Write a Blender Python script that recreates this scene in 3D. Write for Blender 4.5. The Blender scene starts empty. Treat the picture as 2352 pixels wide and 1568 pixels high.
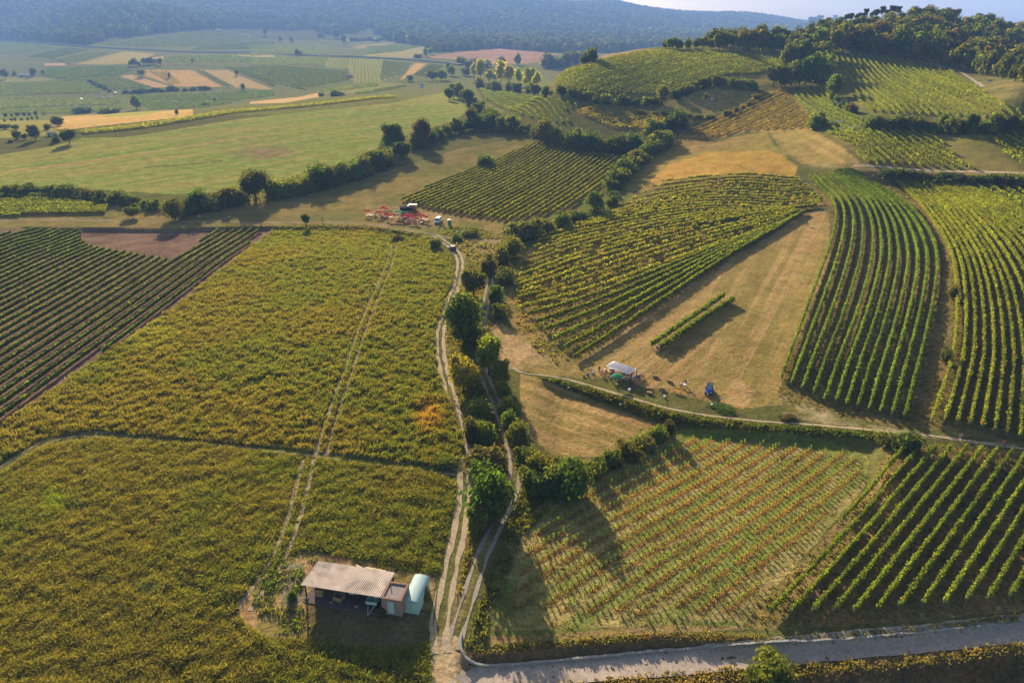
import bpy, math, random
import numpy as np
from mathutils import Vector, Matrix, Euler

random.seed(5)
RNG = np.random.default_rng(11)
SC = bpy.context.scene
COL = SC.collection
PI = math.pi
rad = math.radians

# ------------------------------------------------------------------ camera geometry
CAM_H = 70.0
PITCH = rad(24.9)
FOC, CX, CY = 1568.0, 1176.0, 784.0          # a 2352 x 1568 picture, 24 mm on full frame
SP, CP = math.sin(PITCH), math.cos(PITCH)
SUN_AZ, SUN_EL = rad(-16.0), rad(18.5)       # azimuth from +Y, negative to the left


def project(X, Y, Z):
    zc = Z - CAM_H
    dep = Y * CP - zc * SP
    return CX + FOC * X / dep, CY - FOC * (Y * SP + zc * CP) / dep


def ray(vx, vy):
    a = (np.asarray(vx, float) - CX) / FOC
    b = (CY - np.asarray(vy, float)) / FOC
    dy = CP + b * SP
    return a / dy, (-SP + b * CP) / dy        # X per Y, Z per Y


# ------------------------------------------------------------------ noise in world metres
def vnoise(x, y, seed=0):
    x = np.asarray(x, float); y = np.asarray(y, float)
    xi = np.floor(x).astype(np.int64); yi = np.floor(y).astype(np.int64)
    fx = x - xi; fy = y - yi
    fx = fx * fx * (3 - 2 * fx); fy = fy * fy * (3 - 2 * fy)

    def h(a, b):
        n = (a * 374761393 + b * 668265263 + seed * 1442695041) & 0xFFFFFFFF
        n = ((n ^ (n >> 13)) * 1274126177) & 0xFFFFFFFF
        n = (n ^ (n >> 16)) & 0xFFFFFF
        return n / float(0xFFFFFF)
    return (h(xi, yi) * (1 - fx) + h(xi + 1, yi) * fx) * (1 - fy) + (h(xi, yi + 1) * (1 - fx) + h(xi + 1, yi + 1) * fx) * fy


def fbm(x, y, seed=0, n=3):
    s = 0; a = 0.5; t = 0
    for i in range(n):
        s = s + a * vnoise(x * 2 ** i, y * 2 ** i, seed + i * 17); t += a; a *= 0.5
    return s / t


def sstep(a, b, x):
    t = np.clip((x - a) / (b - a), 0, 1)
    return t * t * (3 - 2 * t)


def inpoly(x, y, poly):
    x = np.asarray(x); y = np.asarray(y)
    p = np.asarray(poly, float)
    out = np.zeros(x.shape, bool)
    j = len(p) - 1
    for i in range(len(p)):
        xi, yi = p[i]; xj, yj = p[j]
        if yi != yj:
            c = ((yi > y) != (yj > y)) & (x < (xj - xi) * (y - yi) / (yj - yi) + xi)
            out ^= c
        j = i
    return out


def t1(pts): return [(x * .26858, y * .26858) for x, y in pts]
def t2(pts): return [(574.2 + x * .26858, y * .26858) for x, y in pts]
def t3(pts): return [(1148.4 + x * .26858, y * .26858) for x, y in pts]
def t4(pts): return [(1722.7 + x * .26760, y * .26760) for x, y in pts]


# ------------------------------------------------------------------ terrain: heights at known places, smoothly joined
# (picture x, picture y, height): the point where that line of sight meets that height
PZ = [
    (0, 1568, 0), (600, 1568, -.3), (1010, 1560, -1.2), (1500, 1420, 0), (2352, 1400, .8), (2352, 1050, 2.5), (1800, 950, 1),
    (1400, 850, .4), (1176, 1000, 0), (1050, 1300, -.6), (500, 1000, 0), (0, 1000, 0), (0, 1300, 0), (700, 1350, 0), (1600, 1200, 0),
    (0, 560, 0), (300, 560, -.5), (700, 520, 0), (1000, 510, 0), (1100, 650, 0), (500, 750, 0), (870, 700, .5), (-300, 700, 0), (-300, 500, 1),
    (1750, 700, 3), (1900, 520, 7), (2000, 900, 3), (2150, 700, 9), (2352, 800, 8), (2352, 560, 15), (2150, 450, 15), (1850, 410, 12),
    (2352, 410, 22), (1700, 420, 10), (1500, 420, 7), (1400, 500, 3), (1200, 700, .5), (1300, 560, 2),
    (1300, 350, 7), (1500, 330, 11), (1750, 330, 17), (1950, 330, 24), (2150, 290, 30), (2352, 290, 33), (1700, 250, 25), (1900, 220, 33),
    (2150, 190, 41), (2352, 215, 43), (1450, 240, 24), (1250, 225, 16), (1050, 260, 7),
    (500, 350, 2), (900, 260, 7), (0, 350, 0), (200, 305, 3), (500, 262, 5), (900, 228, 9), (300, 420, 0), (700, 400, 1), (950, 380, 2), (1150, 330, 5),
]
# (picture x, forward distance, picture y): the height that puts that distance on that line of sight
PD = [
    (1500, 590, 113), (1300, 560, 158), (1800, 560, 122), (1650, 480, 175), (1920, 520, 120), (2352, 420, 172), (2130, 480, 140),
    (2130, 660, 42), (1950, 640, 58), (2352, 640, 92), (2600, 500, 130), (2600, 350, 250),
    (150, 900, 262), (500, 980, 240), (900, 1000, 208), (-300, 900, 250), (300, 1500, 152), (800, 1450, 155), (1100, 1500, 150),
    (100, 2400, 104), (500, 2450, 103), (900, 2450, 104), (1300, 2450, 108), (-300, 2400, 106), (1300, 1700, 135),
    (150, 3000, 62), (320, 3300, 25), (0, 3000, 90), (600, 3200, 72), (900, 3200, 76), (1200, 3200, 88), (-300, 3000, 60),
    (0, 4500, -20), (350, 4500, 4), (700, 4500, 8), (1000, 4500, 20), (1300, 4200, 46), (1550, 4000, 70), (1800, 3900, 84),
    (700, 5600, -45), (1000, 5600, -30), (1180, 5600, -8), (1257, 5600, 5), (1326, 5600, 15), (1400, 5600, 5), (1440, 5600, 18), (1493, 5600, 27), (1608, 5600, 38),
    (1722, 5600, 38), (1780, 5600, 47), (1860, 5600, 62), (2000, 5600, 66), (2300, 5600, 70), (300, 5600, -70), (-300, 5600, -80),
]
# hidden ground: (picture x, forward distance, height)
PH = [(2130, 950, 58), (1700, 900, 38), (2500, 950, 60), (1900, 900, 50), (1500, 1000, 12), (2000, 1800, 20), (2300, 3000, 40), (2000, 3500, 30),
      (700, 8200, 60), (1400, 8200, 40), (2200, 8200, 30), (100, 8200, 60), (-600, 8200, 60)]


def ctrl():
    U, V, Z = [], [], []
    for x, y, z in PZ:
        u, s = ray(x, y)
        Y = (z - CAM_H) / s
        U.append(u); V.append(math.log(Y)); Z.append(z)
    for x, Y, y in PD:
        u, s = ray(x, y)
        U.append(u); V.append(math.log(Y)); Z.append(CAM_H + s * Y)
    for x, Y, z in PH:
        u, s = ray(x, 60)
        U.append(u); V.append(math.log(Y)); Z.append(z)
    for u in (-1.5, 0, 1.5):
        for Y in (28., 45.):
            U.append(u); V.append(math.log(Y)); Z.append(-1. if u >= 0 else 0.)
    return np.array(U), np.array(V), np.array(Z)


_U, _V, _Z = ctrl()
_SU = 2.2


def _phi(r2):
    return 0.5 * r2 * np.log(np.maximum(r2, 1e-12))


def _rbf_fit():
    n = len(_U)
    # heights are divided by a far-growing scale, so tall far hills do not ripple through the near fields
    w = _Z / np.exp(_V) * 100
    A = _phi((_SU * (_U[:, None] - _U)) ** 2 + (_V[:, None] - _V) ** 2) + np.eye(n) * 2e-3
    Pm = np.stack([np.ones(n), _U * _SU, _V], 1)
    M = np.zeros((n + 3, n + 3)); M[:n, :n] = A; M[:n, n:] = Pm; M[n:, :n] = Pm.T
    return np.linalg.solve(M, np.concatenate([w, np.zeros(3)]))


_C = _rbf_fit()


def zbase(u, v):
    shp = u.shape
    u = u.ravel(); v = v.ravel()
    r = _C[-3] + _C[-2] * u * _SU + _C[-1] * v
    for i in range(len(_U)):
        r = r + _C[i] * _phi((_SU * (u - _U[i])) ** 2 + (v - _V[i]) ** 2)
    return (r * np.exp(v) / 100).reshape(shp)


NU = 1150
GU = np.linspace(-1.3, 1.3, NU)
_y = [40.0]
while _y[-1] < 9000:
    Y = _y[-1]
    _y.append(Y + min(1.25 * Y * Y / 47800., Y * .0052))
GY = np.array(_y); GV = np.log(GY); NY = len(GY)
# coarse evaluation, then linear refinement
_cu = np.linspace(-1.3, 1.3, 261); _cv = np.linspace(GV[0], GV[-1], 300)
_cz = zbase(*np.meshgrid(_cu, _cv))


def bil(cu, cv, cz, u, v):
    fu = np.clip((u - cu[0]) / (cu[1] - cu[0]), 0, len(cu) - 1.001); fv = np.clip((v - cv[0]) / (cv[1] - cv[0]), 0, len(cv) - 1.001)
    i = fu.astype(int); j = fv.astype(int); a = fu - i; b = fv - j
    return (cz[j, i] * (1 - a) + cz[j, i + 1] * a) * (1 - b) + (cz[j + 1, i] * (1 - a) + cz[j + 1, i + 1] * a) * b


MU, MV = np.meshgrid(GU, GV)
GZ = bil(_cu, _cv, _cz, MU, MV)
MY = np.exp(MV); MX = MU * MY


def plane_px(vx, vy, z=0.0):
    u, s = ray(vx, vy)
    Y = (z - CAM_H) / s
    return np.stack([u * Y, Y], -1)


def dist_line(X, Y, pts):
    """distance to a world polyline and the side: positive towards the camera for a line that runs left to right"""
    best = np.full(X.shape, 1e9); side = np.zeros(X.shape)
    for a, b in zip(pts[:-1], pts[1:]):
        d = b - a; L = d @ d
        t = np.clip(((X - a[0]) * d[0] + (Y - a[1]) * d[1]) / L, 0, 1)
        px = X - a[0] - t * d[0]; py = Y - a[1] - t * d[1]
        r = np.hypot(px, py)
        c = -(d[0] * (Y - a[1]) - d[1] * (X - a[0]))
        m = r < best
        best = np.where(m, r, best); side = np.where(m, np.sign(c), side)
    return best * side


# the road in the lower right lies in a cutting below the vineyards; a second bank drops away beyond it
BANK = [(1066, 1484), (1085, 1493), (1148, 1486), (1390, 1467), (1551, 1459), (1780, 1468), (2050, 1453), (2352, 1417), (2500, 1398)]
BANK2 = [(1450, 1590), (1600, 1570), (1740, 1553), (1850, 1545), (2030, 1531), (2352, 1499), (2500, 1484)]
_near = MY < 110
_ext = np.concatenate([[plane_px(1066, 1484) + np.array([.6, -14])], [plane_px(*p) for p in BANK]])
_d = np.where(_near, -50.0, -50.0)
_d[_near] = dist_line(MX[_near], MY[_near], [plane_px(*p) for p in BANK])
_vx, _vy = project(MX, MY, GZ)
GZ = GZ - .8 * sstep(0, 1.5, _d) * sstep(1045, 1075, _vx)
_d[_near] = dist_line(MX[_near], MY[_near], [plane_px(*p, -.9) for p in BANK2])
GZ = GZ - 3.0 * sstep(0, 4.0, _d) * sstep(1300, 1600, _vx)
def grid_z(u, v):
    fu = np.clip((u - GU[0]) / (GU[1] - GU[0]), 0, NU - 1.001)
    j = np.clip(np.searchsorted(GV, v) - 1, 0, NY - 2); b = np.clip((v - GV[j]) / (GV[j + 1] - GV[j]), 0, 1)
    i = fu.astype(int); a = fu - i
    return (GZ[j, i] * (1 - a) + GZ[j, i + 1] * a) * (1 - b) + (GZ[j + 1, i] * (1 - a) + GZ[j + 1, i + 1] * a) * b


def ground_z(X, Y):
    X = np.asarray(X, float); Y = np.maximum(np.asarray(Y, float), 41.0)
    return grid_z(X / Y, np.log(Y))


def at(vx, vy, ymin=42.0, ymax=8800.0):
    """where the line of sight through a picture point first meets the ground"""
    vx = np.atleast_1d(np.asarray(vx, float)); vy = np.atleast_1d(np.asarray(vy, float))
    u, s = ray(vx, vy)
    ys = np.exp(np.linspace(math.log(ymin), math.log(ymax), 1400))
    uu = np.repeat(u[:, None], len(ys), 1)
    g = grid_z(uu, np.repeat(np.log(ys)[None], len(u), 0)) - (CAM_H + s[:, None] * ys)
    hit = g > 0
    k = np.where(hit.any(1), hit.argmax(1), len(ys) - 1)
    k = np.maximum(k, 1)
    r = np.arange(len(u))
    g0, g1 = g[r, k - 1], g[r, k]
    t = np.clip(-g0 / np.where(np.abs(g1 - g0) < 1e-9, 1, g1 - g0), 0, 1)
    Y = ys[k - 1] + t * (ys[k] - ys[k - 1])
    Y = np.where((k == 1) & (g0 > 0), ys[0], Y)
    X = u * Y
    return np.stack([X, Y, ground_z(X, Y)], 1)


def at1(vx, vy, **k):
    return at(vx, vy, **k)[0]


# a terrace step: the slope under the upper farm lane and the one below the narrow path
STEPS = [([(1865, 388), (1980, 394), (2100, 400), (2352, 416), (2500, 424)], 2.0, 4.0, 10., 25.),
         ([(1250, 872), (1310, 884), (1420, 916), (1530, 952), (1640, 972), (1760, 984), (1880, 990), (2010, 1003)], 1.2, 2.2, 3., 40.),
         ([(55, 521), (200, 522), (400, 523), (600, 520), (730, 517), (850, 519), (960, 536)], 1.3, 2.0, 0., 40.)]
for pl, drop, w, z0, dec in STEPS:
    P0 = at(*np.array(pl, float).T)[:, :2]
    m = (MY > P0[:, 1].min() - 90) & (MY < P0[:, 1].max() + 20)
    dd = dist_line(MX[m], MY[m], list(P0))
    xs = np.array(pl)[:, 0]
    vx = _vx[m]
    endf = sstep(xs.min() - 30, xs.min() + 40, vx) * (1 - sstep(xs.max() - 20, xs.max() + 40, vx))
    GZ[m] -= drop * sstep(0, w, dd) * (1 - sstep(w + 4, w + 4 + dec, dd)) * endf


def depth_of(p):
    return p[1] * CP - (p[2] - CAM_H) * SP


def resample(pts, step):
    pts = np.asarray(pts, float)
    seg = np.hypot(*(np.diff(pts[:, :2], axis=0).T))
    s = np.concatenate([[0], np.cumsum(seg)])
    n = max(2, int(s[-1] / step) + 1)
    q = np.linspace(0, s[-1], n)
    return np.stack([np.interp(q, s, pts[:, k]) for k in range(pts.shape[1])], 1)


def smooth_line(pts, it=2):
    p = np.asarray(pts, float)
    for _ in range(it):
        q = np.empty((2 * len(p) - 2 + 2, p.shape[1]))
        a = .75 * p[:-1] + .25 * p[1:]; b = .25 * p[:-1] + .75 * p[1:]
        q = np.concatenate([p[:1], np.stack([a, b], 1).reshape(-1, p.shape[1]), p[-1:]])
        p = q
    return p


def line_px(pl, step=1.0, it=2, **k):
    """a picture polyline laid on the ground as a smooth world polyline"""
    p = np.asarray(pl, float)
    w = at(p[:, 0], p[:, 1], **k)
    w = resample(smooth_line(w[:, :2], it), step)
    return np.column_stack([w, ground_z(w[:, 0], w[:, 1])])


# ------------------------------------------------------------------ objects
def link(o, parent=None):
    COL.objects.link(o)
    if parent is not None:
        o.parent = parent
    return o


def tag(o, label=None, cat=None, group=None, kind=None):
    if label: o['label'] = label
    if cat: o['category'] = cat
    if group: o['group'] = group
    if kind: o['kind'] = kind
    return o


def mesh_np(name, V, quads=None, tris=None, mats=(), midx=None, col=None, smooth=False):
    me = bpy.data.meshes.new(name)
    V = np.ascontiguousarray(V, np.float32)
    me.vertices.add(len(V)); me.vertices.foreach_set('co', V.ravel())
    nq = 0 if quads is None else len(quads); nt = 0 if tris is None else len(tris)
    li = []
    if nq: li.append(np.asarray(quads, np.int32).ravel())
    if nt: li.append(np.asarray(tris, np.int32).ravel())
    li = np.concatenate(li)
    me.loops.add(len(li)); me.loops.foreach_set('vertex_index', li)
    me.polygons.add(nq + nt)
    ls = np.concatenate([np.arange(nq) * 4, nq * 4 + np.arange(nt) * 3]).astype(np.int32)
    me.polygons.foreach_set('loop_start', ls)
    if midx is not None: me.polygons.foreach_set('material_index', np.asarray(midx, np.int32))
    me.polygons.foreach_set('use_smooth', np.full(nq + nt, smooth))
    for m in mats: me.materials.append(m)
    me.update(calc_edges=True)
    if col is not None:
        a = me.attributes.new('Col', 'FLOAT_COLOR', 'POINT')
        c = np.ones((len(V), 4), np.float32); c[:, :3] = col
        a.data.foreach_set('color', c.ravel())
    return me


def mobj(name, me, parent=None, loc=(0, 0, 0), rotz=0, scale=None, color=None):
    o = bpy.data.objects.new(name, me)
    o.location = loc; o.rotation_euler = (0, 0, rotz)
    if scale is not None: o.scale = scale
    if color is not None: o.color = (*color, 1)
    return link(o, parent)


def thing(name, label, cat, loc, rotz=0, group=None):
    o = bpy.data.objects.new(name, None)
    o.empty_display_size = .3
    o.location = loc; o.rotation_euler = (0, 0, rotz)
    return tag(link(o), label, cat, group)


class MB:
    """collects simple shapes into one mesh"""
    def __init__(s): s.v = []; s.f = []; s.m = []

    def add(s, vs, fs, m=0, M=None):
        n = len(s.v)
        for v in vs:
            v = Vector(v)
            s.v.append(tuple(M @ v) if M is not None else tuple(v))
        for f in fs: s.f.append(tuple(i + n for i in f)); s.m.append(m)

    def box(s, c, d, m=0, M=None, taper=1.0, rz=0):
        x, y, z = d[0] / 2, d[1] / 2, d[2] / 2
        vs = []
        for sz, k in ((-1, 1.0), (1, taper)):
            for sx, sy in ((-1, -1), (1, -1), (1, 1), (-1, 1)):
                px, py = sx * x * k, sy * y * k
                if rz: px, py = px * math.cos(rz) - py * math.sin(rz), px * math.sin(rz) + py * math.cos(rz)
                vs.append((c[0] + px, c[1] + py, c[2] + sz * z))
        s.add(vs, [(3, 2, 1, 0), (4, 5, 6, 7), (0, 1, 5, 4), (1, 2, 6, 5), (2, 3, 7, 6), (3, 0, 4, 7)], m, M)

    def tube(s, a, b, r0, r1=None, n=8, m=0, cap=True):
        r1 = r0 if r1 is None else r1
        a = Vector(a); b = Vector(b); d = (b - a)
        q = d.to_track_quat('Z', 'Y') if d.length > 1e-6 else Euler((0, 0, 0)).to_quaternion()
        vs = []
        for p, r in ((a, r0), (b, r1)):
            for i in range(n):
                t = 2 * PI * i / n
                vs.append(p + q @ Vector((math.cos(t) * r, math.sin(t) * r, 0)))
        fs = [(i, (i + 1) % n, n + (i + 1) % n, n + i) for i in range(n)]
        if cap: fs += [tuple(range(n - 1, -1, -1)), tuple(range(n, 2 * n))]
        s.add(vs, fs, m)

    def prism(s, prof, axis, a, b, m=0, M=None, inset=0.0):
        """profile of (p, q) points swept along an axis from a to b, the two ends drawn in a little"""
        cx = sum(p for p, q in prof) / len(prof); cy = sum(q for p, q in prof) / len(prof)
        rings = []
        L = abs(b - a)
        for t, k in (((a, 1 - inset), (a + min(.08, L * .1), 1), (b - min(.08, L * .1), 1), (b, 1 - inset)) if inset else ((a, 1), (b, 1))):
            r = []
            for p, q in prof:
                p2 = cx + (p - cx) * k; q2 = cy + (q - cy) * k
                r.append((t, p2, q2) if axis == 'x' else ((p2, t, q2) if axis == 'y' else (p2, q2, t)))
            rings.append(r)
        n = len(prof); vs = [v for r in rings for v in r]; fs = []
        for k in range(len(rings) - 1):
            for i in range(n):
                fs.append((k * n + i, k * n + (i + 1) % n, (k + 1) * n + (i + 1) % n, (k + 1) * n + i))
        fs += [tuple(range(n - 1, -1, -1)), tuple(range((len(rings) - 1) * n, len(rings) * n))]
        s.add(vs, fs, m, M)

    def mesh(s, name, mats, smooth=False):
        import bmesh
        me = bpy.data.meshes.new(name)
        me.from_pydata(s.v, [], s.f)
        for m in (mats if isinstance(mats, (list, tuple)) else [mats]): me.materials.append(m)
        me.polygons.foreach_set('material_index', np.array(s.m, np.int32))
        me.polygons.foreach_set('use_smooth', np.full(len(s.f), smooth))
        bm = bmesh.new(); bm.from_mesh(me); bmesh.ops.recalc_face_normals(bm, faces=bm.faces[:]); bm.to_mesh(me); bm.free()
        me.update()
        return me

    def obj(s, name, mats, parent=None, loc=(0, 0, 0), rotz=0, smooth=False):
        return mobj(name, s.mesh(name, mats, smooth), parent, loc, rotz)


def ordinal(n):
    w = ['first', 'second', 'third', 'fourth', 'fifth', 'sixth', 'seventh', 'eighth', 'ninth', 'tenth', 'eleventh', 'twelfth']
    if n <= 12: return w[n - 1]
    return '%d%s' % (n, 'th' if 10 <= n % 100 <= 20 else {1: 'st', 2: 'nd', 3: 'rd'}.get(n % 10, 'th'))
# ------------------------------------------------------------------ materials
def new_mat(name):
    m = bpy.data.materials.new(name); m.use_nodes = True
    nt = m.node_tree
    for n in list(nt.nodes): nt.nodes.remove(n)
    return m, nt, nt.nodes, nt.links


def out_node(nt):
    return nt.nodes.new('ShaderNodeOutputMaterial')


def mix_rgb(nt, mode, a, b, fac=1.0):
    n = nt.nodes.new('ShaderNodeMix'); n.data_type = 'RGBA'; n.blend_type = mode
    n.inputs[0].default_value = fac if not hasattr(fac, 'links') else 0
    if hasattr(fac, 'links'): nt.links.new(fac, n.inputs[0])
    for k, v in ((6, a), (7, b)):
        if hasattr(v, 'links'): nt.links.new(v, n.inputs[k])
        else: n.inputs[k].default_value = (*v, 1)
    return n.outputs[2]


def noise(nt, scale, detail=3, rough=.6, coord=None):
    n = nt.nodes.new('ShaderNodeTexNoise'); n.inputs['Scale'].default_value = scale
    n.inputs['Detail'].default_value = detail; n.inputs['Roughness'].default_value = rough
    if coord is not None: nt.links.new(coord, n.inputs['Vector'])
    return n.outputs['Fac']


def ramp(nt, fac, lo, hi, a=.3, b=.7):
    n = nt.nodes.new('ShaderNodeMapRange'); n.inputs[1].default_value = a; n.inputs[2].default_value = b
    n.inputs[3].default_value = lo; n.inputs[4].default_value = hi
    nt.links.new(fac, n.inputs[0])
    return n.outputs[0]


def mat_plain(name, col, rough=.6, metal=0, vary=.15, scale=3.0, spec=.08, dirt=None):
    m, nt, N, L = new_mat(name)
    b = N.new('ShaderNodeBsdfPrincipled'); o = out_node(nt)
    tc = N.new('ShaderNodeTexCoord')
    f = ramp(nt, noise(nt, scale, 4, .65, tc.outputs['Object']), 1 - vary, 1 + vary)
    cc = N.new('ShaderNodeCombineColor')
    for k in range(3): L.new(f, cc.inputs[k])
    c = mix_rgb(nt, 'MULTIPLY', col, cc.outputs[0])
    if dirt:
        c = mix_rgb(nt, 'MIX', c, dirt, ramp(nt, noise(nt, scale * .4, 5, .7, tc.outputs['Object']), 0, .8, .5, .75))
    L.new(c, b.inputs['Base Color'])
    b.inputs['Roughness'].default_value = rough; b.inputs['Metallic'].default_value = metal
    b.inputs['Specular IOR Level'].default_value = spec
    L.new(b.outputs[0], o.inputs[0])
    return m


def mat_objcol(name, rough=.8, vary=.15, spec=.2, transl=0.0):
    m, nt, N, L = new_mat(name)
    b = N.new('ShaderNodeBsdfPrincipled'); o = out_node(nt)
    oi = N.new('ShaderNodeObjectInfo'); tc = N.new('ShaderNodeTexCoord')
    f = ramp(nt, noise(nt, 6, 3, .6, tc.outputs['Object']), 1 - vary, 1 + vary)
    cc = N.new('ShaderNodeCombineColor')
    for k in range(3): L.new(f, cc.inputs[k])
    c = mix_rgb(nt, 'MULTIPLY', oi.outputs['Color'], cc.outputs[0])
    L.new(c, b.inputs['Base Color']); b.inputs['Roughness'].default_value = rough; b.inputs['Specular IOR Level'].default_value = spec
    if transl:
        t = N.new('ShaderNodeBsdfTranslucent'); L.new(c, t.inputs[0])
        mx = N.new('ShaderNodeMixShader'); mx.inputs[0].default_value = transl
        L.new(b.outputs[0], mx.inputs[1]); L.new(t.outputs[0], mx.inputs[2]); L.new(mx.outputs[0], o.inputs[0])
    else:
        L.new(b.outputs[0], o.inputs[0])
    return m


LEAF_GAIN = (1.65, 1.7, 1.1)


def mat_leaf(name, transl=.45, gloss=0.0, vary=.25):
    """foliage: the object's colour times a colour kept on the leaves; thin leaves let light through"""
    m, nt, N, L = new_mat(name)
    o = out_node(nt)
    oi = N.new('ShaderNodeObjectInfo'); at_ = N.new('ShaderNodeAttribute'); at_.attribute_name = 'Col'
    c = mix_rgb(nt, 'MULTIPLY', oi.outputs['Color'], at_.outputs['Color'])
    c = mix_rgb(nt, 'MULTIPLY', c, LEAF_GAIN)
    d = N.new('ShaderNodeBsdfDiffuse'); L.new(c, d.inputs[0])
    t = N.new('ShaderNodeBsdfTranslucent'); L.new(mix_rgb(nt, 'MULTIPLY', c, (1.5, 1.35, .5)), t.inputs[0])
    mx = N.new('ShaderNodeMixShader'); mx.inputs[0].default_value = transl
    L.new(d.outputs[0], mx.inputs[1]); L.new(t.outputs[0], mx.inputs[2])
    L.new(mx.outputs[0], o.inputs[0])
    return m


def mat_ground(name):
    m, nt, N, L = new_mat(name)
    b = N.new('ShaderNodeBsdfPrincipled'); o = out_node(nt)
    at_ = N.new('ShaderNodeAttribute'); at_.attribute_name = 'Col'
    geo = N.new('ShaderNodeNewGeometry')
    pos = geo.outputs['Position']
    n1 = noise(nt, 1.6, 5, .7, pos); n2 = noise(nt, .17, 4, .6, pos); n3 = noise(nt, .02, 3, .6, pos)
    f = N.new('ShaderNodeMath'); f.operation = 'MULTIPLY'
    L.new(ramp(nt, n1, .55, 1.45), f.inputs[0]); L.new(ramp(nt, n2, .75, 1.25), f.inputs[1])
    cc = N.new('ShaderNodeCombineColor')
    for k in range(3): L.new(f.outputs[0], cc.inputs[k])
    c = mix_rgb(nt, 'MULTIPLY', at_.outputs['Color'], cc.outputs[0])
    c = mix_rgb(nt, 'MIX', c, mix_rgb(nt, 'MULTIPLY', c, (1.4, 1.02, .75)), ramp(nt, noise(nt, .35, 4, .7, pos), 0, .4, .45, .7))
    c = mix_rgb(nt, 'MIX', c, mix_rgb(nt, 'MULTIPLY', c, (.82, 1.08, .75)), ramp(nt, n3, 0, .35, .4, .65))
    L.new(c, b.inputs['Base Color']); b.inputs['Roughness'].default_value = 1.0; b.inputs['Specular IOR Level'].default_value = 0.0
    bp = N.new('ShaderNodeBump'); bp.inputs['Strength'].default_value = .55; bp.inputs['Distance'].default_value = .35
    L.new(n1, bp.inputs['Height']); L.new(bp.outputs[0], b.inputs['Normal'])
    L.new(b.outputs[0], o.inputs[0])
    return m


def mat_track(name, col, patch=(.16, .13, .06), lo=.55, hi=.75):
    m, nt, N, L = new_mat(name)
    b = N.new('ShaderNodeBsdfPrincipled'); o = out_node(nt)
    pos = N.new('ShaderNodeNewGeometry').outputs['Position']
    n1 = noise(nt, 2.2, 5, .7, pos)
    f = ramp(nt, n1, .7, 1.25)
    cc = N.new('ShaderNodeCombineColor')
    for k in range(3): L.new(f, cc.inputs[k])
    c = mix_rgb(nt, 'MULTIPLY', col, cc.outputs[0])
    c = mix_rgb(nt, 'MIX', c, patch, ramp(nt, noise(nt, .6, 5, .7, pos), 0, .85, lo, hi))
    L.new(c, b.inputs['Base Color']); b.inputs['Roughness'].default_value = 1.0; b.inputs['Specular IOR Level'].default_value = 0.0
    bp = N.new('ShaderNodeBump'); bp.inputs['Strength'].default_value = .4; bp.inputs['Distance'].default_value = .1
    L.new(n1, bp.inputs['Height']); L.new(bp.outputs[0], b.inputs['Normal'])
    L.new(b.outputs[0], o.inputs[0])
    return m


M = {}
M['ground'] = mat_ground('field soil and grass')
M['leaf'] = mat_leaf('leaves', .5)
M['vine'] = mat_leaf('vine leaves', .5)
M['weed'] = mat_leaf('weeds', .4)
M['far'] = mat_leaf('far woods', .45)
M['bark'] = mat_plain('bark', (.09, .065, .045), .9, vary=.3)
M['dirt'] = mat_track('pale dirt', (.42, .32, .20))
M['gravel'] = mat_track('pale gravel', (.33, .27, .20), (.17, .14, .09), .62, .8)
M['tar'] = mat_track('worn asphalt', (.40, .32, .25), (.34, .27, .2), .5, .8)
M['concrete'] = mat_plain('concrete', (.30, .28, .25), .9, vary=.25, dirt=(.2, .18, .13))
M['post'] = mat_plain('weathered wood post', (.22, .18, .14), .9)
M['wood'] = mat_plain('bright wood', (.52, .34, .15), .7, vary=.2)
M['crate'] = mat_plain('crate boards', (.36, .25, .13), .8, vary=.25)
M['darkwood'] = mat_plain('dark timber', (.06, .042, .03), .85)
M['bench'] = mat_plain('orange varnished wood', (.55, .24, .07), .5)
M['steel'] = mat_plain('grey steel', (.3, .3, .3), .45, .8)
M['black'] = mat_plain('black rubber', (.015, .015, .016), .75)
M['glass'] = mat_plain('dark window glass', (.03, .04, .05), .08, spec=.8, vary=.03)
M['white'] = mat_plain('white paint', (.78, .78, .76), .4, vary=.05, spec=.5)
M['cloth'] = mat_objcol('cloth', .85, .12, .1)
M['canvas'] = mat_objcol('canopy cloth', .9, .06, .05, .6)
M['paint'] = mat_objcol('vehicle paint', .3, .05, .5)
M['skin'] = mat_plain('skin', (.45, .26, .18), .6, vary=.05)
M['hair'] = mat_plain('hair', (.05, .03, .02), .7)
M['trouser'] = mat_plain('trousers', (.05, .06, .09), .85)
M['hay'] = mat_plain('hay', (.34, .19, .08), .95, vary=.4, scale=9)
# ------------------------------------------------------------------ the ground: what grows where
VX, VY = project(MX, MY, GZ)
_wob = np.minimum(1.0, 120 / np.maximum(MY, 1)) * 5
WX = VX + (fbm(MX * .35, MY * .35, 3) - .5) * _wob * 1.3
WY = VY + (fbm(MX * .35, MY * .35, 9) - .5) * _wob
C = np.empty((NY, NU, 3)); C[:] = (.125, .125, .045)
REG = np.zeros((NY, NU), np.int8)
_row_lo = VY.min(1); _row_hi = VY.max(1)


def mask(poly, ylim=None):
    p = np.asarray(poly, float)
    rows = np.where((_row_hi >= p[:, 1].min() - 8) & (_row_lo <= p[:, 1].max() + 8))[0]
    m = np.zeros((NY, NU), bool)
    if len(rows) == 0: return m
    a, b = rows[0], rows[-1] + 1
    m[a:b] = inpoly(WX[a:b], WY[a:b], poly)
    if ylim: m &= (MY >= ylim[0]) & (MY <= ylim[1])
    return m


def dirstripes(heading, across, along, seed):
    """long streaks on the ground that run along a heading (radians from +X)"""
    c, s = math.cos(heading), math.sin(heading)
    a = MX * c + MY * s; p = -MX * s + MY * c
    return fbm(p * across, a * along, seed, 3)


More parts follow.
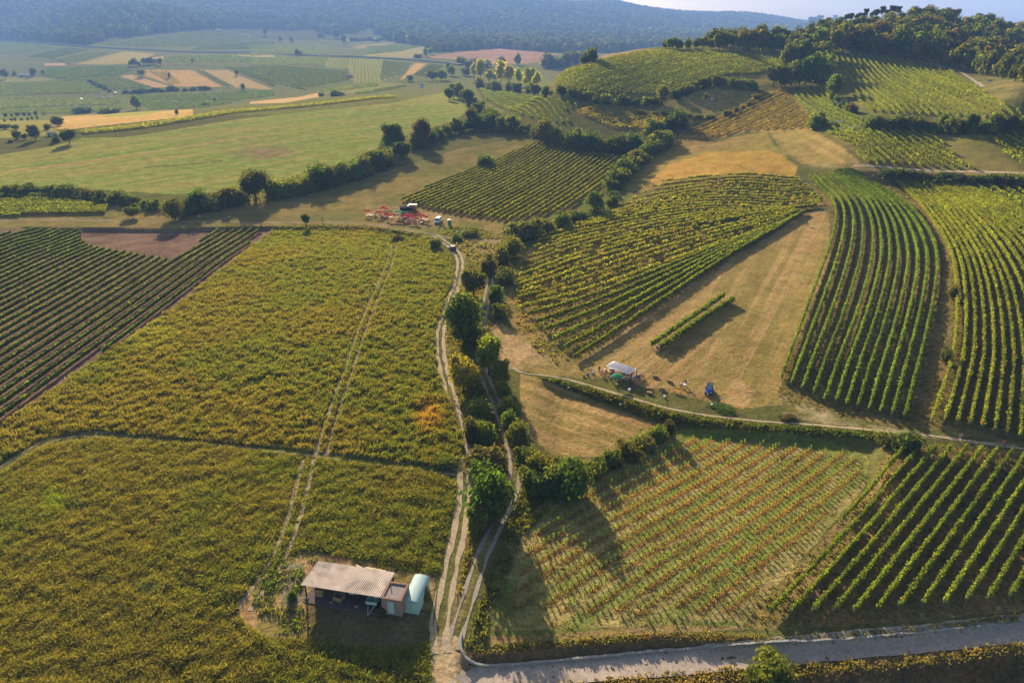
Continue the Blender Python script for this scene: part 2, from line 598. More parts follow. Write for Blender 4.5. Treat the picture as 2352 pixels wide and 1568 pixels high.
def heading(a, b):
    pa, pb = at(*zip(a, b))
    return math.atan2(pb[1] - pa[1], pb[0] - pa[0])


def paint(poly, col, reg=None, col2=None, n=None, ylim=None, lo=.35, hi=.65):
    m = mask(poly, ylim)
    c = np.array(col, float)
    if col2 is None:
        C[m] = c
    else:
        if n is None: n = fbm(MX * .06, MY * .06, 5)
        t = sstep(lo, hi, n[m])[:, None]
        C[m] = c * (1 - t) + np.array(col2) * t
    if reg is not None: REG[m] = reg
    return m


GRN = (.135, .15, .042); VGR = (.10, .125, .040); TAN = (.33, .24, .115); OLV = (.15, .135, .048)
# --- the far valley, behind the meadow
farlim = (560, 2700)
N60 = fbm(MX * .012, MY * .012, 31)
m = (MY > 560) & (MY < 2800) & (VX < 1750); C[m] = (.17, .175, .055)
for pts, c, c2 in [
    (t1([(0, 330), (180, 345), (400, 395), (560, 410), (80, 480), (-200, 460), (-200, 330)]), (.15, .17, .06), None),
    (t1([(580, 410), (780, 430), (440, 510), (210, 490)]), (.17, .19, .06), None),
    (t1([(790, 440), (980, 440), (700, 530), (450, 520)]), (.12, .15, .05), None),
    (t1([(1060, 440), (1330, 460), (1200, 540), (900, 555), (640, 550), (760, 520)]), (.27, .25, .08), None),
    (t1([(1380, 480), (2352, 450), (2352, 540), (1400, 545)]), (.15, .17, .06), None),
    (t1([(1240, 500), (1450, 480), (1380, 510), (1250, 520)]), (.36, .28, .16), None),
    (t1([(370, 545), (560, 540), (570, 560), (382, 562)]), (.38, .28, .16), None),
    (t1([(1900, 470), (2352, 470), (2352, 490), (1900, 500)]), (.34, .27, .15), None),
    (t1([(-300, 500), (430, 530), (300, 555), (-300, 560)]), (.13, .16, .05), None),
    (t1([(400, 580), (1000, 560), (1160, 600), (1000, 650), (470, 680), (350, 640)]), (.11, .14, .045), None),
    (t1([(-200, 670), (250, 655), (500, 680), (100, 720), (-200, 740)]), (.20, .21, .07), None),
    (t1([(1020, 650), (1120, 640), (1450, 740), (1320, 755)]), (.36, .265, .15), None),
    (t1([(1250, 600), (1640, 600), (1910, 745), (1500, 740), (1240, 650)]), (.34, .25, .10), (.40, .27, .10)),
    (t1([(500, 680), (1000, 650), (1300, 745), (1000, 770), (840, 720), (740, 690)]), (.09, .125, .038), None),
    (t1([(-200, 710), (740, 690), (900, 790), (-200, 830)]), (.12, .15, .045), None),
    (t1([(1100, 820), (2352, 770), (2352, 830), (2000, 870), (1150, 860)]), (.14, .17, .055), None),
    (t1([(1900, 570), (2352, 590), (2352, 760), (2040, 610)]), (.11, .14, .045), None),
    (t1([(1950, 600), (2030, 640), (2340, 770), (1950, 745), (1680, 600)]), (.31, .25, .11), None),
    (t2([(0, 490), (700, 490), (640, 560), (840, 600), (860, 700), (500, 760), (350, 750), (0, 620)]), (.12, .15, .05), None),
    (t2([(660, 500), (1130, 510), (1390, 540), (1320, 640), (1100, 700), (890, 715), (840, 580), (640, 570)]), (.20, .22, .07), None),
    (t2([(1410, 540), (1510, 545), (1390, 640), (1280, 690), (1320, 640)]), (.37, .27, .11), None),
    (t2([(1400, 640), (1560, 550), (1680, 560), (1500, 670)]), (.15, .17, .055), None),
    (t2([(560, 770), (1100, 700), (1340, 720), (1340, 740), (880, 800), (600, 800)]), (.17, .19, .06), None),
    (t2([(0, 870), (420, 830), (580, 795), (590, 830), (300, 880), (0, 890)]), (.38, .29, .15), None),
    (t2([(980, 480), (1010, 470), (1500, 400), (1470, 460), (1390, 500)]), (.25, .24, .08), None),
    (t2([(820, 420), (940, 385), (1250, 360), (1100, 410), (900, 420)]), (.22, .21, .085), None),
    (t2([(380, 250), (560, 245), (630, 300), (480, 312)]), (.27, .27, .085), None),
    (t2([(825, 300), (990, 235), (1090, 250), (1080, 290), (1270, 310), (1100, 345), (830, 350)]), (.25, .26, .085), None),
    (t2([(150, 260), (200, 255), (250, 310), (180, 300)]), (.34, .28, .14), None),
    (t2([(1480, 490), (1850, 440), (2100, 412), (2352, 425), (2640, 470), (2560, 520), (2352, 545), (2000, 550), (1700, 505)]), (.25, .165, .125), (.29, .19, .14)),
    (t1([(540, 995), (860, 978), (1380, 948), (1640, 935), (1660, 1000), (1300, 1030), (760, 1090), (550, 1112), (430, 1095)]), (.40, .29, .12), (.36, .27, .11)),
    (t1([(850, 980), (1400, 948), (1250, 985), (900, 1005)]), (.25, .27, .06), None),
    (t1([(-200, 1030), (430, 1030), (450, 1100), (560, 1150), (-200, 1195)]), (.20, .21, .06), None),
    (t1([(-200, 1190), (280, 1230), (500, 1195), (520, 1225), (250, 1290), (-200, 1345)]), (.42, .30, .14), (.34, .25, .11)),
]:
    k_ = np.array((1.4, 1.25, 1.15)); paint(pts, np.array(c) * k_, None, None if c2 is None else np.array(c2) * k_, N60, ylim=(480, 2900))
far = MY > 560
# --- the meadow on the left
MEADOW = [(-400, 370), (0, 356), (110, 338), (185, 318), (300, 314), (560, 272), (905, 236), (1030, 210), (1075, 250), (1050, 275), (870, 330), (880, 360), (640, 440), (540, 440), (400, 447), (150, 430), (-400, 425)]
mead = paint(MEADOW, (.20, .255, .06), 1, (.29, .265, .085), dirstripes(heading((100, 380), (700, 300)), .22, .012, 4))
t = sstep(.25, 1, 1 - np.hypot((VX - 610) / 150, (VY - 352) / 34)) * sstep(.3, .5, dirstripes(heading((330, 385), (700, 330)), .3, .02, 8))
C[mead] = C[mead] * (1 - .95 * t[mead][:, None]) + np.array((.25, .165, .11)) * .95 * t[mead][:, None]
for pl, c, w in [([(0, 395), (200, 372), (420, 338), (600, 310)], (.34, .26, .12), 3.0), ([(330, 386), (420, 379), (520, 368)], (.07, .075, .025), .8)]:
    L_ = line_px(pl, 3)
    dd = np.abs(dist_line(MX, MY, [p[:2] for p in L_[::6]])); k = mead & (dd < w)
    C[k] = c
# --- ground around the wine stand, sunlit dry grass
paint([(-300, 470), (0, 470), (300, 470), (400, 490), (640, 440), (870, 400), (1060, 340), (1250, 310), (1340, 300), (1330, 345), (1130, 370), (1000, 420), (912, 465), (985, 480), (1165, 512), (1200, 545), (1150, 560), (960, 540), (850, 520), (730, 518), (400, 526), (-300, 526)],
      (.24, .185, .075), 2, (.17, .16, .055))
paint([(840, 470), (1000, 478), (1060, 505), (1040, 525), (950, 522), (840, 500)], (.30, .22, .115), 2, (.24, .19, .09), fbm(MX * .3, MY * .3, 2))
paint([(1060, 545), (1170, 550), (1160, 590), (1080, 610), (1040, 565)], (.22, .19, .075), 2, (.28, .21, .10))
# --- bare plum-brown soil under the left vineyard
SOIL = [(-500, 515), (60, 524), (400, 526), (600, 521), (640, 522), (560, 580), (425, 690), (0, 978), (-500, 1320)]
paint(SOIL, (.165, .11, .095), 3, (.20, .135, .11), fbm(MX * .2, MY * .2, 7))
# --- the tall weeds: two fields
WEED_A = [(560, 580), (640, 522), (730, 519), (850, 521), (960, 538), (985, 547), (1030, 590), (1043, 640), (1018, 700), (995, 760), (1000, 850), (1035, 940), (1060, 1010), (1058, 1062), (1000, 1072), (740, 1038), (220, 988), (90, 1008), (-40, 1085), (-500, 1400), (-500, 1320), (0, 978), (425, 690)]
WEED_B = [(-40, 1110), (100, 1024), (220, 1006), (480, 1022), (740, 1054), (1000, 1086), (1046, 1112), (1042, 1180), (1000, 1310), (978, 1400), (985, 1440), (984, 1600), (-500, 1700), (-500, 1420)]
YARD = [(548, 1400), (600, 1330), (645, 1285), (700, 1262), (850, 1288), (985, 1318), (1000, 1330), (985, 1440), (985, 1480), (880, 1490), (700, 1470), (600, 1462), (556, 1430)]
paint(WEED_A, (.07, .07, .025), 4, (.09, .075, .03))  # ground under both weed fields darkened to deepen the shade between plants
paint(WEED_B, (.08, .08, .028), 5, (.10, .09, .033))
paint([(-40, 1085), (90, 1008), (220, 988), (740, 1038), (1000, 1072), (1058, 1062), (1075, 1110), (1046, 1112), (1000, 1086), (740, 1054), (480, 1022), (220, 1006), (100, 1024), (-40, 1110)], (.14, .15, .04))
paint(YARD, (.36, .23, .135), 6, (.22, .18, .07), fbm(MX * .5, MY * .5, 12), lo=.45, hi=.6)
paint([(640, 1300), (700, 1290), (702, 1380), (650, 1400)], (.25, .24, .2), 6, (.2, .18, .13))
paint([(700, 1365), (900, 1395), (990, 1400), (985, 1480), (880, 1488), (710, 1470)], (.105, .105, .04), 6, (.16, .12, .07))  # ground painted darker where the shadow of the shed buildings falls
# --- strip between the two farm tracks
paint([(1000, 1490), (1045, 1300), (1075, 1190), (1070, 1040), (1030, 880), (1020, 760), (1060, 600), (1130, 600), (1120, 700), (1115, 850), (1180, 980), (1200, 1110), (1120, 1260), (1060, 1420), (1040, 1500)], (.15, .14, .05), None, (.20, .165, .075), fbm(MX * .3, MY * .3, 14))
# --- middle vineyards: grassy floors
VB = [(905, 467), (1000, 420), (1130, 366), (1245, 318), (1335, 343), (1428, 360), (1402, 405), (1378, 440), (1322, 482), (1240, 502), (1165, 514), (1050, 499), (975, 482)]
paint(VB, (.13, .125, .042), 7, (.21, .155, .06), fbm(MX * .15, MY * .15, 15))
paint([(1160, 512), (1245, 500), (1330, 480), (1385, 440), (1420, 380), (1545, 310), (1560, 318), (1480, 425), (1400, 500), (1250, 540), (1180, 570)], (.14, .14, .05))
VC = [(1170, 660), (1190, 600), (1250, 535), (1390, 498), (1480, 430), (1560, 405), (1700, 395), (1830, 408), (1895, 470), (1840, 487), (1700, 570), (1560, 665), (1325, 822), (1270, 838), (1190, 765), (1160, 720)]
paint(VC, (.19, .16, .052), 7, (.28, .195, .085), dirstripes(heading((1200, 690), (1600, 570)), .28, .02, 18), lo=.4, hi=.6)
# --- yellow strips above
paint([(1395, 420), (1480, 335), (1545, 318), (1640, 325), (1760, 300), (1775, 330), (1800, 350), (1830, 400), (1700, 402), (1560, 410), (1450, 440)], (.25, .21, .065), 8, (.30, .225, .07))
paint([(1480, 425), (1540, 375), (1640, 348), (1770, 345), (1830, 380), (1830, 404), (1700, 398), (1560, 408)], (.40, .27, .065), 8, (.42, .245, .08), dirstripes(heading((1480, 420), (1800, 385)), .5, .02, 21))
paint([(1545, 318), (1640, 325), (1760, 305), (1765, 325), (1640, 345), (1540, 350)], (.23, .175, .065), 8, (.30, .22, .085), dirstripes(heading((1545, 340), (1760, 315)), .9, .01, 22))
paint([(1765, 302), (1870, 300), (1930, 335), (1985, 380), (1840, 376), (1800, 350)], (.32, .235, .095), 8, (.24, .19, .07), dirstripes(heading((1772, 302), (1880, 378)), .45, .02, 23))
# --- mown triangle and its smaller neighbour
TRI = [(1845, 487), (1905, 486), (1905, 600), (1850, 740), (1790, 900), (1800, 930), (1700, 938), (1420, 872), (1260, 862), (1180, 846), (1150, 740), (1200, 770), (1270, 838), (1325, 822), (1560, 670), (1700, 572)]
s1 = dirstripes(heading((1330, 822), (1700, 580)), .75, .012, 24); s2 = dirstripes(heading((1730, 870), (1890, 520)), .6, .015, 25)
w = sstep(1500, 1750, VX)
paint(TRI, (.36, .245, .12), 9, (.25, .19, .075), s1 * (1 - w) + s2 * w, lo=.35, hi=.62)
paint([(1700, 870), (1760, 760), (1850, 600), (1895, 500), (1905, 600), (1850, 740), (1792, 900), (1740, 900)], (.24, .19, .065), 9, (.31, .225, .095), s2)
TRI2 = [(1195, 858), (1255, 872), (1400, 918), (1520, 962), (1525, 985), (1500, 1000), (1390, 1050), (1270, 1045), (1215, 1000), (1195, 960)]
paint(TRI2, (.34, .235, .11), 9, (.24, .185, .07), dirstripes(heading((1230, 900), (1480, 985)), .7, .012, 26), lo=.35, hi=.62)
paint([(1060, 820), (1140, 740), (1200, 780), (1290, 835), (1180, 845), (1150, 850)], (.40, .28, .17), None, (.30, .22, .11), fbm(MX * .3, MY * .3, 44))
# strip of weeds below the path
paint([(1245, 868), (1310, 880), (1420, 912), (1530, 945), (1640, 965), (1760, 976), (1880, 983), (2060, 1000), (2060, 1015), (1880, 1003), (1640, 990), (1540, 985), (1420, 940), (1290, 890)], (.11, .115, .035))
# --- right side: vineyard floors
VE = [(1785, 905), (1850, 735), (1905, 600), (1908, 490), (1865, 425), (1855, 395), (1945, 385), (2060, 405), (2140, 500), (2190, 600), (2198, 775), (2140, 970), (2080, 985), (1900, 950), (1820, 930)]
paint(VE, (.155, .125, .05), 7, (.20, .15, .07), fbm(MX * .2, MY * .2, 28))
VF = [(2045, 405), (2120, 395), (2600, 420), (2700, 1050), (2352, 1020), (2130, 985), (2195, 780), (2188, 600), (2140, 500)]
paint(VF, (.15, .13, .05), 7, (.205, .155, .07), fbm(MX * .2, MY * .2, 29))
paint([(1790, 905), (1850, 925), (2000, 975), (2200, 1005), (2352, 1022), (2600, 1055), (2600, 1066), (2352, 1032), (2000, 988), (1800, 958)], (.28, .23, .15), None, (.15, .14, .05), fbm(MX * .35, MY * .35, 30))
paint([(1855, 380), (1870, 377), (2000, 384), (2352, 398), (2600, 410), (2600, 422), (2352, 410), (2000, 392)], (.25, .2, .1))
VK = [(1885, 300), (1990, 305), (2010, 298), (2140, 300), (2170, 330), (2205, 365), (2245, 397), (2130, 388), (1990, 380), (1945, 335)]
paint(VK, (.15, .15, .045), 7, (.2, .17, .055))
paint([(2150, 310), (2250, 300), (2352, 380), (2450, 420), (2245, 398), (2205, 365)], (.20, .17, .06), 9, (.18, .175, .055))
paint([(2262, 316), (2352, 300), (2500, 320), (2500, 430), (2340, 388)], (.15, .14, .045), 7)
VI = [(1908, 116), (2030, 128), (2120, 142), (2190, 165), (2240, 195), (2300, 232), (2352, 262), (2450, 300), (2352, 285), (2160, 272), (2060, 268), (1985, 262), (1955, 225), (1935, 180)]
paint(VI, (.14, .15, .05), 7, (.18, .17, .06))
VJ = [(1822, 228), (1838, 203), (1890, 200), (1935, 230), (1965, 265), (2000, 300), (2010, 312), (1900, 302), (1868, 276)]
paint(VJ, (.13, .145, .045), 7, (.17, .16, .05))
paint([(2120, 140), (2200, 150), (2352, 180), (2500, 210), (2500, 300), (2380, 278), (2300, 232), (2240, 195), (2190, 165)], (.22, .19, .08), 9, (.14, .14, .05))
VN = [(1556, 314), (1600, 290), (1680, 255), (1745, 215), (1800, 202), (1832, 235), (1870, 280), (1862, 300), (1720, 303), (1640, 320)]
paint(VN, (.36, .25, .09), 8, (.30, .23, .075))
paint([(1815, 235), (1830, 225), (1875, 278), (1870, 290)], (.27, .21, .075))
paint([(1540, 232), (1620, 205), (1745, 212), (1690, 250), (1610, 275), (1500, 255)], (.20, .19, .06), 9, (.24, .2, .08))
VM = [(1262, 165), (1330, 152), (1390, 133), (1470, 116), (1560, 113), (1700, 118), (1808, 122), (1802, 150), (1742, 174), (1640, 180), (1530, 226), (1400, 222), (1300, 208), (1262, 196)]
paint(VM, (.15, .15, .05), 7, (.2, .18, .06))
paint([(1365, 134), (1400, 122), (1470, 112), (1530, 116), (1470, 119), (1400, 134)], (.34, .24, .13))
paint([(1630, 178), (1760, 172), (1810, 185), (1745, 196), (1640, 188)], (.26, .22, .08))
paint([(1265, 198), (1300, 210), (1400, 224), (1480, 232), (1480, 240), (1380, 232), (1280, 216)], (.24, .22, .075))
VO = [(1316, 256), (1370, 240), (1450, 248), (1530, 263), (1645, 272), (1560, 298), (1500, 302), (1400, 297)]
paint(VO, (.27, .20, .07), 7, (.17, .15, .05))
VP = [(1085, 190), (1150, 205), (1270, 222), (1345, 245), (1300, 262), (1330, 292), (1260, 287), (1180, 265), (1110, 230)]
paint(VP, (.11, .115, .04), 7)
# --- lower right: old vineyard and the newly planted one
VG = [(2055, 1020), (2352, 1036), (2600, 1060), (2600, 1385), (2352, 1400), (2100, 1425), (1750, 1448), (1690, 1430), (1720, 1395), (1840, 1290), (1980, 1140)]
paint(VG, (.20, .165, .065), 7, (.25, .175, .085), fbm(MX * .3, MY * .3, 33))
VH = [(1120, 1400), (1130, 1330), (1190, 1200), (1290, 1120), (1390, 1075), (1510, 1012), (1600, 990), (1780, 992), (1985, 1035), (1995, 1060), (1985, 1120), (1700, 1440), (1400, 1470), (1100, 1488), (1085, 1470)]
paint(VH, (.31, .25, .115), 10, (.19, .21, .06), dirstripes(heading((1218, 1269), (1433, 1148)), .5, .04, 34))
paint([(1525, 990), (1600, 985), (1780, 985), (1990, 1035), (1965, 1045), (1765, 1018), (1560, 1008)], (.14, .17, .045), 10)
paint([(1095, 1450), (1400, 1440), (1690, 1425), (1710, 1445), (1400, 1462), (1090, 1485)], (.25, .185, .095), 10, (.14, .165, .045), dirstripes(heading((1150, 1440), (1650, 1425)), 1.1, .03, 35), lo=.4, hi=.55)
paint([(1120, 1395), (1135, 1330), (1190, 1330), (1180, 1420), (1170, 1425)], (.13, .165, .045), 10, (.22, .18, .08), dirstripes(heading((1140, 1400), (1180, 1290)), 1.2, .02, 36))
# cut banks by the road, trodden junction
bank = (dist_line(MX, np.where(MY < 110, MY, 1e4), [plane_px(*p) for p in BANK]) > -.4) & (MY < 110) & (VX > 1062)
C[bank] = (.15, .105, .06)
paint([(980, 1610), (990, 1520), (1004, 1462), (1050, 1458), (1066, 1500), (1078, 1528), (1140, 1548), (1120, 1610)], (.42, .33, .235), None, (.36, .285, .19), fbm(MX * .8, MY * .8, 37))
# wooded hills and the woods on the right
WOOD_FAR = [(-400, -60), (-400, 84), (0, 88), (140, 97), (200, 103), (238, 93), (262, 84), (300, 84), (345, 78), (450, 66), (574, 64), (690, 70), (749, 80), (800, 76), (850, 84), (910, 97), (972, 104), (998, 121), (1060, 117), (1138, 111), (1230, 118), (1299, 125), (1369, 127), (1457, 114), (1530, 116), (1700, 118), (2700, 110), (2700, -60)]
CUT = [t2([(370, 248), (560, 243), (625, 292), (480, 312)]), t2([(825, 300), (990, 233), (1090, 248), (1080, 292), (1275, 310), (1100, 347), (830, 352)]), t2([(1510, 210), (1900, 230), (2300, 285), (2360, 290), (2352, 300), (1900, 252), (1510, 228)]), t2([(1150, 58), (1240, 78), (1170, 86)]),
       t1([(930, 232), (1085, 236), (1030, 272), (960, 268)]), t1([(-20, 120), (150, 118), (60, 190), (-20, 190)])]
wood = mask(WOOD_FAR) & (MY > 2000)
for c in CUT: wood &= ~mask(c)
wood |= (MY > 3600) & ~mask(CUT[3]) & ~mask(CUT[5])
C[wood] = (.045, .06, .022)
for c in CUT[2:]: paint(c, (.26, .25, .10), ylim=(2000, 9000))
HILLTOP = [(1840, 92), (1900, 70), (2000, 55), (2130, 38), (2352, 85), (2600, 130), (2600, 150), (2352, 112), (2100, 106), (1960, 104)]
paint(HILLTOP, (.06, .06, .025), ylim=(450, 1100))
REG[(MY > 2500)] = 11
# small roughness in the height, larger where weeds stand
rough = np.full(GZ.shape, .05)
rough[np.isin(REG, (1, 2, 8, 9))] = .06
rough[np.isin(REG, (4, 5))] = .22
rough[bank] = .2
nr = np.where(MY < 400)[0][-1] + 1
GZ[:nr] += (fbm(MX[:nr] * 1.1, MY[:nr] * 1.1, 41) - .5) * rough[:nr] * 2

REGN = {0: 'ground', 1: 'meadow', 2: 'grass_field', 3: 'bare_field', 4: 'weed_field', 5: 'weed_field', 6: 'farmyard_ground', 7: 'vineyard_ground', 8: 'dry_field', 9: 'mown_field', 10: 'young_vineyard_ground', 11: 'hills'}


C *= np.array((.95, .88, .72))


def build_ground():
    V = np.stack([MX, MY, GZ], -1).reshape(-1, 3)
    cc = C.reshape(-1, 3)
    i = np.arange(NY * NU).reshape(NY, NU)
    q = np.stack([i[:-1, :-1], i[:-1, 1:], i[1:, 1:], i[1:, :-1]], -1).reshape(-1, 4)
    fr = REG[:-1, :-1].reshape(-1)
    for r in range(12):
        qq = q[fr == r]
        if len(qq) == 0: continue
        used, inv = np.unique(qq, return_inverse=True)
        me = mesh_np(REGN[r], V[used], quads=inv.reshape(-1, 4), mats=[M['ground']], col=cc[used], smooth=True)
        tag(mobj(REGN[r], me), kind='structure')


build_ground()


# ------------------------------------------------------------------ roads, tracks, paths: strips a few millimetres above the ground
def ribbon(name, lines, mat, lift=.05, wob=0.0, label=None, taper=0):
    """lines: list of (world polyline, width) or (polyline, left offset, right offset)"""
    V = []; Q = []; n = 0
    for pl, a, b in lines:
        d = np.gradient(pl[:, :2], axis=0); d /= np.maximum(np.hypot(d[:, 0], d[:, 1]), 1e-6)[:, None]
        nx = np.stack([d[:, 1], -d[:, 0]], 1)
        s = np.arange(len(pl))
        cols = max(2, int(abs(b - a) / .6) + 1)
        for k in range(cols):
            o = a + (b - a) * k / (cols - 1)
            e = (vnoise(s * .35, s * 0 + k * 7.3, 77) - .5) * wob * (1 if k in (0, cols - 1) else 0)
            if taper:
                f = np.minimum(1, np.minimum(s, len(s) - 1 - s) / taper); e = (o + e - (a + b) / 2) * f + (a + b) / 2 - o
            p = pl[:, :2] + nx * (o + e)[:, None]
            V.append(np.column_stack([p, ground_z(p[:, 0], p[:, 1]) + lift]))
        m = len(pl)
        for k in range(cols - 1):
            i = n + k * m + np.arange(m - 1)
            Q.append(np.stack([i, i + m, i + m + 1, i + 1], 1))
        n += cols * m
    me = mesh_np(name, np.concatenate(V), quads=np.concatenate(Q), mats=[mat], smooth=True)
    o = mobj(name, me)
    tag(o, label, None, None, 'structure')
    return o


def ruts(pl, gap, w): return [(pl, -gap / 2 - w / 2, -gap / 2 + w / 2), (pl, gap / 2 - w / 2, gap / 2 + w / 2)]


TRACK1 = [(1014, 1500), (1012, 1450), (1022, 1370), (1040, 1290), (1060, 1200), (1069, 1120), (1068, 1060), (1060, 1000), (1045, 940), (1027, 880), (1014, 830), (1010, 770), (1019, 730), (1035, 690), (1054, 640), (1058, 600), (1047, 577), (1022, 556), (998, 541)]
TRACK2 = [(1040, 1490), (1058, 1430), (1085, 1340), (1120, 1245), (1163, 1165), (1184, 1110), (1182, 1050), (1165, 990), (1142, 930), (1118, 880), (1106, 840), (1098, 790), (1108, 735), (1120, 680), (1129, 620)]
PATH = [(1176, 844), (1198, 857), (1255, 862), (1310, 872), (1420, 905), (1530, 938), (1640, 957), (1760, 968), (1880, 975), (2010, 988), (2150, 1003), (2250, 1017), (2352, 1030), (2480, 1046)]
TRACK3 = [(-200, 506), (0, 505), (250, 506), (430, 508), (640, 512), (780, 511), (860, 516), (930, 527), (1000, 542), (1070, 549), (1150, 556)]
TRACK4 = [(737, 1046), (750, 990), (775, 920), (800, 850), (830, 760), (862, 680), (893, 610), (905, 560)]
TRACK5 = [(560, 1400), (610, 1330), (660, 1240), (690, 1140), (708, 1056)]
TRACK6 = [(1052, 1084), (980, 1076), (740, 1044), (480, 1014), (220, 996), (150, 1000), (95, 1018), (0, 1080), (-150, 1180)]
ROAD = [(1030, 1680), (1045, 1590), (1090, 1560), (1160, 1554), (1300, 1542), (1500, 1527), (1760, 1502), (2000, 1479), (2200, 1462), (2352, 1447), (2550, 1427)]
L1 = line_px(TRACK1, .8); L2 = line_px(TRACK2, .8); L3 = line_px(TRACK3, 1.5); L4 = line_px(TRACK4, 1); L5 = line_px(TRACK5, .8); L6 = line_px(TRACK6, .8); LP = line_px(PATH, .7); LR = line_px(ROAD, .8, ymin=41)
ribbon('dirt_track', [(L1, -1.2, -.38), (L1, .38, 1.2)], M['dirt'], .05, .5)
ribbon('dirt_track', [(L2, -1.1, -.5), (L2, .5, 1.1)], M['gravel'], .05, .4)
ribbon('footpath', [(LP, -.3, .3)], M['dirt'], .05, .25)
ribbon('farm_track', ruts(L3, 1.7, .45), M['dirt'], .05, .3)
ribbon('farm_track', ruts(L6, 1.5, .4), mat_track('trodden grass', (.26, .2, .12)), .05, .3)
ribbon('wheel_track', ruts(L4, 1.9, .7), mat_track('wheel ruts', (.34, .25, .15)), .04, .3)
ribbon('wheel_track', ruts(L5, 1.9, .7), mat_track('wheel ruts by the yard', (.36, .27, .16)), .04, .3)
ribbon('road', [(LR, -1.75, 1.75)], M['tar'], .06, .35)
LS = line_px([(993, 1478), (990, 1440), (996, 1390), (1003, 1350)], .8)
ribbon('dirt_track', [(LS, -.5, .5)], M['dirt'], .045, .6, taper=8)
LU = line_px(t4([(1370, 515), (1480, 530), (1620, 562), (1760, 598), (1850, 640), (1950, 710), (2000, 745)]), 2, ymin=250)
ribbon('gravel_path', [(LU, -.9, .9)], M['gravel'], .08, .5)
LV = line_px([(1960, 382), (2060, 386), (2160, 391), (2352, 402), (2500, 412)], 2)
ribbon('farm_track', [(LV, -.8, .8)], M['dirt'], .06, .4)
# ------------------------------------------------------------------ leaves
def leaf_quads(P, size, rng, upright=0.0, N=None):
    """one crooked little leaf clump (a quad) at every point; size per point"""
    n = len(P)
    a = rng.normal(size=(n, 3)); a /= np.linalg.norm(a, axis=1)[:, None]
    if N is not None:
        # mostly facing along N
        a = a - (a * N).sum(1)[:, None] * N * .75
        a /= np.linalg.norm(a, axis=1)[:, None]
    b = rng.normal(size=(n, 3))
    if N is not None: b = np.cross(N, a) + .35 * b
    b[:, 2] += upright * 2 * np.sign(b[:, 2])
    b -= (a * b).sum(1)[:, None] * a; b /= np.maximum(np.linalg.norm(b, axis=1)[:, None], 1e-6)
    a = a * (size * .5)[:, None]; b = b * (size * .5 * rng.uniform(.7, 1.3, n))[:, None]
    V = np.stack([P - a - b * .6, P + a * .5 - b, P + a + b * .6, P - a * .5 + b], 1).reshape(-1, 3)
    return V, np.arange(4 * n).reshape(n, 4)


def rep4(c): return np.repeat(c, 4, 0)


def leaf_tones(n, rng, var=.35, autumn=0.0):
    c = np.ones((n, 3)) * rng.uniform(1 - var, 1 + var, n)[:, None]
    k = rng.random(n)
    y = k < autumn
    c[y] = np.array((1.65, 1.1, .8)) * rng.uniform(.7, 1.3, y.sum())[:, None]
    o = k < autumn * .35
    c[o] = np.array((1.9, .8, .65)) * rng.uniform(.6, 1.2, o.sum())[:, None]
    return c


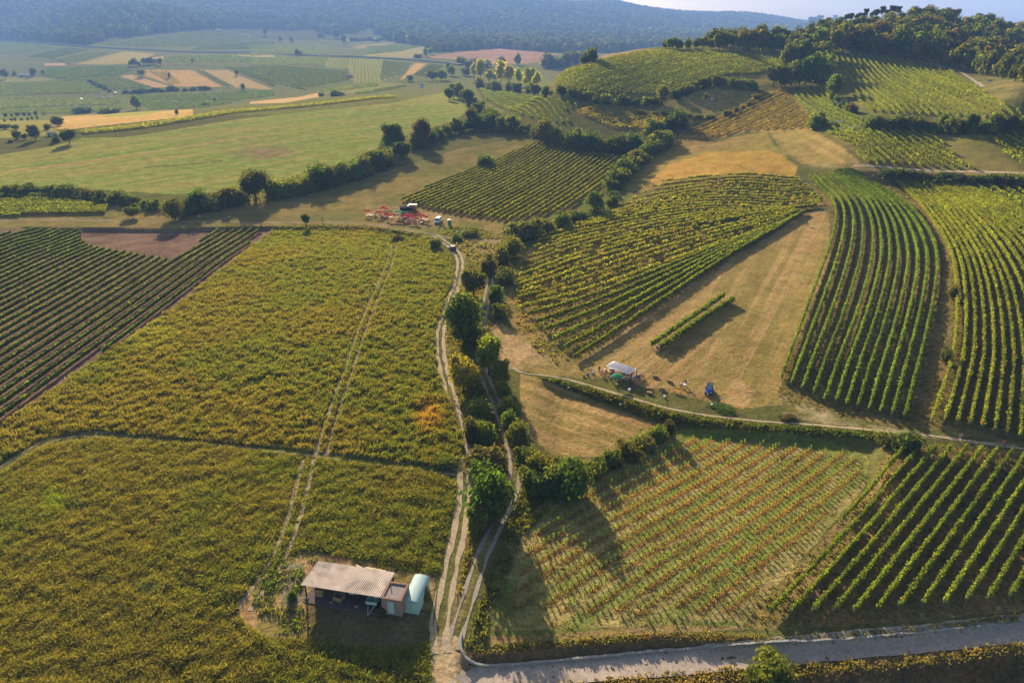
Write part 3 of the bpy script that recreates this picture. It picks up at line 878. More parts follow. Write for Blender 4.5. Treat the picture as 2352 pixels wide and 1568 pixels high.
def row_mesh(pl, h, w, dens, size, rng, autumn=.06, gaps=.05, z0=.35, core=True, seed=0, patchy=0.0, rust=0.0):
    """one trained row of vines along a world polyline (local to its first point)"""
    o = pl[0].copy()
    seg = np.hypot(*np.diff(pl[:, :2], axis=0).T); s = np.concatenate([[0], np.cumsum(seg)]); L = s[-1]
    n = max(6, int(L * dens))
    q = rng.uniform(0, L, n)
    vig = vnoise(q / 1.3, np.full(n, seed * 3.7), 5) * .6 + vnoise(q / 6, np.full(n, seed * 1.7), 6) * .4
    keep = vig > gaps + patchy * (vnoise(q / 9, np.full(n, seed * .9), 7) > .62)
    q = q[keep]; vig = vig[keep]; n = len(q)
    c = np.stack([np.interp(q, s, pl[:, k]) for k in range(3)], 1)
    d = np.gradient(pl[:, :2], axis=0); d /= np.maximum(np.hypot(*d.T), 1e-6)[:, None]
    dx = np.interp(q, s, d[:, 0]); dy = np.interp(q, s, d[:, 1]); nn = np.hypot(dx, dy); dx /= nn; dy /= nn
    lat = rng.normal(size=n) * w * .32 * (.6 + .8 * vig)
    top = h * (.78 + .36 * vig)
    t = rng.random(n) ** .65
    z = h * z0 + (top - h * z0) * t
    P = c + np.stack([-dy * lat, dx * lat, z], 1) - o
    V, Q = leaf_quads(P, size * rng.uniform(.7, 1.3, n), rng)
    col = leaf_tones(n, rng, .35, autumn)
    blk = vnoise(q / 2.5, np.full(n, seed * 2.3), 8)
    col *= (.8 + .4 * blk)[:, None]
    if rust > 0:
        lowr = (t < .35) & (rng.random(n) < rust)
        col[lowr] = np.array((2.4, .8, .6)) * rng.uniform(.5, 1.1, lowr.sum())[:, None]
    Vs = [V]; Qs = [Q]; Cs = [rep4(col)]
    if core:
        m = max(2, int(L / 1.2)); qq = np.linspace(0, L, m)
        cc = np.stack([np.interp(qq, s, pl[:, k]) for k in range(3)], 1) - o
        ddx = np.interp(qq, s, d[:, 0]); ddy = np.interp(qq, s, d[:, 1])
        vg = vnoise(qq / 1.3, np.full(m, seed * 3.7), 5) * .6 + vnoise(qq / 6, np.full(m, seed * 1.7), 6) * .4
        hw = w * .22; base = len(V)
        zb = h * (z0 + .08); zt = h * (.55 + .3 * vg)
        zt = np.where(vg > gaps + .1, zt, zb + .05)
        R = []
        for sx, zz in ((-hw, np.full(m, zb)), (hw, np.full(m, zb)), (hw * .6, zt), (-hw * .6, zt)):
            R.append(cc + np.stack([-ddy * sx, ddx * sx, zz], 1))
        Vs.append(np.concatenate(R)); i = base + np.arange(m - 1)
        for k in range(4):
            a = i + k * m; b = i + ((k + 1) % 4) * m
            Qs.append(np.stack([a, a + 1, b + 1, b], 1))
        Cs.append(np.full((4 * m, 3), .75))  # added inner core, toned darker like the shaded inside of the row
        # a trunk under the leaves every metre or so
        tq = np.arange(.5, L, 1.25)
        if len(tq) and z0 > .2:
            tc = np.stack([np.interp(tq, s, pl[:, k]) for k in range(3)], 1) - o
            tb = base + 4 * m; k = len(tq); r = .035
            for dxx, dyy in ((-r, -r), (r, r)):
                for zz in (-.05, h * .5):
                    pass
            T = np.stack([tc + (-r, -r, -.05), tc + (r, r, -.05), tc + (r, r, h * .5), tc + (-r, -r, h * .5)], 1).reshape(-1, 3)
            T2 = np.stack([tc + (-r, r, -.05), tc + (r, -r, -.05), tc + (r, -r, h * .5), tc + (-r, r, h * .5)], 1).reshape(-1, 3)
            Vs += [T, T2]; Qs += [tb + np.arange(4 * k).reshape(k, 4), tb + 4 * k + np.arange(4 * k).reshape(k, 4)]
            Cs.append(np.tile((.9, .55, .45), (8 * k, 1)))
    return o, np.concatenate(Vs), np.concatenate(Qs), np.concatenate(Cs)


def rows_straight(poly, a, b, spacing, ext=900, step=2.0, ylim=None, minlen=3.0, smin=None):
    """parallel rows through a picture polygon, all heading as the ground line from a to b"""
    pa, pb = at(*zip(a, b))
    d = (pb - pa)[:2]; d /= np.hypot(*d); nrm = np.array([-d[1], d[0]])
    pw = at(*np.array(poly, float).T)[:, :2]
    off = (pw - pa[:2]) @ nrm; al = (pw - pa[:2]) @ d
    rows = []
    k0 = int(math.floor(off.min() / spacing)); k1 = int(math.ceil(off.max() / spacing))
    t = np.arange(al.min() - 4, al.max() + 4, .8)
    for k in range(k0, k1 + 1):
        P = pa[:2] + d * t[:, None] + nrm * k * spacing
        Z = ground_z(P[:, 0], P[:, 1])
        x, y = project(P[:, 0], P[:, 1], Z)
        ins = inpoly(x, y, poly)
        if ylim: ins &= (P[:, 1] > ylim[0]) & (P[:, 1] < ylim[1])
        i = 0; n = len(t)
        while i < n:
            if not ins[i]: i += 1; continue
            j = i
            while j + 1 < n and ins[j + 1]: j += 1
            if (j - i) * .8 >= minlen:
                rr = resample(np.column_stack([P[i:j + 1], Z[i:j + 1]]), step)
                rr[:, 2] = ground_z(rr[:, 0], rr[:, 1])
                rows.append(rr)
            i = j + 1
    return rows


def rows_guided(guides, counts, step=1.5, poly=None, last=True):
    """rows between picture polylines: counts[i] rows from guide i up to guide i+1"""
    W = []
    for g in guides:
        l = line_px(g, .5, it=3)
        q = np.linspace(0, len(l) - 1, 160)
        W.append(np.stack([np.interp(q, np.arange(len(l)), l[:, k]) for k in (0, 1)], 1))
    rows = []
    for i, c in enumerate(counts):
        for k in range(c):
            t = k / c
            rows.append(W[i] * (1 - t) + W[i + 1] * t)
    if last: rows.append(W[-1])
    out = []
    for r in rows:
        r = resample(r, step)
        z = ground_z(r[:, 0], r[:, 1])
        r = np.column_stack([r, z])
        if poly is not None:
            x, y = project(r[:, 0], r[:, 1], z)
            ins = inpoly(x, y, poly)
            if ins.sum() < 4: continue
            idx = np.where(ins)[0]; r = r[idx[0]:idx[-1] + 1]
        out.append(r)
    return out


_pm = MB(); _pm.tube((0, 0, -.1), (0, 0, 2.1), .06, .05, 6)
POST = _pm.mesh('post', M['post'])
N_ROWS = 0


def vineyard(rows, where, color, h=1.7, w=.75, dens=45, size=.34, autumn=.06, gaps=.08, z0=.35, posts=0, side='left', patchy=0.0, rust=0.0, core=True, mingap=None):
    """every row is a thing of its own; its end posts are parts where they show"""
    global N_ROWS
    for i, r in enumerate(rows):
        rng = np.random.default_rng(1000 + N_ROWS)
        o, V, Q, c = row_mesh(r, h, w, dens, size, rng, autumn, gaps, z0, core, N_ROWS + 1, patchy, rust)
        tone = 1 + .12 * math.sin(N_ROWS * 1.7)
        ob = mobj('vine_row', mesh_np('vine_row', V, quads=Q, mats=[M['vine']], col=c), None, o, color=[k * tone for k in color])
        tag(ob, '%s vine row from the %s in the %s' % (ordinal(i + 1), side, where), 'vine row', 'vine rows of the ' + where)
        if posts:
            idx = [0, len(r) - 1] if posts == 1 else list(range(0, len(r), max(1, int(posts / max(.5, np.hypot(*(r[1] - r[0])[:2])))))) + [len(r) - 1]
            for k in idx:
                p = mobj('post', POST, ob, r[k] - o)
        N_ROWS += 1


def swap(rows, key): return sorted(rows, key=key)


def vx_of(r):
    m = r[len(r) // 2]; return project(m[0], m[1], m[2])[0]


def vy_of(r):
    m = r[len(r) // 2]; return project(m[0], m[1], m[2])[1]


VUNUSED = (.105, .135, .028); VLIGHT = (.15, .17, .03); VDARK = (.065, .095, .025); VYEL = (.18, .17, .035)
# left vineyard on plum-brown soil
PA = [(-30, 548), (62, 530), (190, 533), (187, 553), (215, 570), (390, 600), (405, 596), (508, 526), (614, 519), (562, 577), (424, 688), (0, 972), (-30, 995)]
vineyard(swap(rows_straight(PA, (0, 964), (600, 525), 3.15, step=2.5), vx_of), 'vineyard on brown soil at the left edge', (.085, .115, .03), h=1.55, w=.42, dens=34, size=.33, autumn=.03, rust=.75, z0=.2, posts=1)
# middle vineyard above the festival
PB = [(918, 463), (1000, 424), (1130, 372), (1245, 322), (1330, 347), (1422, 363), (1396, 405), (1372, 440), (1318, 478), (1238, 498), (1165, 510), (1050, 494), (975, 478)]
vineyard(swap(rows_straight(PB, (1148, 500), (1336, 385), 3.0, step=3), vx_of), 'vineyard above the red parasols', (.125, .14, .028), h=1.75, w=.5, dens=26, size=.45, autumn=.12)
# fan-shaped old vineyard beside the mown triangle
G = [[(1318, 828), (1440, 750), (1560, 668), (1700, 574), (1838, 496)], [(1192, 712), (1290, 690), (1400, 655), (1620, 575), (1850, 490)], [(1185, 655), (1350, 590), (1550, 535), (1800, 484)],
     [(1235, 552), (1400, 510), (1600, 475), (1885, 474)], [(1400, 492), (1550, 455), (1700, 436), (1870, 440)], [(1520, 420), (1640, 408), (1760, 406), (1850, 415)]]
vineyard(rows_guided(G[:2], [6], last=False), 'fan vineyard beside the mown triangle', (.115, .14, .026), h=1.75, w=.62, dens=40, size=.38, autumn=.06, posts=1, side='mown edge')
vineyard(rows_guided(G[1:], [6, 8, 6, 5], poly=VC), 'sparse old vineyard above the fan rows', (.145, .155, .03), h=1.7, w=.9, dens=22, size=.44, autumn=.10, gaps=.36, side='lower edge')
# the two rows left standing on the mown field
vineyard([line_px([(1496, 800), (1575, 746), (1662, 686)], 1), line_px([(1516, 808), (1600, 748), (1683, 696)], 1)], 'pair left standing on the mown triangle', (.085, .12, .025), h=2.0, w=.95, dens=85, size=.34, autumn=.04, posts=8, side='vineyard')
# curved rows on the right
GE = [[(1793, 876), (1816, 812), (1843, 740), (1873, 658), (1899, 589), (1914, 541), (1921, 492), (1910, 460), (1883, 436), (1859, 407)],
      [(1893, 925), (1925, 830), (1962, 740), (1990, 650), (2003, 590), (2004, 520), (1985, 470), (1950, 436), (1905, 400)],
      [(2075, 965), (2092, 896), (2121, 789), (2143, 685), (2151, 618), (2148, 573), (2124, 519), (2089, 479), (2039, 444), (1990, 417), (1945, 394)]]
vineyard(rows_guided(GE, [4, 7], step=1.2), 'curved vineyard right of the mown triangle', (.10, .145, .028), h=1.9, w=.42, dens=95, size=.24, autumn=.03, posts=14, z0=.3)
GF = [[(2138, 972), (2178, 858), (2194, 783), (2196, 690), (2190, 607), (2172, 558), (2140, 508), (2097, 455), (2052, 412)],
      [(2338, 1012), (2349, 836), (2344, 809), (2338, 740), (2319, 660), (2285, 585), (2231, 510), (2162, 444), (2110, 410)],
      [(2620, 1050), (2600, 860), (2560, 740), (2500, 640), (2430, 560), (2350, 500), (2270, 450), (2190, 420)]]
vineyard(rows_guided(GF, [7, 9], step=1.4), 'vineyard along the right edge', (.145, .165, .03), h=1.8, w=.46, dens=75, size=.26, autumn=.07, posts=16, gaps=.14, z0=.3)
vineyard(rows_straight([(2195, 425), (2260, 424), (2480, 440), (2480, 620), (2400, 600), (2300, 520)], (2070, 409), (2352, 583), 2.6, step=3), 'vineyard corner under the farm lane', (.13, .155, .03), h=1.7, w=.7, dens=20, size=.45, autumn=.05)
# lower right vineyard
PG = [(2068, 1027), (2352, 1042), (2480, 1050), (2480, 1372), (2330, 1383), (2240, 1388), (2050, 1408), (1850, 1422), (1765, 1418), (1722, 1412), (1842, 1296), (1978, 1150)]
vineyard(swap(rows_straight(PG, (1975, 1155), (1726, 1408), 1.85, step=1), vx_of), 'lower right vineyard above the road', (.125, .155, .026), h=1.7, w=.42, dens=120, size=.21, autumn=.05, gaps=.16, posts=7, z0=.3)
# upper right hillside
PVI = [(1912, 122), (2030, 131), (2120, 146), (2186, 168), (2236, 199), (2296, 236), (2352, 266), (2420, 300), (2352, 280), (2160, 268), (2062, 264), (1988, 258), (1960, 225), (1938, 180)]
vineyard(swap(rows_straight(PVI, (1990, 150), (2105, 241), 2.9, step=5, ylim=(200, 620), minlen=6), vx_of), 'big hillside vineyard below the wood', (.12, .14, .032), h=1.7, w=.55, dens=15, size=.48, autumn=.04, z0=.2, core=False)
vineyard(swap(rows_straight(VJ, (1846, 214), (1980, 292), 2.9, step=5), vx_of), 'narrow vineyard beside the terraces', (.105, .135, .03), h=1.7, w=.55, dens=17, size=.48, autumn=.03, z0=.2, core=False)
vineyard(swap(rows_straight([(1893, 304), (1990, 308), (2010, 302), (2140, 304), (2165, 332), (2200, 367), (2238, 393), (2130, 386), (1990, 377), (1948, 335)], (2063, 297), (2245, 396), 2.7, step=4), vx_of), 'vineyard under the dark hedge bank', (.145, .165, .03), h=1.75, w=.55, dens=19, size=.48, autumn=.06, z0=.25, core=False)
vineyard(swap(rows_straight([(2265, 318), (2352, 303), (2420, 315), (2420, 400), (2340, 385)], (2279, 323), (2352, 367), 2.8, step=4), vx_of), 'small vineyard by the right hedge', (.13, .155, .03), h=1.7, w=.8, dens=15, size=.54, z0=.25, core=False)
PVM = [(1268, 168), (1330, 156), (1390, 137), (1470, 120), (1560, 117), (1700, 121), (1800, 126), (1796, 150), (1740, 171), (1640, 177), (1530, 221), (1400, 217), (1300, 204), (1268, 193)]
vineyard(swap(rows_straight(PVM, (1538, 220), (1780, 161), 3.3, step=6, ylim=(250, 640), minlen=8), vy_of), 'wide vineyard on the crest', (.115, .135, .03), h=1.7, w=.6, dens=12, size=.55, autumn=.06, z0=.2, core=False, side='top')
vineyard(swap(rows_straight([(1322, 257), (1370, 243), (1450, 251), (1530, 266), (1638, 273), (1560, 294), (1500, 299), (1400, 294)], (1406, 282), (1524, 260), 3.4, step=4), vy_of), 'yellowing vineyard below the hut meadow', (.17, .16, .04), h=1.5, w=.8, dens=11, size=.55, autumn=.12, gaps=.28, side='top', core=False)
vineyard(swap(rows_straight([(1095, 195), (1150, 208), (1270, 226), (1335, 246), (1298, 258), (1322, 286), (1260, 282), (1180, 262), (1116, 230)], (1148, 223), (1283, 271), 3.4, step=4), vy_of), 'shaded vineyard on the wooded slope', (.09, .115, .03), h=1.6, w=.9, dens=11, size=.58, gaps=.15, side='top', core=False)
vineyard(swap(rows_straight([(-60, 462), (120, 458), (250, 476), (245, 491), (-60, 501)], (0, 487), (230, 484), 2.7, step=3), vy_of), 'short vineyard below the left meadow', (.13, .15, .032), h=1.6, w=.9, dens=24, size=.45, side='top')
# terraces: low clipped rows
vineyard(swap(rows_straight([(1562, 312), (1600, 292), (1680, 258), (1745, 219), (1798, 206), (1828, 237), (1864, 279), (1856, 297), (1720, 300), (1640, 317)], (1567, 312), (1766, 223), 4.6, step=4), vy_of), 'striped terrace vineyard', (.14, .12, .042), h=1.3, w=.7, dens=22, size=.5, autumn=.1, z0=.05, side='top', core=False)

# ------------------------------------------------------------------ the vineyards far down in the valley: one mass of rows
FARV = [
    (t1([(0, 335), (180, 348), (390, 395), (540, 410), (80, 475), (-100, 455)]), (200, 395), (80, 440), 5), (t1([(590, 412), (770, 430), (440, 505), (220, 490)]), (650, 420), (330, 490), 5),
    (t1([(800, 445), (960, 440), (700, 525), (460, 518)]), (900, 450), (560, 520), 5), (t1([(1400, 490), (2352, 452), (2352, 470), (1900, 475), (2300, 500), (2352, 535), (1410, 540)]), (1500, 490), (2200, 470), 6),
    (t1([(410, 585), (1000, 565), (1150, 598), (1000, 645), (470, 675), (360, 640)]), (420, 640), (1000, 610), 4.5), (t1([(510, 685), (1000, 655), (1290, 745), (1000, 765), (850, 720), (745, 690)]), (880, 680), (1200, 755), 4.5),
    (t1([(-100, 715), (735, 695), (890, 790), (-100, 825)]), (100, 780), (800, 750), 4), (t1([(1110, 822), (2352, 775), (2352, 825), (2000, 865), (1160, 855)]), (1200, 845), (2200, 800), 4),
    (t1([(1910, 575), (2352, 595), (2352, 750), (2040, 612)]), (1950, 585), (2352, 740), 4.5), (t1([(1680, 600), (1950, 745), (2000, 745), (1760, 610)]), (1700, 605), (1960, 745), 4.5),
    (t1([(1260, 612), (1420, 610), (1560, 715), (1480, 730)]), (1300, 620), (1520, 725), 5), (t1([(0, 840), (500, 850), (1080, 860), (1080, 890), (0, 930)]), (0, 900), (1000, 875), 4),
    (t1([(0, 940), (600, 930), (1080, 900), (1080, 930), (600, 975), (0, 975)]), (0, 960), (900, 915), 4), (t1([(1140, 870), (2000, 880), (1700, 930), (1300, 940)]), (1200, 900), (1900, 885), 4),
    (t2([(10, 495), (690, 493), (640, 552), (300, 560), (0, 560)]), (20, 550), (640, 510), 5), (t2([(0, 570), (300, 570), (830, 610), (850, 690), (500, 750), (360, 740), (0, 620)]), (50, 600), (700, 740), 5),
    (t2([(670, 510), (850, 510), (840, 575), (660, 555)]), (760, 512), (800, 575), 5), (t2([(870, 508), (1130, 515), (1100, 695), (895, 710), (870, 640)]), (950, 512), (950, 708), 5),
    (t2([(1140, 520), (1380, 540), (1320, 640), (1110, 690)]), (1350, 545), (1150, 690), 5), (t2([(1400, 640), (1560, 552), (1670, 562), (1500, 668)]), (1450, 655), (1610, 555), 5),
    (t2([(570, 772), (1090, 705), (1100, 740), (620, 790)]), (600, 780), (1080, 725), 4), (t2([(900, 800), (1340, 728), (1335, 742), (1000, 805)]), (910, 806), (1330, 735), 3.4),
    (t2([(200, 248), (380, 255), (400, 310), (220, 300)]), (230, 250), (290, 305), 7), (t2([(0, 385), (700, 390), (680, 460), (0, 480)]), (0, 440), (680, 400), 7), (t1([(850, 380), (1700, 270), (2200, 280), (2300, 330), (1600, 400), (1100, 400)]), (900, 395), (2200, 300), 8),
    (t1([(1700, 400), (2200, 355), (2352, 360), (2352, 420), (1650, 430)]), (1700, 420), (2352, 370), 8), (t1([(980, 300), (1130, 300), (960, 370), (860, 380)]), (1080, 300), (900, 375), 8),
    (t2([(1000, 400), (1480, 385), (1300, 440), (1010, 465)]), (1010, 440), (1450, 390), 6),
]
FV = []; FQ = []; FC = []; fn = 0
for k, (poly, a, b, sp) in enumerate(FARV):
    cv = t1 if max(p[0] for p in poly) < 640 and poly[0][0] < 640 and k < 14 or k in (24, 25, 26) else t2
    a, b = cv([a, b])
    rng = np.random.default_rng(300 + k)
    sp *= 1.25
    rr = rows_straight(poly, a, b, sp, step=10, ylim=(500, 2900), minlen=12)
    tone = np.array([(.075, .10, .03), (.06, .085, .026), (.09, .11, .032)][k % 3])
    if k in (10,): tone = np.array((.2, .17, .05))
    for i, r in enumerate(rr):
        o, V, Q, c = row_mesh(r, 1.8, .6, 3.6 if sp < 7.5 else 2.0, 1.0 if sp < 7.5 else 1.5, rng, .02, .05, .1, False, i)
        FV.append(V + o); FQ.append(Q + fn); FC.append(c * tone); fn += len(V)
for pl, n_, sp in [([(190, 306), (300, 296), (450, 272), (560, 256), (760, 238), (905, 224)], 6, 3.0)]:
    base = line_px(pl, 2, ymin=300)
    d = np.gradient(base[:, :2], axis=0); d /= np.hypot(*d.T)[:, None]
    for i in range(n_):
        r = base.copy(); r[:, :2] += np.stack([d[:, 1], -d[:, 0]], 1) * (i - 2.5) * sp
        r[:, 2] = ground_z(r[:, 0], r[:, 1])
        o, V, Q, c = row_mesh(r, 1.9, .9, 9, .75, RNG, .06, .1, .15, False, i)
        FV.append(V + o); FQ.append(Q + fn); FC.append(c * np.array((.15, .16, .035))); fn += len(V)
fv = mobj('far_vineyards', mesh_np('far_vineyards', np.concatenate(FV), quads=np.concatenate(FQ), mats=[M['vine']], col=np.concatenate(FC)), color=(1, 1, 1))
tag(fv, 'hazy vineyards in many narrow rows across the valley floor', 'vineyards', None, 'stuff')

# ------------------------------------------------------------------ crowns
def crown_mesh(name, seed, nl=26, nq=2000, size=.085, rx=.5, rz=.5, zc=.55, lob=.2, flat=0.0, mat='leaf', loose=.12):
    """leaf clumps over many lobes; the whole tree is about one unit tall"""
    rng = np.random.default_rng(seed)
    d = rng.normal(size=(nl, 3)); d /= np.linalg.norm(d, axis=1)[:, None]
    d[:, 2] = np.where((d[:, 2] < -.75), -d[:, 2], d[:, 2])
    r = rng.uniform(.3, .95, nl) * (.72 + .28 * np.sin(np.arctan2(d[:, 1], d[:, 0]) * 2 + rng.uniform(0, 6)))
    cen = d * r[:, None] * np.array((rx, rx, rz)) + np.array((0, 0, zc))
    lr = lob * rng.uniform(.45, 1.45, nl)
    if zc < .45: cen[:, 2] = np.abs(cen[:, 2] - .06) + .06
    k = rng.integers(0, nl, nq)
    n = rng.normal(size=(nq, 3)); n /= np.linalg.norm(n, axis=1)[:, None]
    n[:, 2] = np.where((n[:, 2] < -.2) & (rng.random(nq) < .6), -n[:, 2], n[:, 2])
    P = cen[k] + n * (lr[k] * rng.uniform(.6, 1.0 + loose, nq))[:, None] * np.array((1, 1, 1 - flat))
    out = P - np.array((0, 0, zc)); 
    P[:, 2] = np.maximum(P[:, 2], .02)
    V, Q = leaf_quads(P, size * rng.uniform(.6, 1.4, nq), rng, N=n)
    tone = rng.uniform(.75, 1.25, nl)[k] * rng.uniform(.75, 1.25, nq)
    hue = rng.uniform(-.12, .12, nl)[k]
    c = np.stack([tone * (1 + hue), tone, tone * (1 - hue)], 1)
    return mesh_np(name, V, quads=Q, mats=[M[mat]], col=rep4(c))


def trunk_mesh(name, seed, h=.6, r=.03, nb=5, spread=.3):
    rng = random.Random(seed); b = MB()
    pts = [Vector((0, 0, -.03))]
    for i in range(1, 5): pts.append(Vector((rng.uniform(-.015, .015), rng.uniform(-.015, .015), h * i / 4)))
    for i in range(4): b.tube(pts[i], pts[i + 1], r * (1.15 - .2 * i), r * (1.15 - .2 * (i + 1)), 7)
    for i in range(nb):
        a = 2 * PI * i / nb + rng.uniform(-.4, .4); k = rng.choice((2, 3))
        s = pts[k]; e = s + Vector((math.cos(a) * spread, math.sin(a) * spread, rng.uniform(.12, .3)))
        m = (s + e) / 2 + Vector((0, 0, .03))
        b.tube(s, m, r * .5, r * .35, 5); b.tube(m, e, r * .35, r * .12, 5)
    return b.mesh(name, M['bark'])


TREES = [(crown_mesh('crown', 20 + i, 38, 6500, .048, rx=.42, rz=.50, zc=.46, lob=.17, loose=.25), trunk_mesh('trunk', i, .5)) for i in range(4)]
FTREES = [(crown_mesh('crown', 40 + i, 26, 1800, .085, rx=.43, rz=.50, zc=.46, lob=.19, loose=.25), trunk_mesh('trunk', 10 + i, .5, .028, 4)) for i in range(4)]
POPL = [(crown_mesh('crown', 60 + i, 26, 1800, .055, rx=.17, rz=.46, zc=.54, lob=.11, loose=.3), trunk_mesh('trunk', 20 + i, .7, .016, 6, .1)) for i in range(3)]
PINES = [(crown_mesh('crown', 70 + i, 14, 900, .085, rx=.34, rz=.34, zc=.62, lob=.16, flat=.4), trunk_mesh('trunk', 30 + i, .7, .022, 5, .22)) for i in range(3)]
SHRUBS = [crown_mesh('shrub', 80 + i, 34, 3800, .062, rx=.52, rz=.6, zc=.22, lob=.17, loose=.45) for i in range(5)]
FSHRUBS = [crown_mesh('shrub', 90 + i, 22, 1100, .11, rx=.52, rz=.6, zc=.22, lob=.19, loose=.45) for i in range(4)]
NT = 0


def plant(kind, loc, w, h, color, label, cat, group=None, name=None):
    """a tree (trunk and crown) or a shrub of the given width and height in metres"""
    global NT
    NT += 1
    rng = random.Random(NT * 7 + 1)
    rz = rng.uniform(0, 6.28)
    jit = [c * rng.uniform(.88, 1.12) for c in color]
    if kind in ('shrub', 'fshrub'):
        me = (SHRUBS if kind == 'shrub' else FSHRUBS)[NT % (5 if kind == 'shrub' else 4)]
        o = mobj(name or 'shrub', me, None, loc, rz, (w, w * rng.uniform(.85, 1.15), h), jit)
        return tag(o, label, cat, group)
    src = {'tree': TREES, 'ftree': FTREES, 'poplar': POPL, 'pine': PINES}[kind]
    cm, tm = src[NT % len(src)]
    wx = {'poplar': .45, 'pine': 1.0}.get(kind, 1.0)
    t = thing(name or {'poplar': 'poplar_tree', 'pine': 'pine_tree'}.get(kind, 'tree'), label, cat, loc, rz, group)
    sc = (w / wx, w / wx, h)
    mobj('trunk', tm, t, scale=(h, h, h))
    mobj('crown', cm, t, scale=sc, color=jit)
    return t


def put(kind, x, ytop, ybase, wv, color, label, cat='tree', group=None, name=None, hk=1.0, **k):
    """picture x, top, foot and width of a plant -> where it stands and how big it is"""
    p = at1(x, ybase, **k); dep = depth_of(p)
    al = math.atan2(CAM_H - p[2], p[1])
    # seen from above, part of the picture height is the depth of the crown
    hv = (ybase - ytop) * dep / FOC; w = wv * dep / FOC
    h = max((hv - .42 * w * math.sin(al)) / math.cos(al), .42 * hv) * hk
    if 'shrub' in kind: h *= 1.3; w *= 1.12
    return plant(kind, p, w, max(h, .6), color, label, cat, group, name)


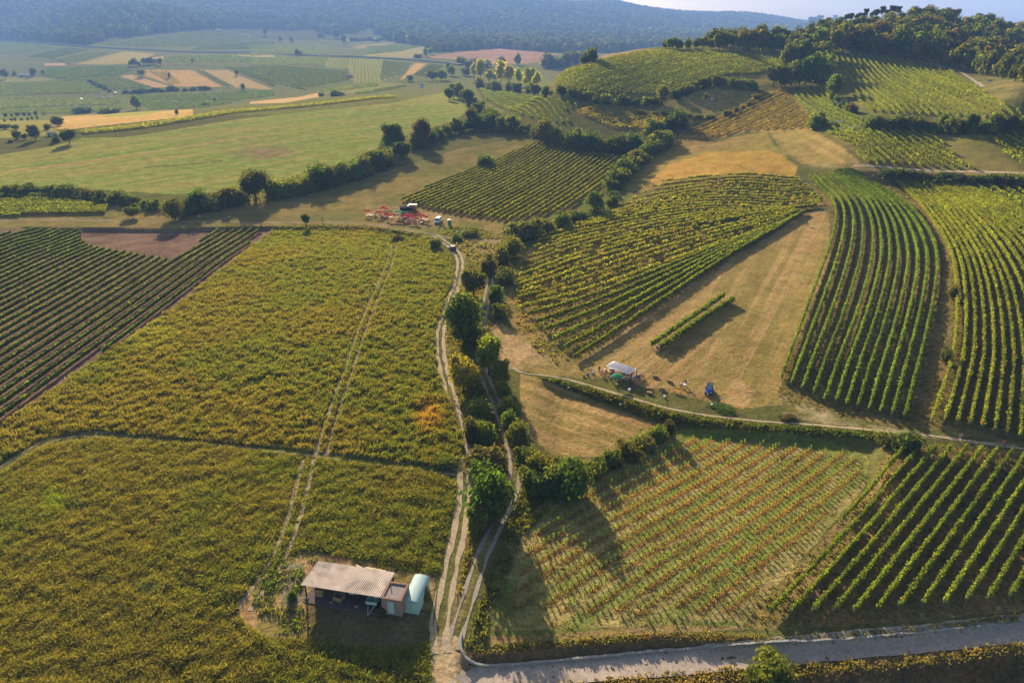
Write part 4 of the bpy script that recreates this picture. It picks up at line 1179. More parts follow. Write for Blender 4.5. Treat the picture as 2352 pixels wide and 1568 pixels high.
TG = (.10, .125, .026); TDK = (.065, .085, .024); TYL = (.17, .175, .028); SG = (.095, .11, .034); SGY = (.11, .115, .05); SLT = (.15, .17, .03); POPG = (.27, .27, .06); OLIVE = (.11, .105, .03)
exec_trees = [
    # between and beside the two farm tracks
    ('tree', 1066, 792, 902, 92, TYL, 'big yellow-green tree between the two farm tracks'),
    ('tree', 1123, 752, 862, 72, (.14, .145, .026), 'tall yellow-green tree right of the gravel track'),
    ('tree', 1150, 805, 890, 52, (.12, .13, .026), 'yellow-green tree at the start of the footpath'),
    ('tree', 1066, 655, 792, 108, TDK, 'big dark tree between the tracks above the yellow-green one'),
    ('tree', 1088, 602, 680, 72, (.07, .075, .025), 'olive tree where the dirt track bends'),
    ('tree', 588, 378, 462, 84, TDK, 'big round dark tree on the hedge below the left meadow'),
    ('tree', 905, 271, 350, 66, TDK, 'tall dark tree at the right end of the meadow hedge'),
    ('tree', 970, 271, 336, 52, (.075, .075, .022), 'round olive tree next to the tall dark hedge tree'),
    ('tree', 925, 318, 368, 52, TDK, 'low dark tree in front of the tall hedge tree'),
    ('tree', 1085, 245, 295, 34, (.06, .07, .022), 'small tree sticking out of the hedge right of the meadow'),
    ('tree', 1365, 428, 486, 54, (.10, .115, .028), 'pointed green tree above the old vineyard'),
    ('tree', 403, 450, 503, 66, (.10, .115, .03), 'sunlit round tree below the meadow hedge'),
    ('tree', 306, 468, 500, 42, (.10, .115, .03), 'small sunlit tree at the end of the short vineyard'),
    ('tree', 704, 486, 518, 24, (.07, .09, .022), 'little lone tree beside the lane to the parasols'),
    ('tree', 1535, 950, 1003, 36, (.075, .085, .03), 'grey-green tree at the corner of the small mown field'),
    ('tree', 1521, 196, 240, 34, (.11, .115, .03), 'lone tree at the lower edge of the crest vineyard'),
    ('tree', 1912, 165, 226, 48, (.09, .105, .028), 'tall tree standing at the top of the narrow vineyard'),
    ('tree', 160, 292, 330, 46, (.065, .08, .025), 'dense tree with dark shadow at the left meadow edge'),
    ('tree', 83, 280, 322, 30, (.09, .085, .04), 'thin grey tree among the bushes at the left edge'),
    ('tree', 2162, 260, 300, 28, (.12, .13, .03), 'yellow-green tree at the left end of the right hedge'),
    ('tree', 2226, 254, 306, 44, (.05, .065, .02), 'dark tree in the middle of the right hedge'),
    ('tree', 2280, 254, 304, 40, (.10, .115, .03), 'green tree right of the dark one in the right hedge'),
    ('tree', 2318, 256, 308, 36, (.05, .065, .025), 'dark tree at the right end of the right hedge'),
    ('shrub', 1764, 1490, 1596, 104, (.075, .09, .022), 'leafy bush at the bottom edge below the road'),
    ('shrub', 1060, 700, 745, 60, SG, 'dark bush beside the dirt track bend'),
    ('shrub', 1090, 745, 795, 70, TDK, 'dark bush under the big dark tree'),
    ('shrub', 1095, 912, 962, 52, SGY, 'grey-green bush between the tracks below the yellow tree'),
    ('shrub', 1085, 950, 1012, 46, (.07, .075, .035), 'thorny bush left of the gravel track'),
    ('shrub', 1118, 960, 1020, 44, SG, 'dark green bush leaning over the gravel track'),
    ('shrub', 1112, 1010, 1075, 74, SGY, 'wide grey-green bush between the two tracks'),
    ('shrub', 1100, 1050, 1105, 50, SG, 'bush beside the dirt track junction'),
    ('shrub', 1128, 1075, 1195, 96, (.06, .085, .024), 'large green bush where the tracks come closest'),
    ('shrub', 1095, 1150, 1225, 50, SG, 'low bush left of the gravel track bend'),
    ('shrub', 1165, 905, 948, 34, (.12, .16, .024), 'bright lime bush by the footpath corner'),
    ('shrub', 1158, 870, 912, 36, (.12, .14, .03), 'yellow-green bush beside the gravel track'),
    ('shrub', 1172, 935, 982, 40, SG, 'dark bush below the bright lime bush'),
    ('shrub', 1187, 965, 1015, 48, SG, 'bush at the left corner of the small mown field'),
    ('shrub', 1205, 1015, 1072, 56, SG, 'dark bush right of the gravel track bend'),
    ('shrub', 1232, 1035, 1095, 56, (.10, .11, .03), 'yellow-green bush below the small mown field'),
    ('shrub', 1222, 1070, 1130, 60, SG, 'broad dark bush above the shaded verge'),
    ('shrub', 1268, 1055, 1125, 60, SG, 'tall bush at the start of the lower hedge'),
    ('shrub', 1315, 1048, 1132, 92, TDK, 'largest dark bush in the hedge above the young vines'),
    ('shrub', 1365, 1040, 1092, 56, SG, 'dark bush right of the largest hedge bush'),
    ('shrub', 1402, 1025, 1070, 52, (.075, .095, .028), 'green bush in the middle of the lower hedge'),
    ('shrub', 1442, 1005, 1052, 56, SG, 'rounded bush in the lower hedge'),
    ('shrub', 1482, 988, 1030, 48, SGY, 'grey bush near the end of the lower hedge'),
    ('shrub', 1512, 975, 1012, 40, SG, 'bush beside the corner tree of the mown field'),
    ('shrub', 1145, 690, 730, 34, SG, 'round bush right of the gravel track'),
    ('shrub', 1140, 650, 690, 34, TDK, 'dark bush on the right verge of the gravel track'),
    ('shrub', 1120, 585, 628, 44, (.09, .09, .03), 'olive bush where the gravel track ends'),
    ('shrub', 1152, 558, 605, 44, (.10, .09, .035), 'brownish bush below the party meadow'),
    ('shrub', 1180, 545, 590, 46, SGY, 'grey bush above the end of the gravel track'),
    ('shrub', 1160, 605, 650, 46, SG, 'dark bush at the left end of the old vineyard'),
    ('shrub', 1185, 505, 552, 50, SGY, 'grey thorn bush right of the festival meadow'),
    ('shrub', 1215, 500, 545, 52, SG, 'dark thorn bush in the hedge below the vineyard'),
    ('shrub', 1250, 497, 532, 50, SGY, 'low grey bush in the hedge below the vineyard'),
    ('shrub', 1290, 488, 520, 46, SG, 'small bush near the pointed tree'),
    ('shrub', 1330, 478, 506, 44, SGY, 'flat bush left of the pointed tree'),
    ('shrub', 1115, 355, 382, 40, TDK, 'dark clump at the edge of the middle vineyard'),
    ('shrub', 1080, 525, 543, 40, (.10, .11, .03), 'weedy bush beside the green toilet cabin'),
    ('shrub', 1050, 536, 552, 30, (.09, .10, .03), 'low weeds between the lane and the blue car'),
    ('shrub', 915, 538, 552, 32, (.10, .09, .035), 'brown weeds left of the blue car'),
    ('shrub', 1000, 545, 570, 30, (.085, .095, .03), 'bush on the bank left of the blue car'),
    ('shrub', 672, 1352, 1376, 22, (.08, .11, .03), 'row of weeds behind the left end of the shed'),
    ('shrub', 883, 1385, 1412, 20, (.07, .085, .03), 'small bush beside the brick annex door'),
    ('shrub', 975, 1340, 1372, 26, (.14, .12, .05), 'dry bush behind the mint green trailer'),
    ('shrub', 2080, 985, 1030, 60, (.085, .11, .03), 'tall weeds at the corner between the two lower vineyards'),
    ('shrub', 2040, 985, 1020, 50, (.09, .11, .03), 'weeds under the path above the young vines'),
    ('shrub', 1810, 945, 962, 36, (.10, .09, .04), 'dry weeds below the curved vineyard'),
    ('shrub', 1660, 922, 938, 50, (.08, .11, .03), 'patch of weeds beside the path near the blue buggy'),
    ('shrub', 1028, 1042, 1068, 46, (.12, .14, .035), 'feathery bush at the corner of the weed field'),
    ('shrub', 2185, 655, 685, 24, (.09, .1, .03), 'wild bush in the gap between the right vineyards'),
    ('shrub', 2168, 790, 830, 22, (.10, .10, .035), 'brown bush in the vineyard gap'),
]
for k in exec_trees:
    kind, x, yt, yb, wv, c, lab = k
    put(kind, x, yt, yb, wv, c, lab, 'tree' if kind == 'tree' else 'bush')


def line_of(kind, pl, n, hv, wv, color, what, cat, group, colors=None, jit=4, ordn='from the left', name=None, seed=1, **k):
    """a loose line of plants along a picture polyline, counted from one end"""
    rng = random.Random(seed)
    p = np.asarray(pl, float)
    s = np.concatenate([[0], np.cumsum(np.hypot(*np.diff(p, axis=0).T))])
    for i in range(n):
        q = s[-1] * (i + .5 + rng.uniform(-.25, .25)) / n
        x = np.interp(q, s, p[:, 0]); y = np.interp(q, s, p[:, 1]) + rng.uniform(-jit, jit) * .4
        f = rng.uniform(.75, 1.25)
        put(kind, x, y - hv * f, y, wv * f * rng.uniform(.9, 1.15), (colors or [color])[rng.randrange(len(colors or [1]))] if colors else color, '%s %s %s' % (ordinal(i + 1), what, ordn), cat, group, name, **k)


MIX = [TG, TDK, SG, SGY, (.09, .10, .03)]
line_of('shrub', [(-40, 452), (60, 446), (160, 450), (260, 462), (330, 475), (370, 485)], 17, 26, 34, SG, 'dark bush', 'bush', 'bushes of the bank below the left meadow', MIX[:4], ordn='from the left on the bank below the meadow', seed=2)
line_of('shrub', [(430, 492), (470, 485), (520, 475), (560, 468)], 6, 40, 46, SG, 'bush', 'bush', 'bushes left of the round dark tree', MIX, ordn='from the left before the big round tree', seed=3)
line_of('shrub', [(620, 460), (680, 448), (740, 432), (800, 415), (860, 395), (890, 375)], 13, 46, 50, SG, 'bush', 'bush', 'bushes of the meadow hedge', MIX, ordn='from the left in the hedge right of the big round tree', seed=4)
line_of('shrub', [(945, 345), (1000, 320), (1050, 302), (1110, 295), (1170, 298), (1220, 308)], 11, 28, 36, SG, 'bush', 'bush', 'bushes of the hedge above the shaded meadow', MIX[1:4], ordn='from the left in the hedge above the shaded meadow', seed=5)
line_of('shrub', [(1225, 310), (1270, 325), (1320, 338), (1370, 345), (1420, 350), (1460, 345)], 12, 34, 40, SG, 'bush', 'bush', 'bushes behind the middle vineyard', MIX[1:4], ordn='from the left behind the middle vineyard', seed=6)
line_of('shrub', [(1460, 345), (1480, 320), (1530, 300), (1570, 292)], 5, 30, 36, TDK, 'dark bush', 'bush', 'dark bushes left of the terraces', [TDK, SG], ordn='from the left beside the terraces', seed=66)
line_of('shrub', [(1530, 330), (1500, 350), (1470, 372), (1445, 395), (1420, 418), (1400, 440)], 13, 34, 46, (.085, .10, .035), 'willow bush', 'bush', 'willow bushes between the middle vineyard and the yellow field', [(.09, .105, .035), (.08, .095, .035), (.095, .105, .04)], ordn='down the strip beside the yellow field', seed=7)
line_of('shrub', [(1405, 448), (1420, 462), (1390, 478)], 3, 22, 30, (.085, .10, .035), 'low bush', 'bush', 'low bushes by the pointed tree', ordn='beside the pointed tree', seed=71)
line_of('tree', [(1028, 232), (1045, 226), (1062, 232), (1080, 248)], 5, 40, 36, TDK, 'dark tree', 'tree', 'dark trees on the meadow crest', [TDK, TG], ordn='from the left at the end of the meadow crest', seed=8)
line_of('shrub', [(1080, 240), (1100, 262), (1130, 278), (1160, 290)], 5, 22, 28, TDK, 'dark bush', 'bush', 'dark bushes behind the meadow', [TDK, SG], ordn='from the left down the slope behind the meadow', seed=81)
line_of('poplar', [(1082, 186), (1105, 192), (1128, 196), (1150, 200), (1172, 203), (1196, 205), (1222, 207), (1245, 208)], 10, 50, 24, POPG, 'pale poplar', 'poplar', 'pale poplars left of the crest vineyard', [POPG, (.30, .28, .06), (.23, .24, .055)], ordn='from the left beside the crest vineyard', seed=9)
line_of('shrub', [(1090, 200), (1130, 208), (1180, 212), (1230, 214), (1265, 220)], 8, 22, 24, TDK, 'dark bush', 'bush', 'dark bushes under the poplars', [TDK, SG], ordn='from the left under the poplars', seed=10)
line_of('fshrub', [(1255, 158), (1290, 154), (1330, 148), (1368, 138)], 8, 26, 30, (.08, .09, .03), 'bush', 'bush', 'bushes at the upper left of the crest vineyard', ordn='from the left at the top corner of the crest vineyard', seed=11)
line_of('fshrub', [(1280, 214), (1340, 228), (1400, 238), (1470, 240), (1515, 238)], 11, 18, 26, TDK, 'dark bush', 'bush', 'hedge bushes under the crest vineyard', [TDK, SG], ordn='from the left under the crest vineyard', seed=12)
line_of('fshrub', [(1545, 228), (1590, 208), (1640, 192), (1700, 200), (1745, 208)], 11, 17, 24, TDK, 'dark bush', 'bush', 'hedge bushes around the hut meadow', [TDK, SG, TG], ordn='from the left above the hut meadow', seed=13)
line_of('fshrub', [(1470, 262), (1520, 266), (1580, 272), (1640, 272)], 8, 10, 22, TDK, 'low dark bush', 'bush', 'low bushes below the hut meadow', [TDK, SG], ordn='from the left below the hut meadow', seed=14)
line_of('fshrub', [(1655, 272), (1690, 258), (1720, 240), (1740, 224)], 6, 10, 16, SG, 'small bush', 'bush', 'small bushes at the terrace edge', [SG, (.16, .13, .05)], ordn='up the edge of the terraces', seed=15)
line_of('ftree', [(1770, 198), (1800, 200), (1835, 196), (1870, 190), (1895, 184)], 9, 52, 44, TG, 'tree', 'tree', 'trees of the clump above the terraces', [TG, TDK, (.10, .11, .03)], ordn='from the left in the clump above the terraces', seed=16)
line_of('ftree', [(1800, 172), (1835, 160), (1870, 150), (1900, 140)], 7, 55, 42, TG, 'tall tree', 'tree', 'tall trees behind the terrace clump', [TG, (.13, .125, .035), (.09, .10, .03)], ordn='from the left behind the terrace clump', seed=17)
line_of('fshrub', [(1905, 228), (1925, 242), (1945, 258), (1962, 266)], 5, 20, 18, TDK, 'dark bush', 'bush', 'dark bushes between the hillside vineyards', [TDK, (.09, .07, .045)], ordn='down the gap between the hillside vineyards', seed=18)
line_of('fshrub', [(1985, 295), (2030, 298), (2080, 299), (2130, 302), (2180, 304), (2240, 308), (2300, 306), (2360, 302)], 20, 27, 30, TDK, 'dark bush', 'bush', 'bushes of the right hedge bank', [TDK, SG, TDK], ordn='from the left on the right hedge bank', seed=19)
line_of('fshrub', [(1870, 298), (1885, 290)], 2, 28, 28, SG, 'bush', 'bush', 'bushes at the terrace corner', ordn='at the right terrace corner', seed=20)
line_of('fshrub', [(2030, 406), (2100, 410), (2180, 415), (2260, 419), (2340, 424), (2400, 428)], 20, 17, 30, TDK, 'dark bush', 'bush', 'bushes on the slope under the upper lane', [TDK, (.07, .06, .03)], ordn='from the left under the upper farm lane', seed=21)
# woods on the right
FW = [TG, TDK, (.10, .105, .03), (.13, .12, .03), (.085, .095, .028), (.12, .11, .04)]
line_of('ftree', [(1515, 112), (1560, 114), (1600, 112), (1640, 113)], 7, 24, 26, TG, 'tree', 'tree', 'trees along the top of the crest vineyard', FW, ordn='from the left along the top of the crest vineyard', seed=22, ymin=300)
line_of('ftree', [(1640, 113), (1700, 116), (1760, 119), (1810, 122), (1860, 122), (1900, 118)], 17, 40, 34, TG, 'tree', 'tree', 'front trees of the wood left of the hilltop', FW, ordn='from the left in front of the wood beside the crest vineyard', seed=23)
line_of('ftree', [(1620, 104), (1700, 104), (1780, 104), (1850, 102), (1900, 98)], 15, 36, 32, TG, 'tree', 'tree', 'back trees of the wood left of the hilltop', FW[:3] + [TDK], ordn='from the left in the second line behind the crest vineyard', seed=24)
line_of('ftree', [(1900, 120), (1960, 123), (2030, 128), (2100, 138), (2170, 152), (2240, 168), (2310, 182), (2400, 200)], 24, 50, 40, TG, 'tree', 'tree', 'front trees of the belt above the hillside vineyard', [TDK, TG, (.09, .095, .028)], ordn='from the left along the upper edge of the hillside vineyard', seed=25)
line_of('ftree', [(1905, 108), (1970, 110), (2040, 114), (2110, 120), (2180, 130), (2250, 145), (2330, 158), (2400, 172)], 24, 44, 42, TG, 'tree', 'tree', 'middle trees of the belt above the hillside vineyard', FW, ordn='from the left in the second line of the belt', seed=26)
line_of('ftree', [(1930, 98), (2000, 99), (2080, 103), (2160, 112), (2240, 124), (2330, 138), (2400, 150)], 20, 40, 42, TG, 'tree', 'tree', 'rear trees of the belt above the hillside vineyard', FW, ordn='from the left in the third line of the belt', seed=27)
line_of('ftree', [(1850, 92), (1920, 90), (2000, 92), (2080, 94), (2160, 98), (2240, 102), (2330, 110), (2420, 125)], 26, 36, 36, TG, 'tree', 'tree', 'front trees of the hilltop wood', [TDK, TG, (.075, .075, .025)], ordn='from the left along the lower edge of the hilltop wood', seed=28)
line_of('ftree', [(1880, 80), (1950, 74), (2020, 74), (2100, 76), (2180, 80), (2260, 86), (2340, 98), (2420, 112)], 26, 32, 36, TG, 'tree', 'tree', 'middle trees of the hilltop wood', FW, ordn='from the left in the second line of the hilltop wood', seed=29)
line_of('ftree', [(2060, 50), (2110, 46), (2160, 46), (2220, 54), (2280, 68), (2340, 86), (2420, 104)], 20, 26, 34, TG, 'tree', 'tree', 'crest trees of the hilltop wood', FW, ordn='from the left on the crest of the hilltop', seed=30)
line_of('ftree', [(2000, 64), (2080, 60), (2160, 62), (2240, 70), (2320, 84)], 14, 28, 36, TG, 'tree', 'tree', 'upper trees of the hilltop wood', FW, ordn='from the left just below the crest', seed=31)
line_of('pine', [(1830, 78), (1860, 72), (1890, 66), (1920, 62), (1950, 58), (1990, 52), (2030, 46), (2065, 44)], 20, 28, 20, (.035, .045, .02), 'dark pine', 'pine', 'dark pines on the skyline', ordn='from the left on the skyline of the hilltop', seed=32)
# single trees and bush groups down in the valley
VT = [('ftree', t1([(50, 675)])[0], 24, 24, 'dark tree left of the grey farm roof in the valley'), ('ftree', t1([(290, 650)])[0], 17, 20, 'dark tree right of the grey farm roof in the valley'), ('fshrub', t1([(130, 645)])[0], 10, 12, 'bush behind the grey farm roof'),
      ('fshrub', t1([(370, 630)])[0], 7, 8, 'small bush near the valley farm'), ('ftree', t1([(1215, 655)])[0], 17, 18, 'dark tree on the tan field in the valley'), ('ftree', t1([(1452, 668)])[0], 12, 8, 'narrow tree in the orange valley field'),
      ('ftree', t1([(2028, 645)])[0], 13, 12, 'lone tree on the striped tan field'), ('ftree', t1([(2080, 770)])[0], 14, 13, 'tree at the lower corner of the striped tan field'), ('ftree', t1([(1648, 540)])[0], 10, 8, 'small tree above the orange valley field'),
      ('ftree', t1([(1170, 940)])[0], 32, 30, 'grey bushy tree behind the golden field'), ('ftree', t1([(1515, 985)])[0], 15, 11, 'small dark cypress-like tree beside the golden field'), ('ftree', t1([(500, 1078)])[0], 22, 38, 'dark round tree at the left end of the golden field'),
      ('fshrub', t1([(720, 968)])[0], 15, 48, 'wide dark bush above the golden field'), ('fshrub', t1([(950, 970)])[0], 13, 46, 'second wide dark bush above the golden field'), ('fshrub', t1([(1750, 912)])[0], 9, 16, 'dark bush beside the brown pillar'),
      ('ftree', t2([(405, 478)])[0], 15, 15, 'tree beside the far bright road'), ('ftree', t2([(435, 476)])[0], 11, 10, 'smaller tree beside the far bright road'), ('ftree', t2([(130, 310)])[0], 19, 14, 'tall hazy tree near the far road bend'),
      ('ftree', t2([(262, 360)])[0], 13, 10, 'hazy tree on the far slope left'), ('ftree', t2([(355, 360)])[0], 11, 11, 'hazy tree on the far slope right'), ('fshrub', t2([(610, 320)])[0], 10, 24, 'hazy bushes below the far green meadow'),
      ('ftree', t2([(745, 330)])[0], 19, 22, 'round hazy tree where the far wood tapers'), ('ftree', t2([(800, 370)])[0], 20, 16, 'darker hazy tree below the tapering wood'), ('ftree', t2([(1505, 485)])[0], 18, 14, 'tree at the left end of the plum field'),
      ('ftree', t2([(1545, 470)])[0], 17, 18, 'second tree at the left end of the plum field'), ('fshrub', t2([(1440, 495)])[0], 8, 20, 'bush beside the plum field'), ('ftree', t2([(1700, 600)])[0], 18, 18, 'dark tree below the plum field'),
      ('ftree', t2([(1370, 700)])[0], 15, 18, 'dark bush beside the orange strip'), ('ftree', t2([(1560, 690)])[0], 24, 34, 'rounded tree below the dark striped vineyard'), ('ftree', t2([(1640, 690)])[0], 24, 30, 'rounded tree right of the striped vineyard'),
      ('ftree', t2([(1720, 650)])[0], 26, 24, 'dark tree left of the poplars'), ('ftree', t2([(1850, 650)])[0], 18, 30, 'bush left of the poplars'), ('ftree', t2([(1930, 560)])[0], 18, 20, 'pale tree behind the poplars'),
      ('ftree', t2([(2150, 600)])[0], 28, 28, 'rounded tree behind the poplars'), ('ftree', t2([(2290, 560)])[0], 28, 24, 'tree behind the right poplars'), ('fshrub', t2([(610, 825)])[0], 8, 18, 'dark bush behind the crest rows'),
      ('fshrub', t2([(740, 825)])[0], 12, 40, 'brown bush behind the crest rows'), ('ftree', t1([(30, 1110)])[0], 14, 40, 'dark bushes at the left edge'), ('ftree', t1([(130, 1110)])[0], 13, 24, 'second dark bush at the left edge'),
      ('ftree', t1([(150, 1190)])[0], 20, 26, 'dark bush before the thin grey tree'), ('ftree', t1([(215, 1195)])[0], 16, 18, 'rounded bush before the thin grey tree'), ('fshrub', t1([(100, 1220)])[0], 8, 14, 'small bush on the dry grass'),
      ('fshrub', t1([(480, 1215)])[0], 18, 18, 'bush beside the small grey hut'), ('fshrub', t1([(410, 1110)])[0], 12, 16, 'bush above the small grey hut'), ('ftree', t1([(260, 1150)])[0], 18, 22, 'olive bush behind the thin grey tree')]
for kind, (x, y), hv, wv, lab in VT:
    put(kind, x, y - hv, y, wv, RNG.choice(np.array([TG, TDK, (.07, .085, .03)])), lab, 'tree' if kind == 'ftree' else 'bush', ymin=150)
line_of('ftree', t1([(1100, 560), (1170, 568), (1260, 560), (1320, 555), (1390, 555)]), 8, 15, 14, TDK, 'tree', 'tree', 'trees of the clump in the middle of the valley', [TDK, TG], ordn='from the left in the dark clump amid the valley', seed=40)
line_of('fshrub', t1([(1050, 800), (1250, 790), (1500, 775), (1800, 765)]), 12, 8, 20, TDK, 'dark bush', 'bush', 'bushes of the hedge below the orange valley field', ordn='from the left in the hedge below the orange valley field', seed=41)
line_of('fshrub', t1([(750, 700), (850, 745), (950, 785)]), 6, 6, 14, TDK, 'dark bush', 'bush', 'bushes of the hedge above the valley feast', ordn='from the left in the hedge above the valley feast', seed=42)
line_of('ftree', t1([(30, 1045), (80, 1040), (130, 1038), (185, 1035), (235, 1032), (290, 1028), (345, 1020)]), 7, 9, 9, TG, 'orchard tree', 'tree', 'orchard trees at the left edge', ordn='from the left in the front orchard row', seed=43, jit=1)
line_of('ftree', t1([(30, 1005), (120, 1000), (200, 998), (270, 992), (340, 990), (400, 985)]), 7, 9, 10, TDK, 'orchard tree', 'tree', 'orchard trees at the left edge', ordn='from the left in the rear orchard row', seed=44, jit=1)
line_of('ftree', t2([(1240, 360), (1330, 370), (1420, 385), (1500, 385)]), 6, 24, 22, TDK, 'hazy tree', 'tree', 'hazy trees at the wood edge above the plum field', [TDK, TG], ordn='from the left at the wood edge beyond the far road', seed=45)
line_of('fshrub', t2([(850, 352), (950, 352), (1050, 352), (1150, 350), (1240, 345)]), 8, 6, 20, TDK, 'hazy bush', 'bush', 'hazy bushes below the second far meadow', ordn='from the left below the second far meadow', seed=46)
line_of('fshrub', t2([(1780, 540), (1850, 560), (1900, 590), (1960, 600), (2060, 570)]), 7, 14, 22, SG, 'hazy bush', 'bush', 'bushes below the plum field', [SG, TG], ordn='from the left below the plum field', seed=47)

def hedge(pl, label, w=3.0, h=2.2, dens=2.0, size=1.3, color=(.06, .08, .024), ymin=300):
    l = line_px(pl, 3 if dens < 10 else 1.2, it=1, ymin=ymin)
    rng = np.random.default_rng(int(abs(l[0, 0]) * 10) % 99991)
    o, V, Q, c = row_mesh(l, h, w, dens, size, rng, .0, .18, .0, False, int(abs(l[0, 0])) % 97)
    tag(mobj('hedge', mesh_np('hedge', V, quads=Q, mats=[M['vine']], col=c), None, o, color=color), label, 'hedge', 'field hedges in the valley')


for pl, lab in [(t1([(80, 488), (300, 465), (560, 415)]), 'valley hedge below the topmost left fields'), (t1([(440, 508), (520, 525), (580, 545)]), 'short slanting valley hedge by the tan strip'), (t1([(0, 848), (220, 850), (440, 848)]), 'valley hedge under the left vineyard block'),
                (t1([(0, 935), (350, 905), (700, 885), (1040, 880)]), 'long dark valley hedge above the wide bushes'), (t1([(1060, 398), (1400, 355), (1700, 315), (1900, 275)]), 'long hedge climbing to the hazy wood'), (t1([(1640, 432), (1740, 425), (1840, 415)]), 'dark clump hedge above the far wall'),
                (t1([(2110, 438), (2230, 432)]), 'dark hedge beside the far bright road'), (t2([(130, 585), (350, 600), (640, 640), (850, 662)]), 'hedge across the green valley vineyards'), (t2([(0, 622), (150, 680), (340, 740), (480, 770)]), 'hedge along the lower valley vineyards'),
                (t2([(370, 748), (500, 768), (640, 745)]), 'hedge at the point of the lower valley vineyards'), (t2([(520, 568), (640, 572)]), 'short dark hedge left of the striped vineyard'), (t2([(640, 415), (760, 395), (900, 420)]), 'hazy hedge below the first far meadow'),
                (t2([(900, 806), (1100, 770), (1340, 735)]), 'long hedge behind the meadow crest'), (t1([(1500, 560), (1800, 572), (2352, 582)]), 'hedge above the striped tan field'), (t1([(500, 682), (760, 700)]), 'hedge at the top of the valley vineyard block'),
                (t2([(1230, 712), (1450, 702), (1640, 712)]), 'green hedge below the dark striped vineyard'), (t1([(0, 790), (300, 800), (880, 796)]), 'hedge in front of the long left vineyard'), (t2([(520, 350), (700, 380)]), 'hazy hedge on the far slope'), (t1([(850, 400), (1000, 385), (1300, 350)]), 'hazy hedge below the wooded hill')]:
    hedge(pl, lab)

for pl, lab, w_, h_ in [([(-40, 455), (160, 455), (330, 478), (430, 492), (560, 470), (620, 462), (760, 430), (885, 385)], 'dense dark undergrowth along the foot of the left meadow', 5, 2.4), ([(945, 345), (1050, 305), (1170, 300), (1260, 322), (1370, 348), (1450, 350)], 'dense undergrowth behind the middle vineyard', 5, 2.6),
                        ([(1082, 690), (1078, 790), (1088, 900), (1108, 1000), (1120, 1090), (1106, 1200)], 'tangled scrub between the two farm tracks', 3.0, 1.5), ([(1225, 1085), (1310, 1110), (1400, 1060), (1500, 1005), (1540, 990)], 'lower hedge scrub above the young vines', 2.4, 1.4),
                        ([(1170, 930), (1180, 985), (1200, 1050), (1225, 1090)], 'scrub right of the gravel track', 2.2, 1.3), ([(1985, 297), (2130, 303), (2352, 306), (2420, 304)], 'dark undergrowth of the right hedge bank', 6, 3.0), ([(2030, 408), (2180, 417), (2400, 430)], 'dark undergrowth on the slope below the upper lane', 5, 1.8),
                        ([(1150, 600), (1170, 560), (1220, 535), (1330, 502), (1390, 480)], 'thorny scrub below the middle vineyard', 4, 1.8), ([(1530, 330), (1470, 372), (1420, 418), (1395, 445)], 'willow scrub beside the yellow field', 6, 2.4)]:
    hedge(pl, lab, w_, h_, 34, .5, TDK, 45)

# ------------------------------------------------------------------ distant woods, one mass of rounded crowns
def far_wood():
    rng = np.random.default_rng(77)
    u, lv = np.meshgrid(np.arange(-.80, .72, .0062), np.arange(math.log(2050), math.log(6400), .0066))
    u = (u + rng.uniform(-.0031, .0031, u.shape)).ravel(); lv = (lv + rng.uniform(-.0033, .0033, lv.shape)).ravel()
    Y = np.exp(lv); X = u * Y; Z = ground_z(X, Y)
    x, y = project(X, Y, Z)
    k = (inpoly(x, y, WOOD_FAR) | (Y > 3400)) & (x > -120) & (x < 2480)
    for c in CUT: k &= ~inpoly(x, y, c)
    k &= ~((x > 1900) & (Y > 2600) & (y > 110))
    X, Y, Z = X[k], Y[k], Z[k]; n = len(X)
    R = .0046 * Y * rng.uniform(.45, 1.5, n)
    # a crown: a rough dome of 16 faces
    ring = []
    for (a, zz, m) in ((1.0, .15, 6), (.72, .75, 6)):
        for i in range(m): ring.append((math.cos(i * PI / 3 + zz) * a, math.sin(i * PI / 3 + zz) * a, zz))
    ring.append((0, 0, 1.1)); ring += [(math.cos(i * PI / 3) * .75, math.sin(i * PI / 3) * .75, -.5) for i in range(6)]
    T = np.array(ring)
    fq = []; ft = []
    for i in range(6):
        j = (i + 1) % 6
        fq.append((13 + i, 13 + j, j, i)); fq.append((i, j, 6 + j, 6 + i)); ft.append((6 + i, 6 + j, 12))
    fq = np.array(fq); ft = np.array(ft); nv = len(T)
    V = T[None] * np.stack([R, R, np.minimum(R, 20) * 1.2], 1)[:, None] * rng.uniform(.8, 1.2, (n, nv, 1))
    V += np.stack([X, Y, Z + np.minimum(R, 14) * .45], 1)[:, None]
    base = (np.arange(n) * nv)[:, None, None]
    tone = rng.uniform(.5, 1.5, n) * (.8 + .4 * vnoise(X / 160, Y / 160, 3))
    hue = rng.uniform(-.15, .2, n)
    c = np.array((.10, .11, .04)) * tone[:, None] * np.stack([1 + hue, np.ones(n), 1 - hue], 1)
    me = mesh_np('distant_wood', V.reshape(-1, 3), quads=(fq[None] + base).reshape(-1, 4), tris=(ft[None] + base).reshape(-1, 3), mats=[M['far']], col=np.repeat(c, nv, 0), smooth=True)
    tag(mobj('distant_wood', me, color=(1, 1, 1)), 'blue hazy wood covering the far hills', 'wood', None, 'stuff')


far_wood()


